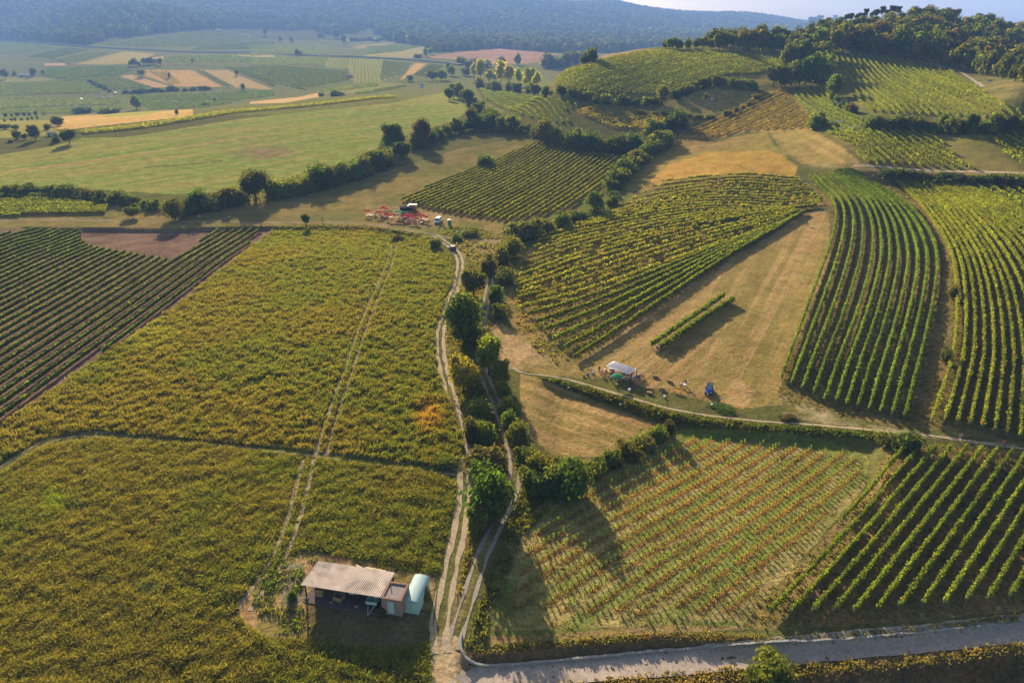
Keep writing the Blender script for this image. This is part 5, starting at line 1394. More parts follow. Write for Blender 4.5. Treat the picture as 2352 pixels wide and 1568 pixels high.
# ------------------------------------------------------------------ weeds, stubble, grass tufts
def tufts(name, poly, label, dens, h, colors, seed, blades=4, size=.4, avoid=(), lean=.25, hold=None, keep=None, clump=1.1, xr=(-60, 2420), ylimv=1600, falloff=70.):
    """tall weeds over a picture polygon, thinner with distance; denser and bigger clumps follow a slow noise"""
    rng = np.random.default_rng(seed)
    p = np.asarray(poly, float); pw = at(np.clip(p[:, 0], *xr), np.minimum(p[:, 1], ylimv))
    x0, y0 = pw[:, 0].min(), pw[:, 1].min(); x1, y1 = pw[:, 0].max(), pw[:, 1].max()
    n = int((x1 - x0) * (y1 - y0) * dens)
    X = rng.uniform(x0, x1, n); Y = rng.uniform(y0, y1, n)
    k = rng.random(n) < np.minimum(1, (falloff / Y)) ** 1.2
    X, Y = X[k], Y[k]
    Z = ground_z(X, Y); vx, vy = project(X, Y, Z)
    vx2 = vx + (vnoise(X * .6, Y * .6, seed) - .5) * 10
    k = inpoly(vx2, vy, poly) & (vx > xr[0]) & (vx < xr[1]) & (vy < ylimv)
    for av in avoid:
        dd = np.abs(dist_line(X, Y, [q[:2] for q in av[0][::2]]))
        k &= (dd > av[1]) if len(av) == 2 else (np.abs(dd - av[1]) > av[2])
    if keep is not None: k &= keep(X, Y)
    X, Y, Z, vx, vy = X[k], Y[k], Z[k], vx[k], vy[k]; n = len(X)
    g = fbm(X * .35, Y * .35, seed + 1, 3); g2 = fbm(X * .05, Y * .05, seed + 2, 2); g3 = vnoise(X * 1.3, Y * 1.3, seed + 3)
    hh = h * (.3 + .75 * g + .75 * sstep(.3, .8, vnoise(X * clump, Y * clump, seed + 5))) * rng.uniform(.7, 1.25, n)
    far = np.maximum(1, Y / falloff) ** .5
    m = n * blades
    Pb = np.repeat(np.stack([X, Y, Z], 1), blades, 0)
    Pb[:, :2] += rng.normal(size=(m, 2)) * .22 * np.repeat(far, blades)[:, None]
    a = rng.uniform(0, 2 * PI, m); wd = size * rng.uniform(.5, 1.0, m) * .5 * np.repeat(far, blades)
    H = np.repeat(hh, blades) * rng.uniform(.6, 1.15, m)
    dx = np.cos(a) * wd; dy = np.sin(a) * wd
    lx = rng.normal(size=m) * lean * H + .1 * H; ly = rng.normal(size=m) * lean * H - .1 * H
    z0 = np.zeros(m)
    A = Pb + np.stack([-dx * .6, -dy * .6, z0 - .03], 1); B = Pb + np.stack([dx * .6, dy * .6, z0 - .03], 1)
    Cc = Pb + np.stack([dx + lx * .7, dy + ly * .7, H * .75], 1); D = Pb + np.stack([-dx * .7 + lx, -dy * .7 + ly, H], 1)
    V = np.stack([A, B, Cc, D], 1).reshape(-1, 3); Q = np.arange(4 * m).reshape(m, 4)
    c0, c1, c2 = [np.array(c) for c in colors]
    t = sstep(.38, .62, g2)[:, None]; s = sstep(.45, .75, g3)[:, None]
    cb = (c0 * (1 - t) + c1 * t) * (1 - .6 * s) + c2 * .6 * s
    cb = cb * rng.uniform(.7, 1.3, n)[:, None] * .78
    if hold is not None: cb = hold(X, Y, vx, vy, cb)
    col = np.repeat(np.repeat(cb, blades, 0) * rng.uniform(.8, 1.2, m)[:, None], 4, 0)
    ob = mobj(name, mesh_np(name, V, quads=Q, mats=[M['weed']], col=col), color=(1, 1, 1))
    tag(ob, label, 'weeds', None, 'stuff')
    return n


def orange_patch(X, Y, vx, vy, c):
    k = sstep(0, .8, 1 - np.hypot((vx - 985) / 55, (vy - 955) / 55))[:, None]
    c = c * (1 - k) + np.array((.26, .16, .05)) * k
    k = sstep(0, .9, 1 - np.hypot((vx - 330) / 130, (vy - 760) / 60))[:, None] * .5
    return c * (1 - k) + np.array((.2, .2, .045)) * k


def lime_patch(X, Y, vx, vy, c):
    k = np.maximum(sstep(0, .9, 1 - np.hypot((vx - 125) / 45, (vy - 1150) / 40)), sstep(0, .9, 1 - np.hypot((vx - 1000) / 35, (vy - 1500) / 35)))[:, None]
    c = c * (1 - k) + np.array((.20, .23, .035)) * k
    k = sstep(0, .9, 1 - np.hypot((vx - 340) / 50, (vy - 1350) / 20))[:, None] * .8
    return c * (1 - k) + np.array((.12, .15, .09)) * k


LB1 = line_px([(540, 1395), (556, 1440), (620, 1490), (720, 1520), (860, 1552), (960, 1580)], 1)
LB2 = line_px([(-30, 1205), (60, 1225), (190, 1262), (300, 1290), (420, 1330), (540, 1392)], 1)
WC = ((.105, .125, .035), (.165, .135, .05), (.20, .165, .06))
tufts('tall_weeds', WEED_A, 'tall olive and rust-coloured weeds filling the large left field', 22.0, .72, ((.145, .165, .042), (.185, .165, .05), (.21, .155, .055)), 51, 4, .14, [(L4, .95, .55)], hold=orange_patch, falloff=105)
tufts('low_weeds', WEED_B, 'flattened olive weeds filling the lower left field', 38.0, .42, ((.175, .19, .05), (.205, .185, .058), (.22, .175, .062)), 52, 4, .125, [(L5, .95, .55), (L1, 1.7), (LB1, .95, .3), (LB2, .3)], lean=.8, hold=lime_patch, falloff=75, keep=lambda X, Y: ~inpoly(*project(X, Y, ground_z(X, Y)), YARD))
tufts('yard_weeds', YARD, 'scattered green weeds on the bare farmyard soil', 6, .3, ((.10, .14, .03), (.14, .17, .035), (.2, .15, .07)), 53, 4, .28, keep=lambda X, Y: (vnoise(X * .45, Y * .45, 9) > .52) & ~inpoly(*project(X, Y, ground_z(X, Y)), [(690, 1290), (1000, 1320), (995, 1480), (712, 1490)]))
tufts('verge_weeds', [(990, 1500), (1018, 1440), (1040, 1310), (1072, 1190), (1084, 1110), (1080, 1040), (1040, 900), (1022, 780), (1062, 660), (1075, 600), (1135, 600), (1130, 680), (1120, 840), (1185, 980), (1215, 1110), (1190, 1180), (1140, 1250), (1075, 1400), (1050, 1490)], 'rough weeds on the verges between the farm tracks', 10.0, .38, ((.14, .145, .045), (.19, .155, .06), (.24, .175, .08)), 54, 4, .24, [(L1, 1.6), (L2, 1.5)], falloff=90)
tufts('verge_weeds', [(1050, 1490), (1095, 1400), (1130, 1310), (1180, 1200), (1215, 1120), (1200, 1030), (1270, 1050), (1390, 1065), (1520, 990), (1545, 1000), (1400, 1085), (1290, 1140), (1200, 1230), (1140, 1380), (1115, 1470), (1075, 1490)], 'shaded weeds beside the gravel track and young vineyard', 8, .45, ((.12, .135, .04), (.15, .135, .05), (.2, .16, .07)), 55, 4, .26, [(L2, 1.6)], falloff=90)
tufts('path_weeds', [(1240, 868), (1310, 878), (1420, 910), (1530, 944), (1640, 963), (1760, 975), (1880, 982), (2070, 998), (2075, 1014), (1880, 998), (1640, 986), (1540, 976), (1420, 936), (1290, 889)], 'dark strip of weeds below the footpath', 16, .38, ((.085, .115, .03), (.11, .115, .035), (.16, .14, .05)), 56, 4, .32, falloff=130)
tufts('bank_weeds', [(1066, 1480), (1148, 1480), (1390, 1460), (1551, 1452), (1780, 1460), (2050, 1446), (2352, 1408), (2400, 1402), (2400, 1416), (2352, 1424), (2050, 1462), (1780, 1477), (1551, 1468), (1390, 1476), (1148, 1496), (1085, 1502)], 'dry grass fringe along the top of the road bank', 12, .24, ((.17, .15, .05), (.23, .17, .07), (.14, .15, .04)), 57, 4, .25)
tufts('bank_grass', [(1160, 1575), (1309, 1566), (1739, 1527), (2013, 1517), (2352, 1475), (2420, 1466), (2420, 1490), (2352, 1502), (2013, 1536), (1850, 1550), (1739, 1560), (1450, 1600)], 'tan grass on the shoulder below the road', 9, .28, ((.24, .18, .08), (.2, .165, .065), (.17, .15, .05)), 58, 4, .3)
tufts('slope_weeds', [(1700, 1568), (1850, 1546), (2030, 1534), (2352, 1503), (2420, 1496), (2420, 1600), (1700, 1600)], 'brown weeds on the dark slope at the bottom right', 5, .3, ((.12, .085, .05), (.15, .10, .055), (.11, .10, .04)), 59, 4, .25)
tufts('meadow_weeds', [(560, 440), (640, 440), (850, 372), (885, 352), (880, 335), (780, 380), (680, 405), (600, 425)], 'rank weeds along the lower edge of the left meadow', .8, .8, ((.11, .13, .035), (.16, .16, .045), (.14, .15, .04)), 60, 4, .6, falloff=400)
tufts('vineyard_grass', VG, 'grass and weeds between the rows above the road', 2.2, .3, ((.15, .14, .05), (.21, .16, .07), (.12, .13, .04)), 61, 3, .35)
tufts('vineyard_grass', VE, 'grass between the curved vine rows', 1.3, .3, ((.13, .13, .045), (.17, .14, .06), (.12, .13, .04)), 62, 3, .4, falloff=110)
tufts('vineyard_grass', VF, 'grass between the rows along the right edge', 1.1, .3, ((.13, .13, .045), (.2, .15, .065), (.12, .13, .04)), 63, 3, .4, falloff=110)
tufts('vineyard_grass', [(1180, 650), (1330, 545), (1850, 490), (1325, 822), (1270, 838), (1190, 765)], 'tall dry grass under the fan vineyard', .8, .45, ((.16, .15, .045), (.23, .165, .065), (.13, .14, .04)), 64, 4, .5, falloff=140)
tufts('lane_weeds', [(1000, 520), (1090, 522), (1160, 545), (1150, 575), (1080, 600), (1066, 640), (1050, 570), (1015, 545)], 'green weeds around the bend of the lane', .7, .6, ((.12, .14, .04), (.17, .15, .05), (.13, .145, .04)), 65, 4, .6, [(L1, 2), (L3, 1.8)], falloff=300)
# ------------------------------------------------------------------ helpers for built things
def frame(a, b):
    """ground point a, heading of the ground line a -> b, its length"""
    pa = at1(*a); q = plane_px(*b, pa[2])
    d = np.array([q[0], q[1], pa[2]]) - pa
    return pa, math.atan2(d[1], d[0]), math.hypot(d[0], d[1])


M['brick'] = mat_plain('brick', (.36, .19, .12), .9, vary=.3, scale=7)
M['roofsheet'] = mat_plain('weathered fibre cement', (.58, .47, .38), .9, vary=.2, scale=.7, dirt=(.13, .10, .075))
M['felt'] = mat_plain('grey roofing felt', (.26, .22, .2), .9, vary=.2)
M['mint'] = mat_plain('mint green paint', (.42, .62, .50), .5, vary=.08, dirt=(.36, .5, .4))
M['mintroof'] = mat_plain('pale metal roof', (.34, .47, .46), .5, .0, vary=.12)
M['mintdark'] = mat_plain('darker mint seams', (.22, .36, .3), .6)
M['plank'] = mat_plain('fresh sawn boards', (.72, .52, .30), .7, vary=.15)
M['green'] = mat_plain('green paint', (.03, .16, .10), .5)
M['greenp'] = mat_plain('green plastic', (.02, .20, .12), .4, spec=.4)
M['straw'] = M['hay']
M['red'] = mat_plain('red', (.5, .03, .03), .5)
M['amber'] = mat_plain('orange lamp', (.6, .25, .03), .3)
M['lamp'] = mat_plain('clear lamp glass', (.75, .78, .8), .1, spec=.8)


def corrugated(mb, x0, x1, y0, z0, y1, z1, wave=.25, amp=.045, th=.02, m=0):
    n = int((x1 - x0) / wave * 6)
    vs = []
    for k in range(n + 1):
        x = x0 + (x1 - x0) * k / n; a = amp * math.sin(2 * PI * (x - x0) / wave)
        for y, z in ((y0, z0), (y1, z1)):
            vs.append((x, y, z + a)); vs.append((x, y, z + a - th))
    fs = []
    for k in range(n):
        i = k * 4; j = i + 4
        fs += [(i, j, j + 2, i + 2), (i + 1, i + 3, j + 3, j + 1), (i, i + 1, j + 1, j), (i + 2, j + 2, j + 3, i + 3)]
    mb.add(vs, fs, m)


# ------------------------------------------------------------------ the shed, its annex, the wagon
SO, SA, SL = frame((703, 1374), (879, 1402.5))
shed = thing('shed', 'open farm shed with corrugated grey roof beside the weed field', 'shed', SO, SA)
DEP = 4.5; ZF, ZB = 2.62, 2.2
b = MB(); corrugated(b, -.25, SL + .1, 1.75, ZF - .15, DEP + .3, ZB, .25); corrugated(b, -.25, SL + .1, -.3, ZF + .07, 1.95, ZF - .11, .25)
b.obj('roof', M['roofsheet'], shed)
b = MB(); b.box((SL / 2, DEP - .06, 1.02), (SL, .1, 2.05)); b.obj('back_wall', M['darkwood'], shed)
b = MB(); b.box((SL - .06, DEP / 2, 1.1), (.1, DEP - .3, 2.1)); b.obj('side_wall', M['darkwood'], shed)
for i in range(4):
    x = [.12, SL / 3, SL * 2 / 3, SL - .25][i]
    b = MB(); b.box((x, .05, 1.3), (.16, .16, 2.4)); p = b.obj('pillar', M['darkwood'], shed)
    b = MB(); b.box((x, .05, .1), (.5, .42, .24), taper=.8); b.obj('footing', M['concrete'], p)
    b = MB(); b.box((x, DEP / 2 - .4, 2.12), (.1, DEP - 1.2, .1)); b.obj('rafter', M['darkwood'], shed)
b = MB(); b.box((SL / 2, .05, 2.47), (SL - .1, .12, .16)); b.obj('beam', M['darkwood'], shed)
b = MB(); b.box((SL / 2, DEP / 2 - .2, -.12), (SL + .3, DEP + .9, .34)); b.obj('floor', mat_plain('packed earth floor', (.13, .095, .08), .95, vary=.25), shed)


def shed_pt(x, y, z=0.): return Matrix.Translation(Vector(SO)) @ Matrix.Rotation(SA, 4, 'Z') @ Vector((x, y, z))


def crate(x, y, z, w, d, h, label, rot=0.):
    t = thing('crate', label, 'crate', shed_pt(x, y, z), SA + rot, 'slatted wooden crates in the shed')
    for nm, c, ax in (('front_panel', (0, -d / 2, 0), 0), ('back_panel', (0, d / 2, 0), 0), ('side_panel', (-w / 2, 0, 0), 1), ('side_panel', (w / 2, 0, 0), 1)):
        b = MB(); n = 6
        for k in range(n):
            zz = .1 + (h - .12) * (k + .5) / n
            b.box((c[0], c[1], zz), ((w, .03, h / n * .72) if ax == 0 else (.03, d - .06, h / n * .72)))
        b.obj(nm, M['crate'], t)
    b = MB(); b.box((0, 0, .07), (w - .04, d - .04, .05)); b.obj('bottom', M['crate'], t)


crate(1.55, 1.0, .05, 1.15, .9, .62, 'lower slatted crate of the stack in the left bay'); crate(1.55, 1.0, .69, 1.15, .9, .62, 'upper slatted crate of the stack in the left bay')
crate(4.45, .75, .05, 1.3, 1.1, .85, 'open slatted crate at the front of the middle bay', -.15); crate(4.4, 2.1, .05, 1.3, 1.0, 1.35, 'tall slatted crate behind the open one')
b = MB(); b.box((0, 0, .02), (1.15, .06, .55)); b.box((0, .035, -.26), (1.2, .1, .05)); b.box((-.5, .0, -.7), (.05, .05, 1.0), m=1); b.box((.5, 0, -.7), (.05, .05, 1.0), m=1)
o = b.obj('board', [M['white'], M['darkwood']], None, shed_pt(6.35, 1.1, 1.22), SA); tag(o, 'white board on legs inside the shed between two pillars', 'board')
cart = thing('farm_cart', 'green two-wheeled farm cart with drawbar in front of the shed', 'cart', shed_pt(9.35, .35, .08), SA)
b = MB(); b.box((0, .1, .75), (1.5, .9, .08)); b.box((0, -.35, .98), (1.5, .05, .42)); b.box((0, .55, .98), (1.5, .05, .42)); b.box((-.74, .1, .98), (.05, .86, .42)); b.box((.74, .1, .98), (.05, .86, .42)); b.obj('box', M['mint'], cart)
b = MB(); b.tube((-.45, -.35, .62), (0, -1.6, .12), .035); b.tube((.45, -.35, .62), (0, -1.6, .12), .035); b.tube((0, -1.6, .12), (0, -1.6, .45), .03); b.obj('drawbar', M['mint'], cart)
for sx in (-1, 1):
    b = MB(); b.tube((sx * .66, .1, .34), (sx * .82, .1, .34), .34, n=14); b.obj('wheel', M['black'], cart)
b = MB(); b.tube((0, 0, .79), (0, 0, 1.55), .2, .2, 10); b.tube((0, 0, 1.55), (0, 0, 1.65), .2, .06, 10)
o = b.obj('barrel', mat_plain('dull blue plastic', (.10, .16, .2), .5), None, shed_pt(9.2, .65, .08), SA); tag(o, 'blue-grey barrel standing on the green farm cart', 'barrel')

AO = shed_pt(SL + .08, -.25); AW, AD, AH = 2.75, 3.0, 2.5
anx = thing('brick_storeroom', 'small flat-roofed brick storeroom with pale door beside the shed', 'storeroom', AO, SA)
b = MB(); t_ = .22
b.box((AW / 2, t_ / 2, AH / 2), (AW, t_, AH)); b.box((AW / 2, AD - t_ / 2, AH / 2), (AW, t_, AH)); b.box((t_ / 2, AD / 2, AH / 2), (t_, AD - 2 * t_, AH)); b.box((AW - t_ / 2, AD / 2, AH / 2), (t_, AD - 2 * t_, AH))
br, bnt, N, L = new_mat('brick courses')
bs = N.new('ShaderNodeBsdfPrincipled'); bs.inputs['Roughness'].default_value = .9
tc = N.new('ShaderNodeTexCoord'); mp = N.new('ShaderNodeMapping'); mp.inputs['Rotation'].default_value = (PI / 2, 0, 0); bt = N.new('ShaderNodeTexBrick')
bt.inputs['Color1'].default_value = (.34, .18, .11, 1); bt.inputs['Color2'].default_value = (.25, .13, .085, 1); bt.inputs['Mortar'].default_value = (.42, .36, .3, 1)
bt.inputs['Scale'].default_value = 1.0; bt.inputs['Brick Width'].default_value = .26; bt.inputs['Row Height'].default_value = .085; bt.inputs['Mortar Size'].default_value = .012
L.new(tc.outputs['Object'], mp.inputs[0]); L.new(mp.outputs[0], bt.inputs[0]); L.new(bt.outputs[0], bs.inputs[0]); L.new(bs.outputs[0], out_node(bnt).inputs[0])
b.obj('wall', br, anx)
b = MB(); b.box((AW / 2, AD / 2, AH - .1), (AW - 2 * t_, AD - 2 * t_, .1)); rf = b.obj('roof', M['felt'], anx)
b = MB(); b.tube((.5, 2.2, AH - .06), (.5, 2.2, AH + .4), .07, n=8); b.obj('vent_pipe', M['darkwood'], rf)
b = MB()
for c, d in (((AW / 2, .11, AH + .05), (AW + .06, .26, .1)), ((AW / 2, AD - .11, AH + .05), (AW + .06, .26, .1)), ((.11, AD / 2, AH + .05), (.26, AD - .5, .1)), ((AW - .11, AD / 2, AH + .05), (.26, AD - .5, .1))): b.box(c, d)
b.obj('parapet', mat_plain('orange clay coping', (.27, .155, .10), .85, vary=.2), anx)
b = MB(); b.box((1.25, -.02, 1.12), (.85, .06, 1.95)); dr = b.obj('door', mat_plain('pale mint door', (.45, .60, .55), .6, vary=.12, dirt=(.5, .5, .45)), anx)
b = MB(); b.box((1.55, -.07, 1.1), (.1, .05, .04)); b.obj('handle', M['steel'], dr)
b = MB(); b.box((.4, -.02, .1), (.78, .08, .34)); b.box((2.2, -.02, .1), (1.04, .08, .34)); b.box((1.25, -.04, .06), (.87, .12, .12)); b.obj('plinth', M['concrete'], anx)

WO, WA, WL = frame((927, 1405), (962.5, 1411.5))
wag = thing('storage_wagon', 'mint green metal wagon with a rounded roof beside the brick storeroom', 'wagon', WO, SA - .02)
WW, WD, WH = 2.1, 4.6, 1.95
b = MB(); b.box((WW / 2, .03, WH / 2), (WW, .06, WH)); b.box((WW / 2, WD - .03, WH / 2), (WW, .06, WH)); b.box((.03, WD / 2, WH / 2), (.06, WD - .12, WH)); b.box((WW - .03, WD / 2, WH / 2), (.06, WD - .12, WH))
gab = [(WW / 2 + math.cos(a) * WW / 2, WH + math.sin(a) * .42) for a in [PI * k / 10 for k in range(11)]]
b.prism(gab, 'y', .0, .06); b.prism(gab, 'y', WD - .06, WD)
b.obj('body', M['mint'], wag)
vs = []; n = 40; fs = []
for j in range(47):
    y = -.08 + (WD + .16) * j / 46; rr = .012 * (j % 2)
    for k in range(13):
        a = PI * k / 12; vs.append((WW / 2 + math.cos(a) * (WW / 2 + .06 + rr), y, WH + .03 + math.sin(a) * (.45 + rr)))
for j in range(46):
    for k in range(12): fs.append((j * 13 + k, j * 13 + k + 1, j * 13 + k + 14, j * 13 + k + 13))
b = MB(); b.add(vs, fs); b.obj('roof', M['mintroof'], wag)
for x in (.25, 1.05):
    b = MB(); b.box((x + .38, -.02, 1.0), (.76, .04, 1.75)); b.obj('door', M['mint'], wag)
b = MB(); b.box((1.04, -.035, 1.0), (.03, .03, 1.8)); b.box((1.6, -.01, 1.72), (.12, .05, .09)); b.box((WW / 2, -.01, WH), (WW, .035, .04)); b.obj('door_seam', M['mintdark'], wag)

rngp = random.Random(8)
for k in range(15):
    x = 5.2 + rngp.uniform(0, 3.4); y = DEP + .75 + rngp.uniform(0, 1.2); z = .12 + .055 * k
    b = MB(); b.box((0, 0, 0), (rngp.uniform(1.6, 3.0), .16, .035)); o = b.obj('plank', M['plank'], None, shed_pt(x, y, z), SA + rngp.uniform(-.5, .35)); o.rotation_euler[1] = rngp.uniform(-.05, .05)
    tag(o, 'fresh pale board in the loose pile behind the shed', 'board', 'fresh boards piled behind the shed')

# ------------------------------------------------------------------ low wall along the road bank
WLN = [(1060, 1458), (1056, 1480), (1062, 1503), (1080, 1522), (1115, 1531), (1240, 1523), (1400, 1508), (1560, 1493), (1723, 1480), (1910, 1473), (2098, 1456), (2262, 1440), (2420, 1424)]
wl = line_px(WLN, .7, it=2)
d = np.gradient(wl[:, :2], axis=0); d /= np.hypot(*d.T)[:, None]; nx = np.stack([-d[:, 1], d[:, 0]], 1)
V = []; hgt = .30 + .1 * vnoise(np.arange(len(wl)) * .15, np.zeros(len(wl)), 3)
for o_, zz in ((-.14, -.3), (-.14, 1), (.14, 1), (.14, -.3)):
    p = wl.copy(); p[:, :2] += nx * o_; p[:, 2] += hgt if zz == 1 else -.3
    V.append(p)
m_ = len(wl); i = np.arange(m_ - 1); Q = [np.stack([k * m_ + i, k * m_ + i + 1, ((k + 1) % 4) * m_ + i + 1, ((k + 1) % 4) * m_ + i], 1) for k in range(4)]
o0 = wl[0].copy()
wo = mobj('retaining_wall', mesh_np('retaining_wall', np.concatenate(V) - o0, quads=np.concatenate(Q), mats=[M['concrete']]), None, o0)
tag(wo, 'low pale concrete wall at the foot of the bank along the road', 'wall')

# ------------------------------------------------------------------ young vineyard
PH_ = [(1178, 1396), (1200, 1300), (1215, 1262), (1240, 1215), (1330, 1150), (1392, 1100), (1575, 1006), (1765, 1020), (1962, 1042), (1976, 1086), (1690, 1405), (1470, 1408), (1265, 1402)]
YR = rows_straight(PH_, (1218, 1269), (1433, 1148), 2.25, step=.5)
YR = swap(YR, lambda r: vx_of(r) + vy_of(r) * .8)
ylab = []
for i, r in enumerate(YR):
    if r[0][1] > r[-1][1]: r = r[::-1]
    p = resample(r[:, :2], .98); z = ground_z(p[:, 0], p[:, 1])
    for k in range(len(p)): ylab.append((p[k, 1], i, k, p[k, 0] + RNG.uniform(-.06, .06), p[k, 1], z[k]))
ylab.sort()
YT = []; YL = []
for v in range(4):
    rg = np.random.default_rng(500 + v)
    n = 64; c = np.stack([rg.normal(size=n) * .07, rg.normal(size=n) * .07, rg.uniform(.38, .98, n)], 1)
    V, Q = leaf_quads(c, .12 * rg.uniform(.7, 1.3, n), rg)
    YL.append(mesh_np('leaves', V, quads=Q, mats=[M['vine']], col=rep4(leaf_tones(n, rg, .3, .02))))
    b = MB(); b.tube((0, 0, -.03), (rg.uniform(-.02, .02), rg.uniform(-.02, .02), .42), .05, .05, 7); YT.append(b.mesh('guard_tube', mat_plain('pale plastic tube', (.58, .54, .46), .5, vary=.2) if v == 0 else YT[0].materials[0]))
b = MB(); b.tube((0, 0, -.1), (0, 0, 1.0), .02, .02, 5); YS = b.mesh('stake', M['post'])
restV = []; restQ = []; restC = []; rn = 0
for q, (_, i, k, x, y, z) in enumerate(ylab):
    s = RNG.uniform(.75, 1.2); v = RNG.integers(0, 4)
    if q < 300:
        t = thing('young_vine', '%s young vine from the lower end of the %s young row from the left' % (ordinal(k + 1), ordinal(i + 1)), 'young vine', (x, y, z), RNG.uniform(0, 6), 'young vines in white tubes')
        mobj('guard_tube', YT[v], t); mobj('leaves', YL[v], t, scale=(s, s, s), color=(.14, .2, .03)); mobj('stake', YS, t)
    else:
        for me, col in ((YT[v], None), (YL[v], (.16, .22, .035))):
            vv = np.empty(len(me.vertices) * 3, np.float32); me.vertices.foreach_get('co', vv); vv = vv.reshape(-1, 3)
            qs = np.array([list(p.vertices) for p in me.polygons if len(p.vertices) == 4])
            restV.append(vv * (1 if col is None else s) + (x, y, z)); restQ.append(qs + rn); rn += len(vv)
            restC.append(np.tile((.42, .36, .42) if col is None else col, (len(vv), 1)))
if restV:
    tag(mobj('young_vines', mesh_np('young_vines', np.concatenate(restV), quads=np.concatenate(restQ), mats=[M['vine']], col=np.concatenate(restC)), color=(1, 1, 1)), 'remaining young vines in white tubes in the upper half of the planting', 'young vines', None, 'stuff')
_pa, _pb = at((1218, 1433), (1269, 1148)); _d = (_pb - _pa)[:2]; _d /= np.hypot(*_d); _n = np.array([-_d[1], _d[0]])


def near_young(X, Y):
    o = ((X - _pa[0]) * _n[0] + (Y - _pa[1]) * _n[1]) / 2.25
    return (np.abs(o - np.round(o)) * 2.25 < .30) & (vnoise(X * .6, Y * .6, 4) > .2)


tufts('dry_mulch', PH_, 'rust-coloured dead weeds in strips under the young vines', 80, .11, ((.37, .225, .145), (.30, .19, .125), (.42, .29, .19)), 71, 3, .18, keep=near_young, lean=.7, falloff=200)
tufts('short_grass', VH, 'short green grass between the young vine rows', 5, .1, ((.12, .15, .035), (.17, .15, .05), (.2, .16, .06)), 72, 3, .2, falloff=90, keep=lambda X, Y: vnoise(X * .3, Y * .3, 14) > .35)

# ------------------------------------------------------------------ people
def person_mesh(name, J, fingers=True):
    """one continuous skin over a posed skeleton; J maps joint -> position; +Y is forward"""
    E = [('pelvis', 'waist'), ('waist', 'chest'), ('chest', 'neck'), ('neck', 'head'), ('head', 'crown_')]
    R = dict(pelvis=.135, waist=.115, chest=.145, neck=.052, head=.092, crown_=.07, nose=.02)
    for s in 'lr':
        E += [('chest', 'sho' + s), ('sho' + s, 'elb' + s), ('elb' + s, 'wri' + s), ('wri' + s, 'palm' + s), ('pelvis', 'hip' + s), ('hip' + s, 'kne' + s), ('kne' + s, 'ank' + s), ('ank' + s, 'toe' + s)]
        R.update({'sho' + s: .062, 'elb' + s: .043, 'wri' + s: .03, 'palm' + s: .036, 'hip' + s: .092, 'kne' + s: .06, 'ank' + s: .042, 'toe' + s: .038})
    J = {k: Vector(v) for k, v in J.items()}
    J['crown_'] = J['head'] + Vector((0, -.01, .10)); J['nose'] = J['head'] + Vector((0, .115, 0)); E.append(('head', 'nose'))
    for s, sg in (('l', -1), ('r', 1)):
        d = (J['wri' + s] - J['elb' + s]).normalized(); J['palm' + s] = J['wri' + s] + d * .08
        if fingers:
            side = d.cross(Vector((1, 0, 0)) if abs(d.x) < .8 else Vector((0, 0, 1))).normalized()
            for f in range(5):
                q = J['palm' + s] if f else J['wri' + s] + d * .03
                o = side * ((f - 2.5) * .024 if f else -.045)
                a = q + d * (.045 if f else .02) + o; e = a + d * ((.035, .055, .062, .056, .042)[f]) + o * .1 + Vector((0, .012, -.012))
                na, ne = 'f%s%da' % (s, f), 'f%s%de' % (s, f)
                J[na] = a; J[ne] = e; R[na] = .0105; R[ne] = .008
                E += [('palm' + s if f else 'wri' + s, na), (na, ne)]
    names = list(J); idx = {n: i for i, n in enumerate(names)}
    me = bpy.data.meshes.new(name); me.from_pydata([tuple(J[n]) for n in names], [(idx[a], idx[b]) for a, b in E], [])
    o = bpy.data.objects.new('tmp', me); COL.objects.link(o)
    md = o.modifiers.new('s', 'SKIN'); md.use_smooth_shade = True
    for n, i in idx.items():
        sv = me.skin_vertices[0].data[i]; r = R[n]
        sv.radius = (r * (1.25 if n in ('pelvis', 'chest', 'waist') else 1), r * (.85 if n in ('pelvis', 'chest', 'waist') else 1)); sv.use_root = n == 'pelvis'
    o.modifiers.new('u', 'SUBSURF').levels = 1
    dg = bpy.context.evaluated_depsgraph_get(); dg.update()
    out = bpy.data.meshes.new_from_object(o.evaluated_get(dg)); out.name = name
    bpy.data.objects.remove(o); bpy.data.meshes.remove(me)
    out.materials.clear()
    for m in (M['cloth'], M['skin'], M['trouser'], M['hair'], M['black']): out.materials.append(m)
    segs = [(J[a], J[b], (a, b)) for a, b in E]
    for p in out.polygons:
        c = p.center; best = 9; lab = None
        for a, b_, n in segs:
            ab = b_ - a; t = max(0, min(1, (c - a).dot(ab) / max(ab.length_squared, 1e-9))); dd = (a + ab * t - c).length / (R[n[0]] + .02)
            if dd < best: best = dd; lab = n
        k = lab[1]
        if k in ('head', 'crown_', 'nose'): p.material_index = 3 if (c.z > J['head'].z + .045 or c.y < J['head'].y - .04) and c.z > J['neck'].z + .06 else 1
        elif k in ('waist', 'chest', 'neck') or k.startswith(('sho', 'elb')): p.material_index = 0
        elif k.startswith(('wri', 'palm', 'f')): p.material_index = 1
        elif k.startswith(('hip', 'kne')) or k == 'pelvis': p.material_index = 2
        elif k.startswith('ank'): p.material_index = 2
        else: p.material_index = 4
    return out


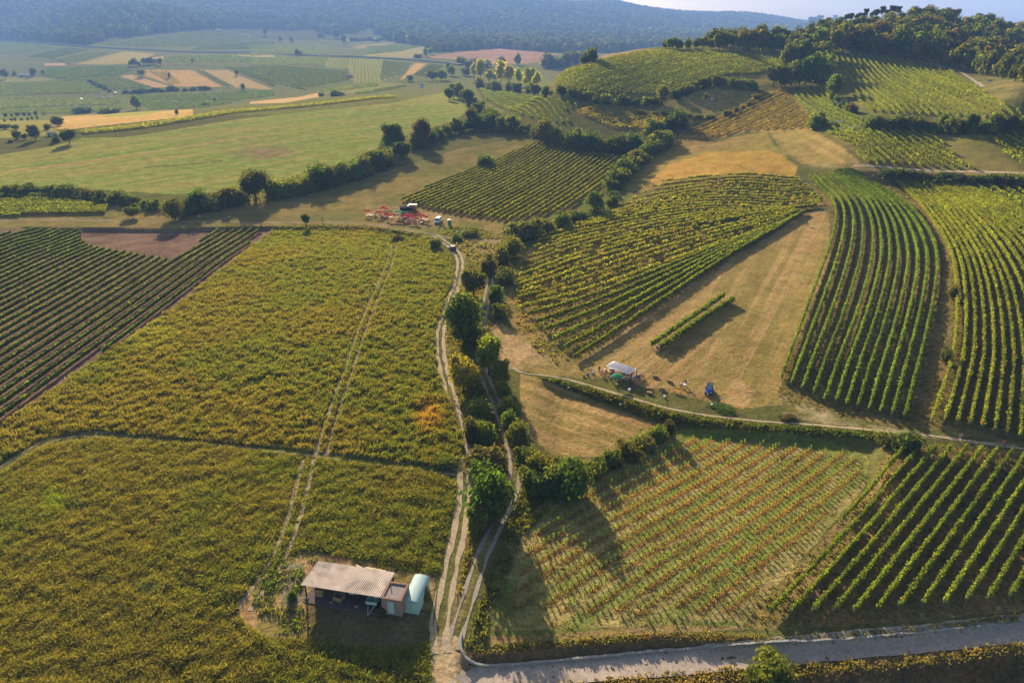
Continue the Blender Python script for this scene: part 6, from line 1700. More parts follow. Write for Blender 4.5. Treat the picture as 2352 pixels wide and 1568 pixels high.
def pose_stand(arm=0.0, step=0.0, bend=0.0):
    J = dict(pelvis=(0, 0, .94), waist=(0, bend * .3, 1.10), chest=(0, bend * .8, 1.32), neck=(0, bend, 1.47), head=(0, bend + .02, 1.61))
    for s, sg in (('l', -1), ('r', 1)):
        st = step * sg
        J['hip' + s] = (sg * .09, 0, .9); J['kne' + s] = (sg * .10, st * .5 + .02, .5); J['ank' + s] = (sg * .11, st, .085); J['toe' + s] = (sg * .12, st + .15, .04)
        J['sho' + s] = (sg * .19, bend * .8, 1.41)
        if arm and sg > 0: J['elb' + s] = (sg * .25, bend + .08, 1.16); J['wri' + s] = (sg * .16, bend + .32, 1.16 + arm)
        else: J['elb' + s] = (sg * .26, bend - .03 - st * .4, 1.13); J['wri' + s] = (sg * .27, bend + .06 - st * .6, .89)
    return J


def pose_sit(reach=.2):
    J = dict(pelvis=(0, 0, .52), waist=(0, .02, .68), chest=(0, .06, .90), neck=(0, .08, 1.05), head=(0, .11, 1.19))
    for s, sg in (('l', -1), ('r', 1)):
        J['hip' + s] = (sg * .09, .06, .50); J['kne' + s] = (sg * .12, .44, .52); J['ank' + s] = (sg * .12, .46, .085); J['toe' + s] = (sg * .13, .60, .04)
        J['sho' + s] = (sg * .19, .06, .99); J['elb' + s] = (sg * .25, .16, .76); J['wri' + s] = (sg * .16, .26 + reach, .80)
    return J


def pose_ride():
    J = dict(pelvis=(0, -.30, .98), waist=(0, -.20, 1.10), chest=(0, -.02, 1.28), neck=(0, .08, 1.40), head=(0, .15, 1.52))
    for s, sg in (('l', -1), ('r', 1)):
        J['hip' + s] = (sg * .09, -.26, .94); J['kne' + s] = (sg * .12, .08 + sg * .05, .66 + sg * .1); J['ank' + s] = (sg * .12, -.08 + sg * .15, .24 + sg * .13); J['toe' + s] = (sg * .12, .07 + sg * .15, .21 + sg * .13)
        J['sho' + s] = (sg * .18, -.01, 1.36); J['elb' + s] = (sg * .26, .2, 1.16); J['wri' + s] = (sg * .24, .40, 1.04)
    return J


PM = dict(stand=person_mesh('person', pose_stand()), hold=person_mesh('person', pose_stand(.1)), walk=person_mesh('person', pose_stand(0, .26)), bend=person_mesh('person', pose_stand(.05, .05, .22)), sit=person_mesh('person', pose_sit()), ride=person_mesh('person', pose_ride()))


def person(pose, p, rz, shirt, label, group=None, s=1.0):
    o = mobj('person', PM[pose], None, p, rz, (s, s, s), shirt)
    return tag(o, label, 'person', group)


WHT = (.75, .75, .76); RED_ = (.45, .04, .05); BLU = (.08, .14, .36); DRK = (.03, .03, .035); PNK = (.6, .25, .25); GRN_ = (.12, .25, .12); GRY = (.3, .3, .3); LBL = (.35, .5, .7); MAR = (.22, .03, .06); ORG = (.6, .25, .06)
CN = {WHT: 'white', RED_: 'red', BLU: 'blue', DRK: 'black', PNK: 'pink', GRN_: 'green', GRY: 'grey', LBL: 'light blue', MAR: 'maroon', ORG: 'orange'}


# ------------------------------------------------------------------ festival furniture, built once and copied
def furn_table(loc, rz, label, group, top='wood'):
    t = thing('beer_table', label, 'table', loc, rz, group)
    mobj('tabletop', TABLE[0] if top == 'wood' else TABLE[3], t)
    for k in (1, 2): mobj('leg_frame', TABLE[k], t)
    return t


def furn_bench(loc, rz, label, group):
    t = thing('beer_bench', label, 'bench', loc, rz, group)
    mobj('seat', BENCH[0], t)
    for k in (1, 2): mobj('leg_frame', BENCH[k], t)
    return t


def _legs(x, w, h):
    b = MB(); b.tube((x, -w, 0), (x, -w * .8, h), .02, n=5); b.tube((x, w, 0), (x, w * .8, h), .02, n=5); b.tube((x, -w * .85, h * .5), (x, w * .85, h * .5), .015, n=5)
    return b.mesh('leg_frame', M['steel'])


b = MB(); b.box((0, 0, .755), (2.2, .62, .04)); b.box((0, -.28, .72), (2.1, .03, .05)); b.box((0, .28, .72), (2.1, .03, .05)); _tt = b.mesh('tabletop', M['wood'])
b2 = MB(); b2.box((0, 0, .755), (1.2, .7, .04)); b2.box((0, -.3, .72), (1.1, .03, .05)); b2.box((0, .3, .72), (1.1, .03, .05))
TABLE = [_tt, _legs(-.75, .27, .72), _legs(.75, .27, .72), b2.mesh('tabletop', M['white'])]
b = MB(); b.box((0, 0, .455), (2.2, .27, .035)); b.box((0, 0, .425), (2.0, .04, .03)); BENCH = [b.mesh('seat', M['wood']), _legs(-.75, .12, .43), _legs(.75, .12, .43)]


def parasol_mesh(r, h, drop, n=8, val=.16, m=0):
    b = MB(); top = (0, 0, h)
    vs = [top]; fs = []
    for i in range(n):
        a0 = 2 * PI * i / n; a1 = 2 * PI * (i + .5) / n
        vs.append((math.cos(a0) * r * .55, math.sin(a0) * r * .55, h - drop * .42)); vs.append((math.cos(a0) * r, math.sin(a0) * r, h - drop)); vs.append((math.cos(a1) * r * .95, math.sin(a1) * r * .95, h - drop * .93))
        vs.append((math.cos(a0) * r, math.sin(a0) * r, h - drop - val)); vs.append((math.cos(a1) * r * .95, math.sin(a1) * r * .95, h - drop * .93 - val))
    for i in range(n):
        p = 1 + i * 5; q = 1 + ((i + 1) % n) * 5
        fs += [(0, p, q), (p, p + 1, p + 2), (p, p + 2, q), (q, p + 2, q + 1), (p + 1, p + 3, p + 4, p + 2), (p + 2, p + 4, q + 3, q + 1)]
    b.add(vs, fs); return b


PAR = [parasol_mesh(.98, 2.55, .42).mesh('canopy', M['canvas']), parasol_mesh(1.75, 3.0, .62).mesh('canopy', M['canvas'])]
_wm = mat_plain('pale printed patch', (.75, .5, .48), .8)
b = MB()
for i in range(0, 8, 2):
    a = 2 * PI * (i + .5) / 8; q = Matrix.Rotation(a, 4, 'Z')
    b.add([q @ Vector(v) for v in ((.34, -.09, 2.436), (.34, .09, 2.436), (.62, .13, 2.316), (.62, -.13, 2.316))], [(0, 1, 2, 3)])
PATCH = b.mesh('printed_patch', _wm)
b = MB(); b.tube((0, 0, .05), (0, 0, 2.52), .022, n=6); b.tube((0, 0, 2.5), (0, 0, 2.62), .03, .01, 6); POLE = b.mesh('pole', M['white'])
b = MB(); b.tube((0, 0, 0), (0, 0, .09), .24, .2, 10); PBASE = b.mesh('base', M['concrete'])


def parasol(loc, big, color, label, group, tilt=0.0, patch=True):
    t = thing('parasol', label, 'parasol', loc, RNG.uniform(0, 1), group)
    if tilt: t.rotation_euler[0] = tilt
    c = mobj('canopy', PAR[1 if big else 0], t, color=color)
    if patch: mobj('printed_patch', PATCH, c)
    mobj('pole', POLE, t, scale=(1, 1, 1.18) if big else None); mobj('base', PBASE, t)
    return t


def f1(x, y): return 826.9 + x / 5.088, 453.6 + y / 5.088
def f2(x, y): return 1337.9 + x / 7.55, 815.4 + y / 7.55
def f3(x, y): return 1475.7 + x / 6.884, 832.6 + y / 6.884


def over(vx, vy, h):
    """ground point under something seen at a picture point at height h"""
    p = at1(vx, vy)
    for _ in range(4):
        q = plane_px(vx, vy, p[2] + h); p = np.array([q[0], q[1], float(ground_z(q[0], q[1]))])
    return p


REDC = (.80, .055, .05)
reds = [(68, 148), (100, 153), (255, 118), (272, 103), (303, 122), (202, 163), (240, 163), (303, 183), (345, 203), (395, 201), (490, 207), (535, 203), (558, 193), (610, 198), (570, 224), (625, 226), (658, 237), (690, 187), (733, 204), (770, 218)]
for k, (x, y) in enumerate(sorted(reds)):
    parasol(over(*f1(x, y), 2.3), False, REDC, '%s red parasol from the left at the roadside wine stand' % ordinal(k + 1), 'red parasols at the wine stand')
parasol(over(*f1(434, 154), 2.6), True, (.42, .55, .36), 'big pale green parasol left of the dark stall', 'green parasols at the wine stand', patch=False)
parasol(over(*f1(510, 172), 2.6), True, (.14, .30, .17), 'big dark green parasol in front of the dark stall', 'green parasols at the wine stand', patch=False)
parasol(over(*f1(445, 203), 2.3), False, (.2, .42, .25), 'small green parasol between the red groups', 'green parasols at the wine stand', patch=False)
_fa = heading(f1(630, 290), f1(730, 250))
tabs = [(100, 212), (140, 217), (186, 222), (262, 225), (300, 232), (368, 238), (462, 232), (520, 240), (585, 262), (640, 268), (705, 282), (742, 262), (725, 300), (785, 272)]
for k, (x, y) in enumerate(tabs):
    p = at1(*f1(x, y + 8)); rz = _fa + RNG.uniform(-.08, .08)
    furn_table(p, rz, '%s beer table from the left at the wine stand' % ordinal(k + 1), 'beer tables at the wine stand')
    for sd, wd in ((-1, 'near'), (1, 'far')):
        q = p + np.array([math.sin(rz) * -.58 * sd, math.cos(rz) * .58 * sd, 0]); q[2] = float(ground_z(q[0], q[1]))
        furn_bench(q, rz, 'bench on the %s side of the %s beer table from the left' % (wd, ordinal(k + 1)), 'benches at the wine stand')
        if k in (3, 4, 7, 8, 9, 10, 2):
            for dx in (-.6, .35):
                if RNG.random() < .82:
                    sc = [WHT, RED_, BLU, DRK, LBL, GRY, PNK, WHT][RNG.integers(0, 8)]
                    r = q + np.array([math.cos(rz) * dx, math.sin(rz) * dx, 0])
                    person('sit', r, rz + (0 if sd < 0 else PI), sc, 'person in %s sitting %s on the %s bench of the %s table' % (CN[sc], 'left' if dx < 0 else 'right', wd, ordinal(k + 1)), 'guests seated at the wine stand')
for x, y, sh, ps, lab in [(298, 240, WHT, 'stand', 'standing person in white amid the left tables'), (802, 292, DRK, 'stand', 'person in black standing at the right end of the tables'), (233, 236, BLU, 'hold', 'person in blue standing at the left tables'), (205, 236, GRY, 'stand', 'person in grey at the far left tables'),
                          (320, 235, DRK, 'hold', 'person in black beside the one in white'), (660, 300, WHT, 'hold', 'person in white standing before the right tables'), (716, 250, BLU, 'stand', 'person in blue behind the right tables'), (545, 262, RED_, 'stand', 'person in red in the middle of the stand'),
                          (968, 300, GRY, 'stand', 'person in grey beside the white van'), (500, 250, MAR, 'hold', 'person in maroon near the dark green parasol')]:
    person(ps, at1(*f1(x, y)), RNG.uniform(0, 6), sh, lab, 'guests standing at the wine stand')

# stall with a dark roof
sp_, sa_, sl_ = frame(f1(478, 192), f1(622, 182))
st = thing('market_stall', 'dark-roofed wooden stall behind the green parasols', 'stall', sp_, sa_)
b = MB(); b.box((sl_ / 2, 1.3, 2.36), (sl_ + .5, 3.3, .09)); b.box((sl_ / 2, -.33, 2.28), (sl_ + .5, .04, .2)); b.obj('roof', mat_plain('dark roof sheet', (.05, .045, .05), 1.0, spec=0), st)
b = MB(); b.box((sl_ / 2, 2.7, 1.15), (sl_, .08, 2.3)); b.box((.04, 1.9, 1.15), (.08, 1.5, 2.3)); b.box((sl_ - .04, 1.6, 1.15), (.08, 2.1, 2.3)); b.obj('wall', M['darkwood'], st)
b = MB(); b.box((sl_ / 2, .1, .95), (sl_ - .3, .5, .06)); b.box((sl_ / 2, -.05, .48), (sl_ - .3, .05, .9)); b.obj('counter', M['crate'], st)
for x in (.05, sl_ - .05):
    b = MB(); b.box((x, -.2, 1.15), (.1, .1, 2.3)); b.obj('pillar', M['darkwood'], st)
# low dark railing behind the left tables
ra, rr_, rl_ = frame(f1(278, 185), f1(380, 187))
rl = thing('rail_fence', 'short dark rail fence behind the left red parasols', 'fence', ra, rr_)
for k in range(5):
    b = MB(); b.box((rl_ * k / 4, 0, .55), (.08, .08, 1.2)); b.obj('post', M['darkwood'], rl)
b = MB(); [b.box((rl_ / 2, .05, z), (rl_, .04, .14)) for z in (.35, .7, 1.05)]; b.obj('rail', M['darkwood'], rl)


# ------------------------------------------------------------------ vehicles (+x is forward)
def wheels(t, xs, y, r, w=.2):
    for x in xs:
        for s in (-1, 1):
            b = MB(); b.tube((x, s * (y - w), r), (x, s * y, r), r, r, 18); wh = b.obj('wheel', M['black'], t)
            b = MB(); b.tube((x, s * (y - .03), r), (x, s * (y + .012), r), r * .58, r * .55, 12); b.obj('rim', M['steel'], wh)


def car(label, loc, rz, prof, cabin, L, W, color, cat='car', name='parked_car', wr=.31, wx=None, glass_s=None, roofc=None, group=None):
    """prof: body side profile (x, z); cabin: (x0, x1, x2, x3, z0, z1) of the glasshouse, base and roof; all windows are panes"""
    t = thing(name, label, cat, loc, rz, group)
    bt = t
    b = MB(); b.prism(prof, 'y', -W / 2, W / 2, inset=.05); o = b.obj('body', M['paint'], t, smooth=False); o.color = (*color, 1)
    x0, x1, x2, x3, z0, z1 = cabin; w0 = W / 2 - .04; w1 = W / 2 - .2
    V8 = [(x0, -w0, z0), (x3, -w0, z0), (x3, w0, z0), (x0, w0, z0), (x1, -w1, z1), (x2, -w1, z1), (x2, w1, z1), (x1, w1, z1)]
    b = MB(); b.add(V8, [(0, 3, 2, 1), (4, 5, 6, 7), (0, 1, 5, 4), (1, 2, 6, 5), (2, 3, 7, 6), (3, 0, 4, 7)]); o = b.obj('cabin', M['paint'], t); o.color = (*(roofc or color), 1)
    c = [Vector(v) for v in V8]

    def pane(nm, a, b_, c_, d_, u0, u1, v0=.12, v1=.88):
        q = lambda u, v: (a.lerp(b_, u)).lerp(d_.lerp(c_, u), v)
        P = [q(u0, v0), q(u1, v0), q(u1, v1), q(u0, v1)]
        n = (P[1] - P[0]).cross(P[3] - P[0]).normalized() * .012
        m = MB(); m.add([p + n for p in P] + [p - n for p in P], [(0, 1, 2, 3), (7, 6, 5, 4), (0, 4, 5, 1), (1, 5, 6, 2), (2, 6, 7, 3), (3, 7, 4, 0)]); m.obj(nm, M['glass'], t)
    pane('windscreen', c[1], c[2], c[6], c[5], .06, .94)
    pane('rear_window', c[3], c[0], c[4], c[7], .08, .92)
    for k, (u0, u1) in enumerate(glass_s or ((.08, .46), (.52, .92))):
        pane('side_window', c[0], c[1], c[5], c[4], u0, u1); pane('side_window', c[2], c[3], c[7], c[6], 1 - u1, 1 - u0)
    wheels(t, wx or (-L * .3, L * .31), W / 2 + .01, wr)
    xf = max(p[0] for p in prof); xb = min(p[0] for p in prof)
    for s in (-1, 1):
        b = MB(); b.box((xf - .02, s * (W / 2 - .28), .68), (.08, .3, .15)); b.obj('headlight', M['lamp'], t)
        b = MB(); b.box((xb + .02, s * (W / 2 - .16), .75), (.08, .18, .2)); b.obj('tail_light', M['red'], t)
        b = MB(); b.box((x3 - .25, s * (W / 2 + .08), z0 + .1), (.1, .18, .13)); b.obj('wing_mirror', M['black'], t)
    b = MB(); b.box((xf, 0, .42), (.14, W - .1, .18)); b.obj('bumper', M['black'], t)
    b = MB(); b.box((xb, 0, .42), (.14, W - .1, .18)); b.obj('bumper', M['black'], t)
    b = MB(); b.box((xb - .03, 0, .62), (.03, .5, .11)); b.obj('number_plate', M['white'], t)
    return t


HATCH = [(-1.95, .3), (-2.0, .6), (-1.92, .92), (1.0, .95), (1.75, .82), (2.0, .62), (2.0, .3)]
VANP = [(-2.35, .3), (-2.4, .7), (-2.36, 1.12), (1.5, 1.12), (2.25, .95), (2.4, .7), (2.38, .3)]
p = at1(1038.5, 573); h_ = heading((1047, 577), (1022, 556))
car('dark blue hatchback driving up the dirt track', p, h_, HATCH, (-1.9, -1.45, .25, 1.0, .92, 1.47), 4.0, 1.72, (.015, .025, .10), 'car', 'hatchback_car')
car('white van parked beside the green toilet cabin', at1(*f1(912, 292)), heading(f1(940, 262), f1(896, 305)), VANP, (-2.33, -2.2, 1.05, 1.75, 1.1, 1.95), 4.8, 1.85, (.78, .78, .78), 'van', 'parked_van', .33, glass_s=((.04, .32), (.36, .64), (.68, .95)))
p = at1(*f1(600, 150))
tr = thing('camper_truck', 'orange box van with cream roof behind the dark stall', 'truck', p, heading(f1(660, 152), f1(545, 148)))
b = MB(); b.prism([(-2.4, .45), (-2.4, 2.45), (.9, 2.45), (1.0, 1.9), (1.0, .45)], 'y', -1.0, 1.0, inset=.03); o = b.obj('body', M['paint'], tr); o.color = (.62, .30, .045, 1)
b = MB(); b.prism([(1.0, .45), (1.0, 1.95), (1.45, 1.9), (1.95, 1.2), (2.2, 1.1), (2.25, .45)], 'y', -.95, .95, inset=.04); o = b.obj('cab', M['paint'], tr); o.color = (.62, .30, .045, 1)
b = MB(); b.box((-.75, 0, 2.5), (3.45, 2.04, .1)); b.box((-.9, 0, 2.58), (1.2, .8, .08)); b.obj('roof', mat_plain('cream roof', (.72, .62, .45), .6), tr)
b = MB(); b.add([(1.47, -.8, 1.87), (1.47, .8, 1.87), (1.95, .8, 1.24), (1.95, -.8, 1.24)], [(0, 1, 2, 3)], M=Matrix.Translation((.015, 0, .015))); b.obj('windscreen', M['glass'], tr)
for s in (-1, 1):
    b = MB(); b.box((1.35, s * .955, 1.55), (.5, .02, .42)); b.obj('side_window', M['glass'], tr)
    b = MB(); b.box((2.23, s * .65, .85), (.06, .22, .18)); b.obj('headlight', M['lamp'], tr)
    b = MB(); b.box((-.9, s * 1.008, 1.75), (1.1, .02, .4)); b.obj('side_window', M['glass'], tr)
wheels(tr, (-1.5, 1.4), 1.0, .36)

# toilet cabin
tp = thing('toilet_cabin', 'green portable toilet cabin with white roof right of the van', 'toilet', at1(*f1(1047, 327)), .3)
pr = [(math.cos(a) * .58 * min(1 / max(abs(math.cos(a)), abs(math.sin(a))), 1.22), math.sin(a) * .58 * min(1 / max(abs(math.cos(a)), abs(math.sin(a))), 1.22)) for a in [2 * PI * k / 24 for k in range(24)]]
b = MB(); b.prism(pr, 'z', 0, 2.12); b.obj('body', M['greenp'], tp)
b = MB(); b.prism([(x * 1.04, y * 1.04) for x, y in pr], 'z', 2.12, 2.22, inset=.1); b.prism([(x * .8, y * .8) for x, y in pr], 'z', 2.22, 2.32, inset=.12); b.obj('roof', M['white'], tp)
b = MB(); b.box((0, -.6, 1.05), (.72, .03, 1.85)); dd_ = b.obj('door', mat_plain('lighter green door', (.03, .26, .16), .4), tp)
b = MB(); b.box((.27, -.63, 1.0), (.06, .04, .16)); b.obj('handle', M['white'], dd_)
b = MB(); b.box((0, 0, .2), (1.9, 1.3, .18), taper=.96); b.box((0, 0, .05), (1.6, 1.0, .2))
tag(b.obj('well_cover', M['concrete'], None, at1(*f1(1216, 404)), .2), 'square concrete slab among weeds right of the toilet cabin', 'slab')
b = MB(); b.tube((0, 0, 0), (0, 0, .05), .25, .22, 10); b.tube((0, 0, .05), (0, 0, .3), .16, .14, 8); tag(b.obj('bucket', M['white'], None, at1(*f1(1030, 354))), 'white bucket in front of the green toilet cabin', 'bucket')

# ------------------------------------------------------------------ the white pavilion and its guests
c4 = [over(*f2(x, y), 2.1) for x, y in ((415, 178), (815, 314), (930, 228), (545, 100))]
ctr = sum(c4) / 4; ta = math.atan2(*(c4[1] - c4[0])[[1, 0]])
TL_ = (np.hypot(*(c4[1] - c4[0])[:2]) + np.hypot(*(c4[2] - c4[3])[:2])) / 2; TW_ = max(2.6, min(3.4, (np.hypot(*(c4[3] - c4[0])[:2]) + np.hypot(*(c4[2] - c4[1])[:2])) / 2))
tent = thing('party_tent', 'white party tent on the mown triangle', 'tent', ctr, ta)
hx, hy, ez, rz_ = TL_ / 2, TW_ / 2, 2.1, 2.95
vs = []; fs = []
nx_, ny_ = 13, 7
for j in range(ny_):
    for k in range(nx_):
        x = -hx + 2 * hx * k / (nx_ - 1); y = -hy + 2 * hy * j / (ny_ - 1)
        e = min(1 - abs(y) / hy, (hx - abs(x)) / hy, 1)
        z = ez + (rz_ - ez) * e ** .85 - .07 * math.sin(PI * min(1, e * 1.2)) * abs(math.sin(PI * k / 4)) - .06 * (1 - e) * abs(math.sin(PI * k * 2 / (nx_ - 1)))
        vs.append((x, y, z))
for j in range(ny_ - 1):
    for k in range(nx_ - 1): i = j * nx_ + k; fs.append((i, i + 1, i + nx_ + 1, i + nx_))
b = MB(); b.add(vs, fs)
for (xa, ya), (xb, yb) in (((-hx, -hy), (hx, -hy)), ((hx, -hy), (hx, hy)), ((hx, hy), (-hx, hy)), ((-hx, hy), (-hx, -hy))):
    n = 12; q = []; f = []
    for k in range(n + 1):
        t = k / n; x = xa + (xb - xa) * t; y = ya + (yb - ya) * t; sag = .05 * math.sin(PI * ((t * 3) % 1))
        q += [(x * 1.003, y * 1.003, ez - sag * .5 + .01), (x * 1.003, y * 1.003, ez - .26 - sag)]
    b.add(q, [(2 * k, 2 * k + 2, 2 * k + 3, 2 * k + 1) for k in range(n)])
o = b.obj('canopy', M['canvas'], tent, smooth=False); o.color = (.9, .9, .95, 1)
for x in (-hx + .05, 0, hx - .05):
    for y in (-hy + .05, hy - .05):
        b = MB(); b.tube((x, y, 0), (x, y, ez), .03, n=6); b.obj('leg', M['white'], tent)
b = MB(); b.add([(-hx + .02, -hy * .3, .05), (-hx + .02, hy, .05), (-hx + .02, hy, ez), (-hx + .02, -hy * .3, ez), (-hx + .05, -hy * .3, .05), (-hx + .05, hy, .05), (-hx + .05, hy, ez), (-hx + .05, -hy * .3, ez)], [(0, 1, 2, 3), (7, 6, 5, 4), (0, 4, 5, 1), (2, 6, 7, 3), (1, 5, 6, 2), (0, 3, 7, 4)])
b.add([(-hx, hy - .05, .05), (hx * .2, hy - .05, .05), (hx * .2, hy - .05, ez), (-hx, hy - .05, ez), (-hx, hy - .02, .05), (hx * .2, hy - .02, .05), (hx * .2, hy - .02, ez), (-hx, hy - .02, ez)], [(0, 1, 2, 3), (7, 6, 5, 4), (0, 4, 5, 1), (2, 6, 7, 3), (1, 5, 6, 2), (0, 3, 7, 4)])
o = b.obj('side_sheet', M['canvas'], tent); o.color = (.78, .78, .80, 1)
T2 = lambda x, y: at1(*f2(x, y))
tt = [(438, 318, 'orange-topped table under the left end of the tent'), (735, 420, 'table under the right end of the tent'), (590, 345, 'table at the back under the tent'), (968, 398, 'orange-topped table right of the tent'), (850, 445, 'table in front of the right tent corner')]
for x, y, lab in tt:
    p = T2(x, y); furn_table(p, ta + RNG.uniform(-.15, .15) + (PI / 2 if x == 968 else 0), lab, 'tables at the white tent')
    for sd, w_ in ((-1, 'near'), (1, 'far')):
        q = p + np.array([math.sin(ta) * -.6 * sd, math.cos(ta) * .6 * sd, 0]); q[2] = float(ground_z(q[0], q[1]))
        furn_bench(q, ta, 'bench on the %s side of the %s' % (w_, lab), 'benches at the white tent')
tg = [(470, 320, 'sit', DRK, 'left end of the tent near the pale sheet'), (415, 322, 'sit', ORG, 'left end of the tent outside'), (500, 330, 'stand', MAR, 'left end under the tent edge'), (525, 345, 'bend', RED_, 'tent front behind the green parasol'), (548, 318, 'sit', GRY, 'back table under the tent'), (640, 345, 'sit', DRK, 'back table on its right'),
      (690, 395, 'stand', GRN_, 'middle of the tent front'), (742, 385, 'sit', LBL, 'right tent table, first seat'), (775, 412, 'sit', MAR, 'right tent table, second seat'), (705, 448, 'sit', WHT, 'tent front beside the parasol'), (720, 395, 'stand', GRY, 'tent front in the shade'), (765, 372, 'hold', WHT, 'back of the right tent table'),
      (800, 395, 'hold', DRK, 'right corner post of the tent'), (820, 420, 'sit', BLU, 'front corner table, left seat'), (845, 412, 'stand', RED_, 'right end of the tent behind the corner table'), (875, 345, 'stand', PNK, 'right end of the tent near the back'), (930, 365, 'stand', GRY, 'right side of the tent apart'), (905, 425, 'sit', WHT, 'corner between tent and right table'),
      (945, 430, 'sit', DRK, 'right table, near left seat'), (1005, 405, 'hold', WHT, 'right table, standing at its end'), (1030, 402, 'sit', ORG, 'right table, outermost seat'), (880, 500, 'stand', PNK, 'front of the corner table in the sun'), (905, 470, 'bend', GRN_, 'front of the corner table leaning in'), (828, 520, 'stand', DRK, 'front of the tent beside the dropped bicycle'), (845, 470, 'sit', BLU, 'front corner table, near seat'), (982, 425, 'sit', BLU, 'right table, near right seat')]
for x, y, ps, sh, w_ in tg:
    person(ps, T2(x, y), RNG.uniform(0, 6.28), sh, 'person in %s at the %s' % (CN[sh], w_), 'guests at the white tent')
person('stand', T2(494, 450), -2.2, (.7, .72, .8), 'person in white shirt and dark shorts standing left of the green parasol', 'guests at the white tent')
person('hold', T2(290, 305), -.4, MAR, 'person in maroon standing left of the white tent', 'guests at the white tent')
person('sit', T2(318, 322), -1.5, WHT, 'person in a white top crouching beside the one in maroon', 'guests at the white tent')
parasol(over(*f2(600, 345), 2.2), False, (.10, .42, .22), 'green and yellow parasol in front of the white tent', 'parasols at the white tent', patch=False).scale = (1.15, 1.15, .95)
gq = T2(605, 455)
gr = thing('drinks_stand', 'dark folding stand with bottles under the green parasol', 'stand', gq, ta)
b = MB(); b.box((0, 0, .8), (1.3, .6, .05)); b.obj('top', M['darkwood'], gr)
for s in (-1, 1):
    b = MB(); b.tube((s * .55, -.25, 0), (s * .3, .25, .78), .02, n=5); b.tube((s * .55, .25, 0), (s * .3, -.25, .78), .02, n=5); b.obj('leg_frame', M['steel'], gr)
for k in range(5):
    b = MB(); b.tube((0, 0, 0), (0, 0, .2), .04, .04, 7); b.tube((0, 0, .2), (0, 0, .3), .016, .014, 6)
    tag(b.obj('bottle', M['green'], None, (gq[0] - .4 + k * .19, gq[1] + (k % 2) * .12, gq[2] + .825)), 'green bottle on the folding stand under the parasol', 'bottle', 'bottles on the folding stand')


# ------------------------------------------------------------------ bicycles
def bike(loc, rz, label, lying=0.0, color=(.5, .5, .52), group='bicycles around the tent', loaded=False):
    t = thing('bicycle', label, 'bicycle', loc, rz, group)
    t.rotation_euler = (lying, 0, rz)
    for y, nm in ((-.52, 'wheel'), (.52, 'wheel')):
        mobj(nm, BK['wheel'], t, (0, y, .34))
    o = mobj('frame', BK['frame'], t); o.color = (*color, 1)
    mobj('handlebar', BK['bar'], t); mobj('saddle', BK['saddle'], t)
    return t


BK = {}
b = MB()
for k in range(16):
    a = 2 * PI * k / 16; a2 = 2 * PI * (k + 1) / 16
    b.tube((0, math.cos(a) * .33, math.sin(a) * .33), (0, math.cos(a2) * .33, math.sin(a2) * .33), .02, n=5, cap=False)
    if k % 2 == 0: b.tube((0, 0, 0), (0, math.cos(a) * .33, math.sin(a) * .33), .004, n=3, cap=False)
BK['wheel'] = b.mesh('wheel', M['black'])
b = MB()
for a, c in (((0, -.52, .34), (0, -.08, .32)), ((0, -.52, .34), (0, -.18, .78)), ((0, -.08, .32), (0, -.2, .86)), ((0, -.18, .76), (0, .36, .82)), ((0, -.08, .32), (0, .36, .72)), ((0, .34, .92), (0, .52, .34))): b.tube(a, c, .02, n=6)
b.tube((-.1, -.08, .32), (.1, -.08, .32), .03, n=6)
BK['frame'] = b.mesh('frame', M['paint'])
b = MB(); b.tube((-.27, .38, 1.0), (.27, .38, 1.0), .016, n=6); b.tube((0, .34, .9), (0, .38, 1.0), .018, n=6); BK['bar'] = b.mesh('handlebar', M['black'])
b = MB(); b.box((0, -.22, .9), (.14, .27, .06), taper=.8); BK['saddle'] = b.mesh('saddle', M['black'])
bike(T2(130, 318), .9, 'bicycle standing far left of the tent', .12, (.1, .12, .14)); bike(T2(168, 318), 1.2, 'bicycle with pale bags left of the tent', .1, (.6, .6, .62))
bike(T2(300, 345), 1.5, 'bicycle before the person in maroon', .1, (.15, .05, .05)); bike(T2(820, 575), 1.3, 'blue bicycle lying in front of the tent', 1.35, (.06, .12, .4))
bike(T2(1165, 325), 1.6, 'white bicycle lying right of the tent', 1.3, (.8, .8, .8)); bike(T2(1210, 345), 1.2, 'bicycle with a bluish frame lying beside the right bale', 1.3, (.45, .5, .75))
bike(at1(*f3(262, 462)), 1.5, 'silver bicycle lying below the two lower bales', 1.3, (.55, .55, .52)); bike(at1(*f3(312, 484)), 1.1, 'grey bicycle lying next to the silver one', 1.3, (.3, .3, .3))
cy = heading((2240, 1016), (2180, 1008))
for (x, y), sh, lab, fr in (((2207, 1011.5), (.28, .22, .16), 'cyclist in brown riding left along the footpath', (.4, .2, .1)), ((2305, 1027.5), RED_, 'cyclist in red riding left along the footpath', (.5, .5, .55))):
    p = at1(x, y); bike(p, cy - PI / 2, 'bicycle ridden by the %s' % lab.replace(' riding left along the footpath', ' on the footpath'), 0, fr, 'bicycles on the footpath')
    person('ride', p, cy - PI / 2, sh, lab, 'cyclists on the footpath')

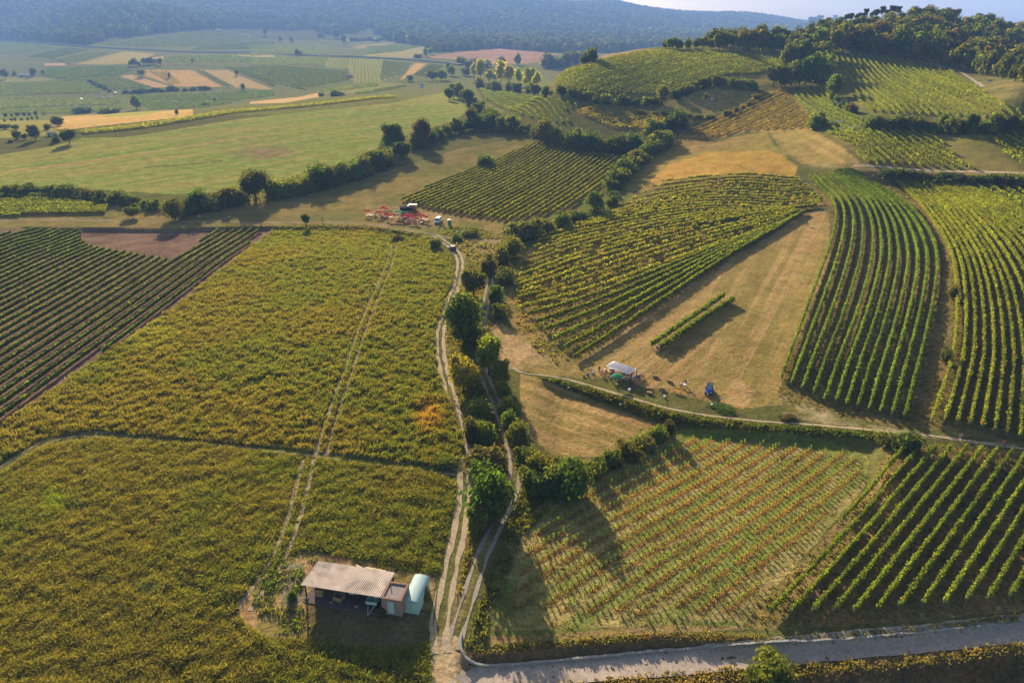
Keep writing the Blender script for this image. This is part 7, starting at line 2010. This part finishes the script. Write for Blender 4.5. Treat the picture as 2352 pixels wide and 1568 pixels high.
# hay bales, bench, small table, buckets, bags
b = MB(); b.prism([(-.24, 0), (.24, 0), (.26, .2), (.23, .4), (-.23, .4), (-.26, .2)], 'x', -.5, .5, inset=.08); HB = b.mesh('hay_bale', M['hay'])
for (x, y), lab in (((206, 232), 'hay bale next to the lying white bicycle'), ((428, 306), 'hay bale standing alone up the field'), ((106, 422), 'upper bale of the pair nearest the tent shadow'), ((112, 494), 'lower bale of the pair nearest the tent shadow'), ((304, 424), 'hay bale above the silver bicycle')):
    tag(mobj('hay_bale', HB, None, at1(*f3(x, y)), RNG.uniform(-.6, .2), (1.15, 1.2, 1.25)), lab, 'hay bale', 'hay bales near the tent')
bq, ba, bl = frame(f3(488, 462), f3(592, 482))
bn = thing('bench', 'orange wooden bench with backrest on the mown field', 'bench', bq, ba)
b = MB(); b.box((bl / 2, 0, .45), (bl * 1.15, .36, .05)); b.obj('seat', M['bench'], bn)
b = MB(); b.box((bl / 2, .22, .82), (bl * 1.15, .04, .22)); b.obj('backrest', M['bench'], bn)
for x in (.05, bl - .05):
    b = MB(); b.box((x, -.12, .22), (.06, .06, .44)); b.box((x, .2, .45), (.06, .06, .9)); b.obj('leg_frame', M['bench'], bn)
tq = at1(*f3(655, 390)); furn_table(tq, ba, 'small white table of the pair sitting apart', 'tables at the white tent', 'white').scale = (.8, .9, 1)
person('sit', at1(*f3(606, 384)), -1.1, WHT, 'person in white sitting at the small white table'); person('bend', at1(*f3(682, 376)), 2.2, DRK, 'person in black standing at the small white table')
b = MB(); b.box((0, 0, .45), (.4, .4, .05)); [b.box((sx * .17, sy * .17, .22), (.03, .03, .44)) for sx in (-1, 1) for sy in (-1, 1)]; tag(b.obj('stool', M['darkwood'], None, at1(*f3(600, 388)), .4), 'dark stool under the person in white at the small table', 'stool')
b = MB(); b.tube((0, 0, .0), (0, 0, .42), .2, .24, 12); b.tube((0, 0, .42), (0, 0, .46), .25, .23, 12); BU = b.mesh('bucket', M['white'])
for (x, y), lab in ((f3(345, 552), 'white bucket beside the path below the silver bicycle'), (f3(1093, 684), 'white bucket at the weed patch near the buggy'), ((1305.5, 893), 'white bucket at the left part of the weed strip'), ((1424.5, 931), 'white bucket in the weed strip below the tent'), ((1514, 952), 'white bucket near the corner tree'), ((1445, 898), 'white bucket by the path in front of the tent')):
    tag(mobj('bucket', BU, None, at1(x, y), 0, (.9, .9, 1)), lab, 'bucket', 'white buckets along the footpath')
b = MB(); b.prism([(math.cos(a) * .25, .26 + math.sin(a) * .26) for a in [2 * PI * k / 10 for k in range(10)]], 'x', -.3, .3, inset=.3); BG = b.mesh('bag', M['cloth'])
for (x, y), c, lab in ((f2(88, 352), BLU, 'blue bag lying left of the tent'), (f2(22, 368), (.5, .4, .05), 'yellow bag lying farthest left of the tent'), (f2(812, 612), WHT, 'white bag in the shade before the tent'), ((1508, 797), WHT, 'white sack at the lower end of the two vine rows'), (f2(182, 322), WHT, 'white bag by the bicycles left of the tent')):
    tag(mobj('bag', BG, None, at1(x, y), .4, color=c), lab, 'bag')

# blue utility buggy, front towards the path
p = at1(*f3(1050, 470)); ug = thing('utility_buggy', 'blue utility buggy with dark roof on the mown field', 'buggy', p, heading(f3(1060, 400), f3(1046, 486)))
b = MB(); b.prism([(.35, .5), (.35, 1.0), (.7, 1.02), (1.35, .86), (1.45, .5)], 'y', -.66, .66, inset=.06); b.prism([(-1.4, .45), (-1.4, .95), (-.55, .95), (-.5, .5), (.4, .45), (.4, .35), (-1.3, .35)], 'y', -.68, .68, inset=.03); o = b.obj('body', M['paint'], ug); o.color = (.03, .07, .45, 1)
b = MB(); b.box((-.2, 0, 1.92), (1.35, 1.34, .07), taper=.93); b.obj('roof', mat_plain('dark canvas roof', (.05, .05, .05), .8), ug)
for sx, x0, x1 in ((1, .5, .4), (-1, -.8, -.75)):
    for s in (-1, 1):
        b = MB(); b.tube((x0, s * .6, .95), (x1, s * .58, 1.9), .03, n=6); b.obj('roof_post', M['black'], ug)
b = MB(); b.add([(.62, -.55, 1.04), (.62, .55, 1.04), (.45, .53, 1.84), (.45, -.53, 1.84), (.59, -.55, 1.04), (.59, .55, 1.04), (.42, .53, 1.84), (.42, -.53, 1.84)], [(0, 1, 2, 3), (7, 6, 5, 4), (0, 4, 5, 1), (1, 5, 6, 2), (2, 6, 7, 3), (3, 7, 4, 0)]); b.obj('windscreen', mat_plain('pale windscreen', (.18, .3, .42), .1, spec=.8), ug)
for s in (-1, 1):
    b = MB(); b.box((-.2, s * .3, .72), (.5, .5, .14)); b.box((-.42, s * .3, 1.0), (.12, .5, .5)); b.obj('seat', M['black'], ug)
    b = MB(); b.box((1.42, s * .45, .78), (.08, .2, .12)); b.obj('headlight', M['lamp'], ug)
wheels(ug, (-.95, .98), .78, .34, .26)

# ------------------------------------------------------------------ walkers
for x, y, sh, lab in [(1853, 519.5, DRK, 'walker in black at the top of the mown triangle'), (1857.5, 520.5, WHT, 'walker in white at the top of the mown triangle'), (740.7, 508.5, DRK, 'lone walker in black beside the little tree'), (307, 506, WHT, 'walker in white on the lane below the small sunlit tree'), (395, 503.5, GRY, 'walker in grey on the shaded lane under the round tree'),
                      (419, 502.5, DRK, 'walker in black just right of the one in grey'), (460, 503.5, WHT, 'walker in white in the shade before the hedge'), (520, 504, ORG, 'walker in orange on the shaded lane'), (528, 505.5, WHT, 'walker in white beside the one in orange')] + \
        [(*t2([(1372, 822)])[0], (.3, .3, .45), 'hiker in blue-grey on the crest of the left meadow'), (*t2([(1416, 806)])[0], DRK, 'hiker in black on the crest of the left meadow')]:
    person('walk', at1(x, y), RNG.uniform(0, 6), sh, lab, 'walkers on the lanes and meadows')

# ------------------------------------------------------------------ huts, far buildings, cars, road on its wall
def hut(name, label, cat, a, b_, dep, h, roof_h, wallm, roofm, flat=False, **k):
    pa, pb = at1(*a, **k), at1(*b_, **k); dd = pb - pa; L_ = math.hypot(dd[0], dd[1]); an = math.atan2(dd[1], dd[0])
    t = thing(name, label, cat, pa, an)
    m = MB(); m.prism([(0, -.5), (0, h), (dep / 2, h + (0 if flat else roof_h * .96)), (dep, h), (dep, -.5)], 'x', 0, L_); m.obj('wall', wallm, t)
    m = MB(); e = .25
    if flat: m.box((L_ / 2, dep / 2, h + .12), (L_ + .4, dep + .4, .2))
    else:
        for s in (0, 1):
            y0, y1 = (-e, dep / 2) if s == 0 else (dep + e, dep / 2); z0 = h - e * roof_h / (dep / 2)
            m.add([(-e, y0, z0 + .03), (L_ + e, y0, z0 + .03), (L_ + e, y1, h + roof_h + .03), (-e, y1, h + roof_h + .03), (-e, y0, z0 + .13), (L_ + e, y0, z0 + .13), (L_ + e, y1, h + roof_h + .13), (-e, y1, h + roof_h + .13)], [(0, 1, 2, 3), (4, 5, 6, 7), (0, 1, 5, 4), (1, 2, 6, 5), (2, 3, 7, 6), (3, 0, 4, 7)])
    m.obj('roof', roofm, t)
    m = MB(); m.box((L_ * .35, -.03, h * .42), (L_ * .2, .08, h * .8)); m.obj('door', M['darkwood'], t)
    m = MB(); m.box((L_ * .72, -.03, h * .6), (L_ * .16, .08, h * .3)); m.obj('window', M['glass'], t)
    return t


tile = mat_plain('red roof tiles', (.38, .15, .10), .8, vary=.2); cream = mat_plain('cream render', (.62, .56, .46), .9)
hut('hut', 'small cream hut with reddish roof on the upper meadow', 'hut', t3([(1770, 862)])[0], t3([(1828, 858)])[0], 3.2, 2.2, 1.1, cream, tile, ymin=250)
put('ftree', *t3([(1755, 868)])[0][:1], t3([(1755, 790)])[0][1], t3([(1755, 868)])[0][1], 14, (.10, .11, .03), 'small tree left of the cream hut', ymin=250)
hut('field_hut', 'tiny grey hut among bushes at the left meadow edge', 'hut', t1([(402, 1170)])[0], t1([(462, 1166)])[0], 3.5, 2.4, .5, cream, M['felt'], ymin=200)
hut('farm_barn', 'long low barn with grey roof far left in the valley', 'barn', t1([(150, 662)])[0], t1([(258, 656)])[0], 14, 4.5, 1.6, cream, M['felt'], ymin=600)
hut('wagon_shed', 'small dark shed at the lower corner of the valley vineyard', 'shed', t2([(815, 664)])[0], t2([(868, 664)])[0], 5, 3, .8, M['brick'], M['darkwood'], ymin=500)
hut('white_cabin', 'little white cabin on the slope behind the meadow crest', 'cabin', t2([(1455, 750)])[0], t2([(1485, 748)])[0], 4, 3.2, 1.2, M['white'], M['felt'], ymin=400)
hut('hillside_shed', 'small shed on the valley slope below the hazy wood', 'shed', t1([(1850, 268)])[0], t1([(1895, 268)])[0], 8, 5, 2, cream, tile, ymin=800)
p = at1(*t1([(1842, 890)])[0], ymin=350); hs = thing('hunting_stand', 'brown wooden lookout stand on posts in the valley', 'lookout', p, .3)
k_ = 14 * depth_of(p) / FOC
for sx in (-1, 1):
    for sy in (-1, 1):
        b = MB(); b.tube((sx * k_ * .13, sy * k_ * .13, -.1), (sx * k_ * .1, sy * k_ * .1, k_ * .6), .12, n=6); b.obj('leg', M['darkwood'], hs)
b = MB(); b.box((0, 0, k_ * .75), (k_ * .26, k_ * .26, k_ * .36)); b.obj('cabin', M['darkwood'], hs)
b = MB(); b.box((0, 0, k_ * .96), (k_ * .34, k_ * .34, .15)); b.obj('roof', M['felt'], hs)
# a feast in the valley: canopies and cars
for k, (x, y, c, lab) in enumerate([(850, 838, (.35, .35, .4), 'grey canopy at the left of the valley feast'), (905, 836, (.6, .2, .16), 'red canopy in the middle of the valley feast'), (940, 840, (.8, .8, .8), 'white canopy at the right of the valley feast'), (880, 850, (.75, .75, .75), 'low white canopy before the valley feast')]):
    p = at1(*t1([(x, y)])[0], ymin=300); t = thing('event_canopy', lab, 'canopy', p, .2, 'canopies of the valley feast')
    w_ = 10 * depth_of(p) / FOC; b = MB(); b.add([(-w_ / 2, -w_ / 3, 2.2), (w_ / 2, -w_ / 3, 2.2), (w_ / 2, w_ / 3, 2.2), (-w_ / 2, w_ / 3, 2.2), (0, 0, 3.6)], [(0, 1, 4), (1, 2, 4), (2, 3, 4), (3, 0, 4)]); o = b.obj('canopy', M['canvas'], t); o.color = (*c, 1)
    for sx in (-1, 1):
        for sy in (-1, 1):
            b = MB(); b.tube((sx * w_ * .48, sy * w_ * .31, 0), (sx * w_ * .48, sy * w_ * .31, 2.2), .06, n=5); b.obj('leg', M['white'], t)
for (x, y), c, lab in ((t1([(985, 800)])[0], (.8, .8, .8), 'white car parked behind the valley feast'), (t1([(690, 852)])[0], (.7, .7, .72), 'pale car parked left of the valley feast')):
    car(lab, at1(x, y, ymin=300), .1, HATCH, (-1.9, -1.45, .25, 1.0, .92, 1.47), 4.0, 1.72, c, group='cars at the valley feast').scale = (1.3, 1.3, 1.3)
# the main road across the valley, carried on a wall
VR = t1([(-100, 335), (200, 352), (500, 385), (790, 408), (1100, 424), (1400, 440), (1650, 452), (1900, 455), (2138, 450)]) + t2([(100, 456), (350, 470), (600, 483), (900, 490), (1200, 508), (1500, 525), (1720, 548), (1800, 560)])
vr = line_px(VR, 12, ymin=700)
# an even grade, never under the ground
zz = np.convolve(np.pad(vr[:, 2], 12, mode='edge'), np.ones(25) / 25, 'valid'); vr[:, 2] = np.maximum(zz, vr[:, 2]) + 2.0
d = np.gradient(vr[:, :2], axis=0); d /= np.hypot(*d.T)[:, None]; nn = np.stack([-d[:, 1], d[:, 0]], 1)
V = []
for o_, dz in ((-5, -6), (-5, .6), (-4.5, .6), (-4.5, 0), (4.5, 0), (4.5, .6), (5, .6), (5, -6)):
    q = vr.copy(); q[:, :2] += nn * o_; q[:, 2] += dz; V.append(q)
m_ = len(vr); i = np.arange(m_ - 1); Q = [np.stack([k * m_ + i, k * m_ + i + 1, (k + 1) * m_ + i + 1, (k + 1) * m_ + i], 1) for k in range(7)]
mi = np.concatenate([np.full(m_ - 1, 0 if k != 3 else 1) for k in range(7)])
tag(mobj('road', mesh_np('road', np.concatenate(V), quads=np.concatenate(Q), mats=[M['concrete'], M['tar']], midx=mi)), kind='structure')
for (x, y), c, lab in ((t2([(600, 481)])[0], (.85, .85, .85), 'white car on the far valley road'), (t2([(868, 488)])[0], (.05, .05, .06), 'dark car on the far valley road'), (t2([(1018, 494)])[0], (.8, .8, .82), 'second white car farther right on the far valley road')):
    p = at1(x, y, ymin=900); k = np.argmin(np.hypot(vr[:, 0] - p[0], vr[:, 1] - p[1])); q = vr[k]
    car(lab, (q[0], q[1], q[2] + .03), math.atan2(d[k, 1], d[k, 0]), HATCH, (-1.9, -1.45, .25, 1.0, .92, 1.47), 4.0, 1.72, c, group='cars on the far valley road').scale = (1.4, 1.4, 1.4)
FR = line_px(t1([(1930, 272), (2080, 288), (2160, 315), (2230, 335), (2320, 345)]) , 8, ymin=900)
ribbon('road', [(FR, -4, 4)], M['gravel'], .3)
# boulders and pale stones on the right hillside
def rock(loc, s, label, mat, group=None):
    rg = random.Random(int(loc[0] * 7)); b = MB()
    import bmesh
    bm = bmesh.new(); bmesh.ops.create_icosphere(bm, subdivisions=2, radius=1)
    for v in bm.verts: v.co *= rg.uniform(.8, 1.15); v.co.z *= .7
    me = bpy.data.meshes.new('boulder'); bm.to_mesh(me); bm.free(); me.materials.append(mat)
    return tag(mobj('boulder', me, None, loc, 0, (s, s * .8, s * .8)), label, 'boulder', group)


rk = mat_plain('grey rock', (.2, .17, .14), .95, vary=.3)
for (x, y), s, lab in ((t4([(760, 900)])[0], 3.2, 'big grey boulder between the hillside vineyards'), (t4([(810, 880)])[0], 2.6, 'boulder right of the big one'), (t4([(880, 955)])[0], 2.0, 'brown boulder below the big grey one'), (t4([(2055, 700)])[0], 1.5, 'pale boulder beside the gravel path up the hill')):
    rock(at1(x, y, ymin=200), s, lab, rk)
tarp = mat_plain('pale sheets', (.7, .66, .56), .8)
for k, (x, y) in enumerate([(660, 1060), (705, 1058), (750, 1062), (790, 1060), (835, 1105), (880, 1112), (918, 1105)]):
    b = MB(); b.box((0, 0, 1.0), (.5, 2.2, .5), taper=.9); b.box((-.2, 0, .35), (.08, .08, .8)); b.box((.2, 0, .35), (.08, .08, .8))
    tag(b.obj('covered_vine', tarp, None, at1(*t4([(x, y)])[0], ymin=200), .5), '%s pale wrapped vine from the left by the terrace corner' % ordinal(k + 1), 'wrapped vine', 'pale wrapped vines by the terrace corner')
# ------------------------------------------------------------------ sky, sun, haze, camera
w = bpy.data.worlds.new("World"); SC.world = w; w.use_nodes = True
nt = w.node_tree; bg = nt.nodes['Background']
sk = nt.nodes.new('ShaderNodeTexSky'); sk.sky_type = 'NISHITA'; sk.sun_disc = False
sk.sun_elevation = SUN_EL; sk.sun_rotation = SUN_AZ
sk.altitude = 300; sk.air_density = 1.0; sk.dust_density = 2.0; sk.ozone_density = .5
nt.links.new(sk.outputs[0], bg.inputs[0]); bg.inputs[1].default_value = .056

sd = bpy.data.lights.new('sun', 'SUN'); sd.energy = 5.0; sd.angle = rad(.53); sd.color = (1.0, .86, .67)
so = bpy.data.objects.new('sun', sd); COL.objects.link(so)
tos = Vector((math.sin(SUN_AZ) * math.cos(SUN_EL), math.cos(SUN_AZ) * math.cos(SUN_EL), math.sin(SUN_EL)))
so.rotation_euler = tos.to_track_quat('Z', 'Y').to_euler(); so.location = (0, 0, 200)

HZ = 1
if HZ:
    hb = MB()
    ztop = max(float(GZ.max()) + 45, 120.)
    zb = float(GZ.min()) - 1.0
    ex = 9000 * 1.3 + 100
    hb.box((0, 4500, (ztop + zb) / 2), (2 * ex, 9400, ztop - zb))
    hm, hnt, N, L = new_mat('haze')
    pv = N.new('ShaderNodeVolumePrincipled'); pv.inputs['Color'].default_value = (.28, .49, 1.0, 1); pv.inputs['Density'].default_value = 1.5e-4
    pv.inputs['Anisotropy'].default_value = .0
    L.new(pv.outputs[0], out_node(hnt).inputs['Volume'])
    ho = tag(hb.obj('haze', hm), kind='stuff')

cd = bpy.data.cameras.new('camera'); co = bpy.data.objects.new('camera', cd); COL.objects.link(co)
cd.sensor_width = 36; cd.lens = 24.0 * (FOC / 1568.0); cd.clip_start = .5; cd.clip_end = 20000
co.location = (0, 0, CAM_H); co.rotation_euler = (PI / 2 - PITCH, 0, 0)
SC.camera = co
SC.view_settings.view_transform = 'Standard'; SC.view_settings.look = 'None'; SC.view_settings.exposure = 1.5; SC.view_settings.gamma = 1
SC.cycles.use_denoising = True
SC.cycles.max_bounces = 6; SC.cycles.transparent_max_bounces = 8; SC.cycles.volume_bounces = 1
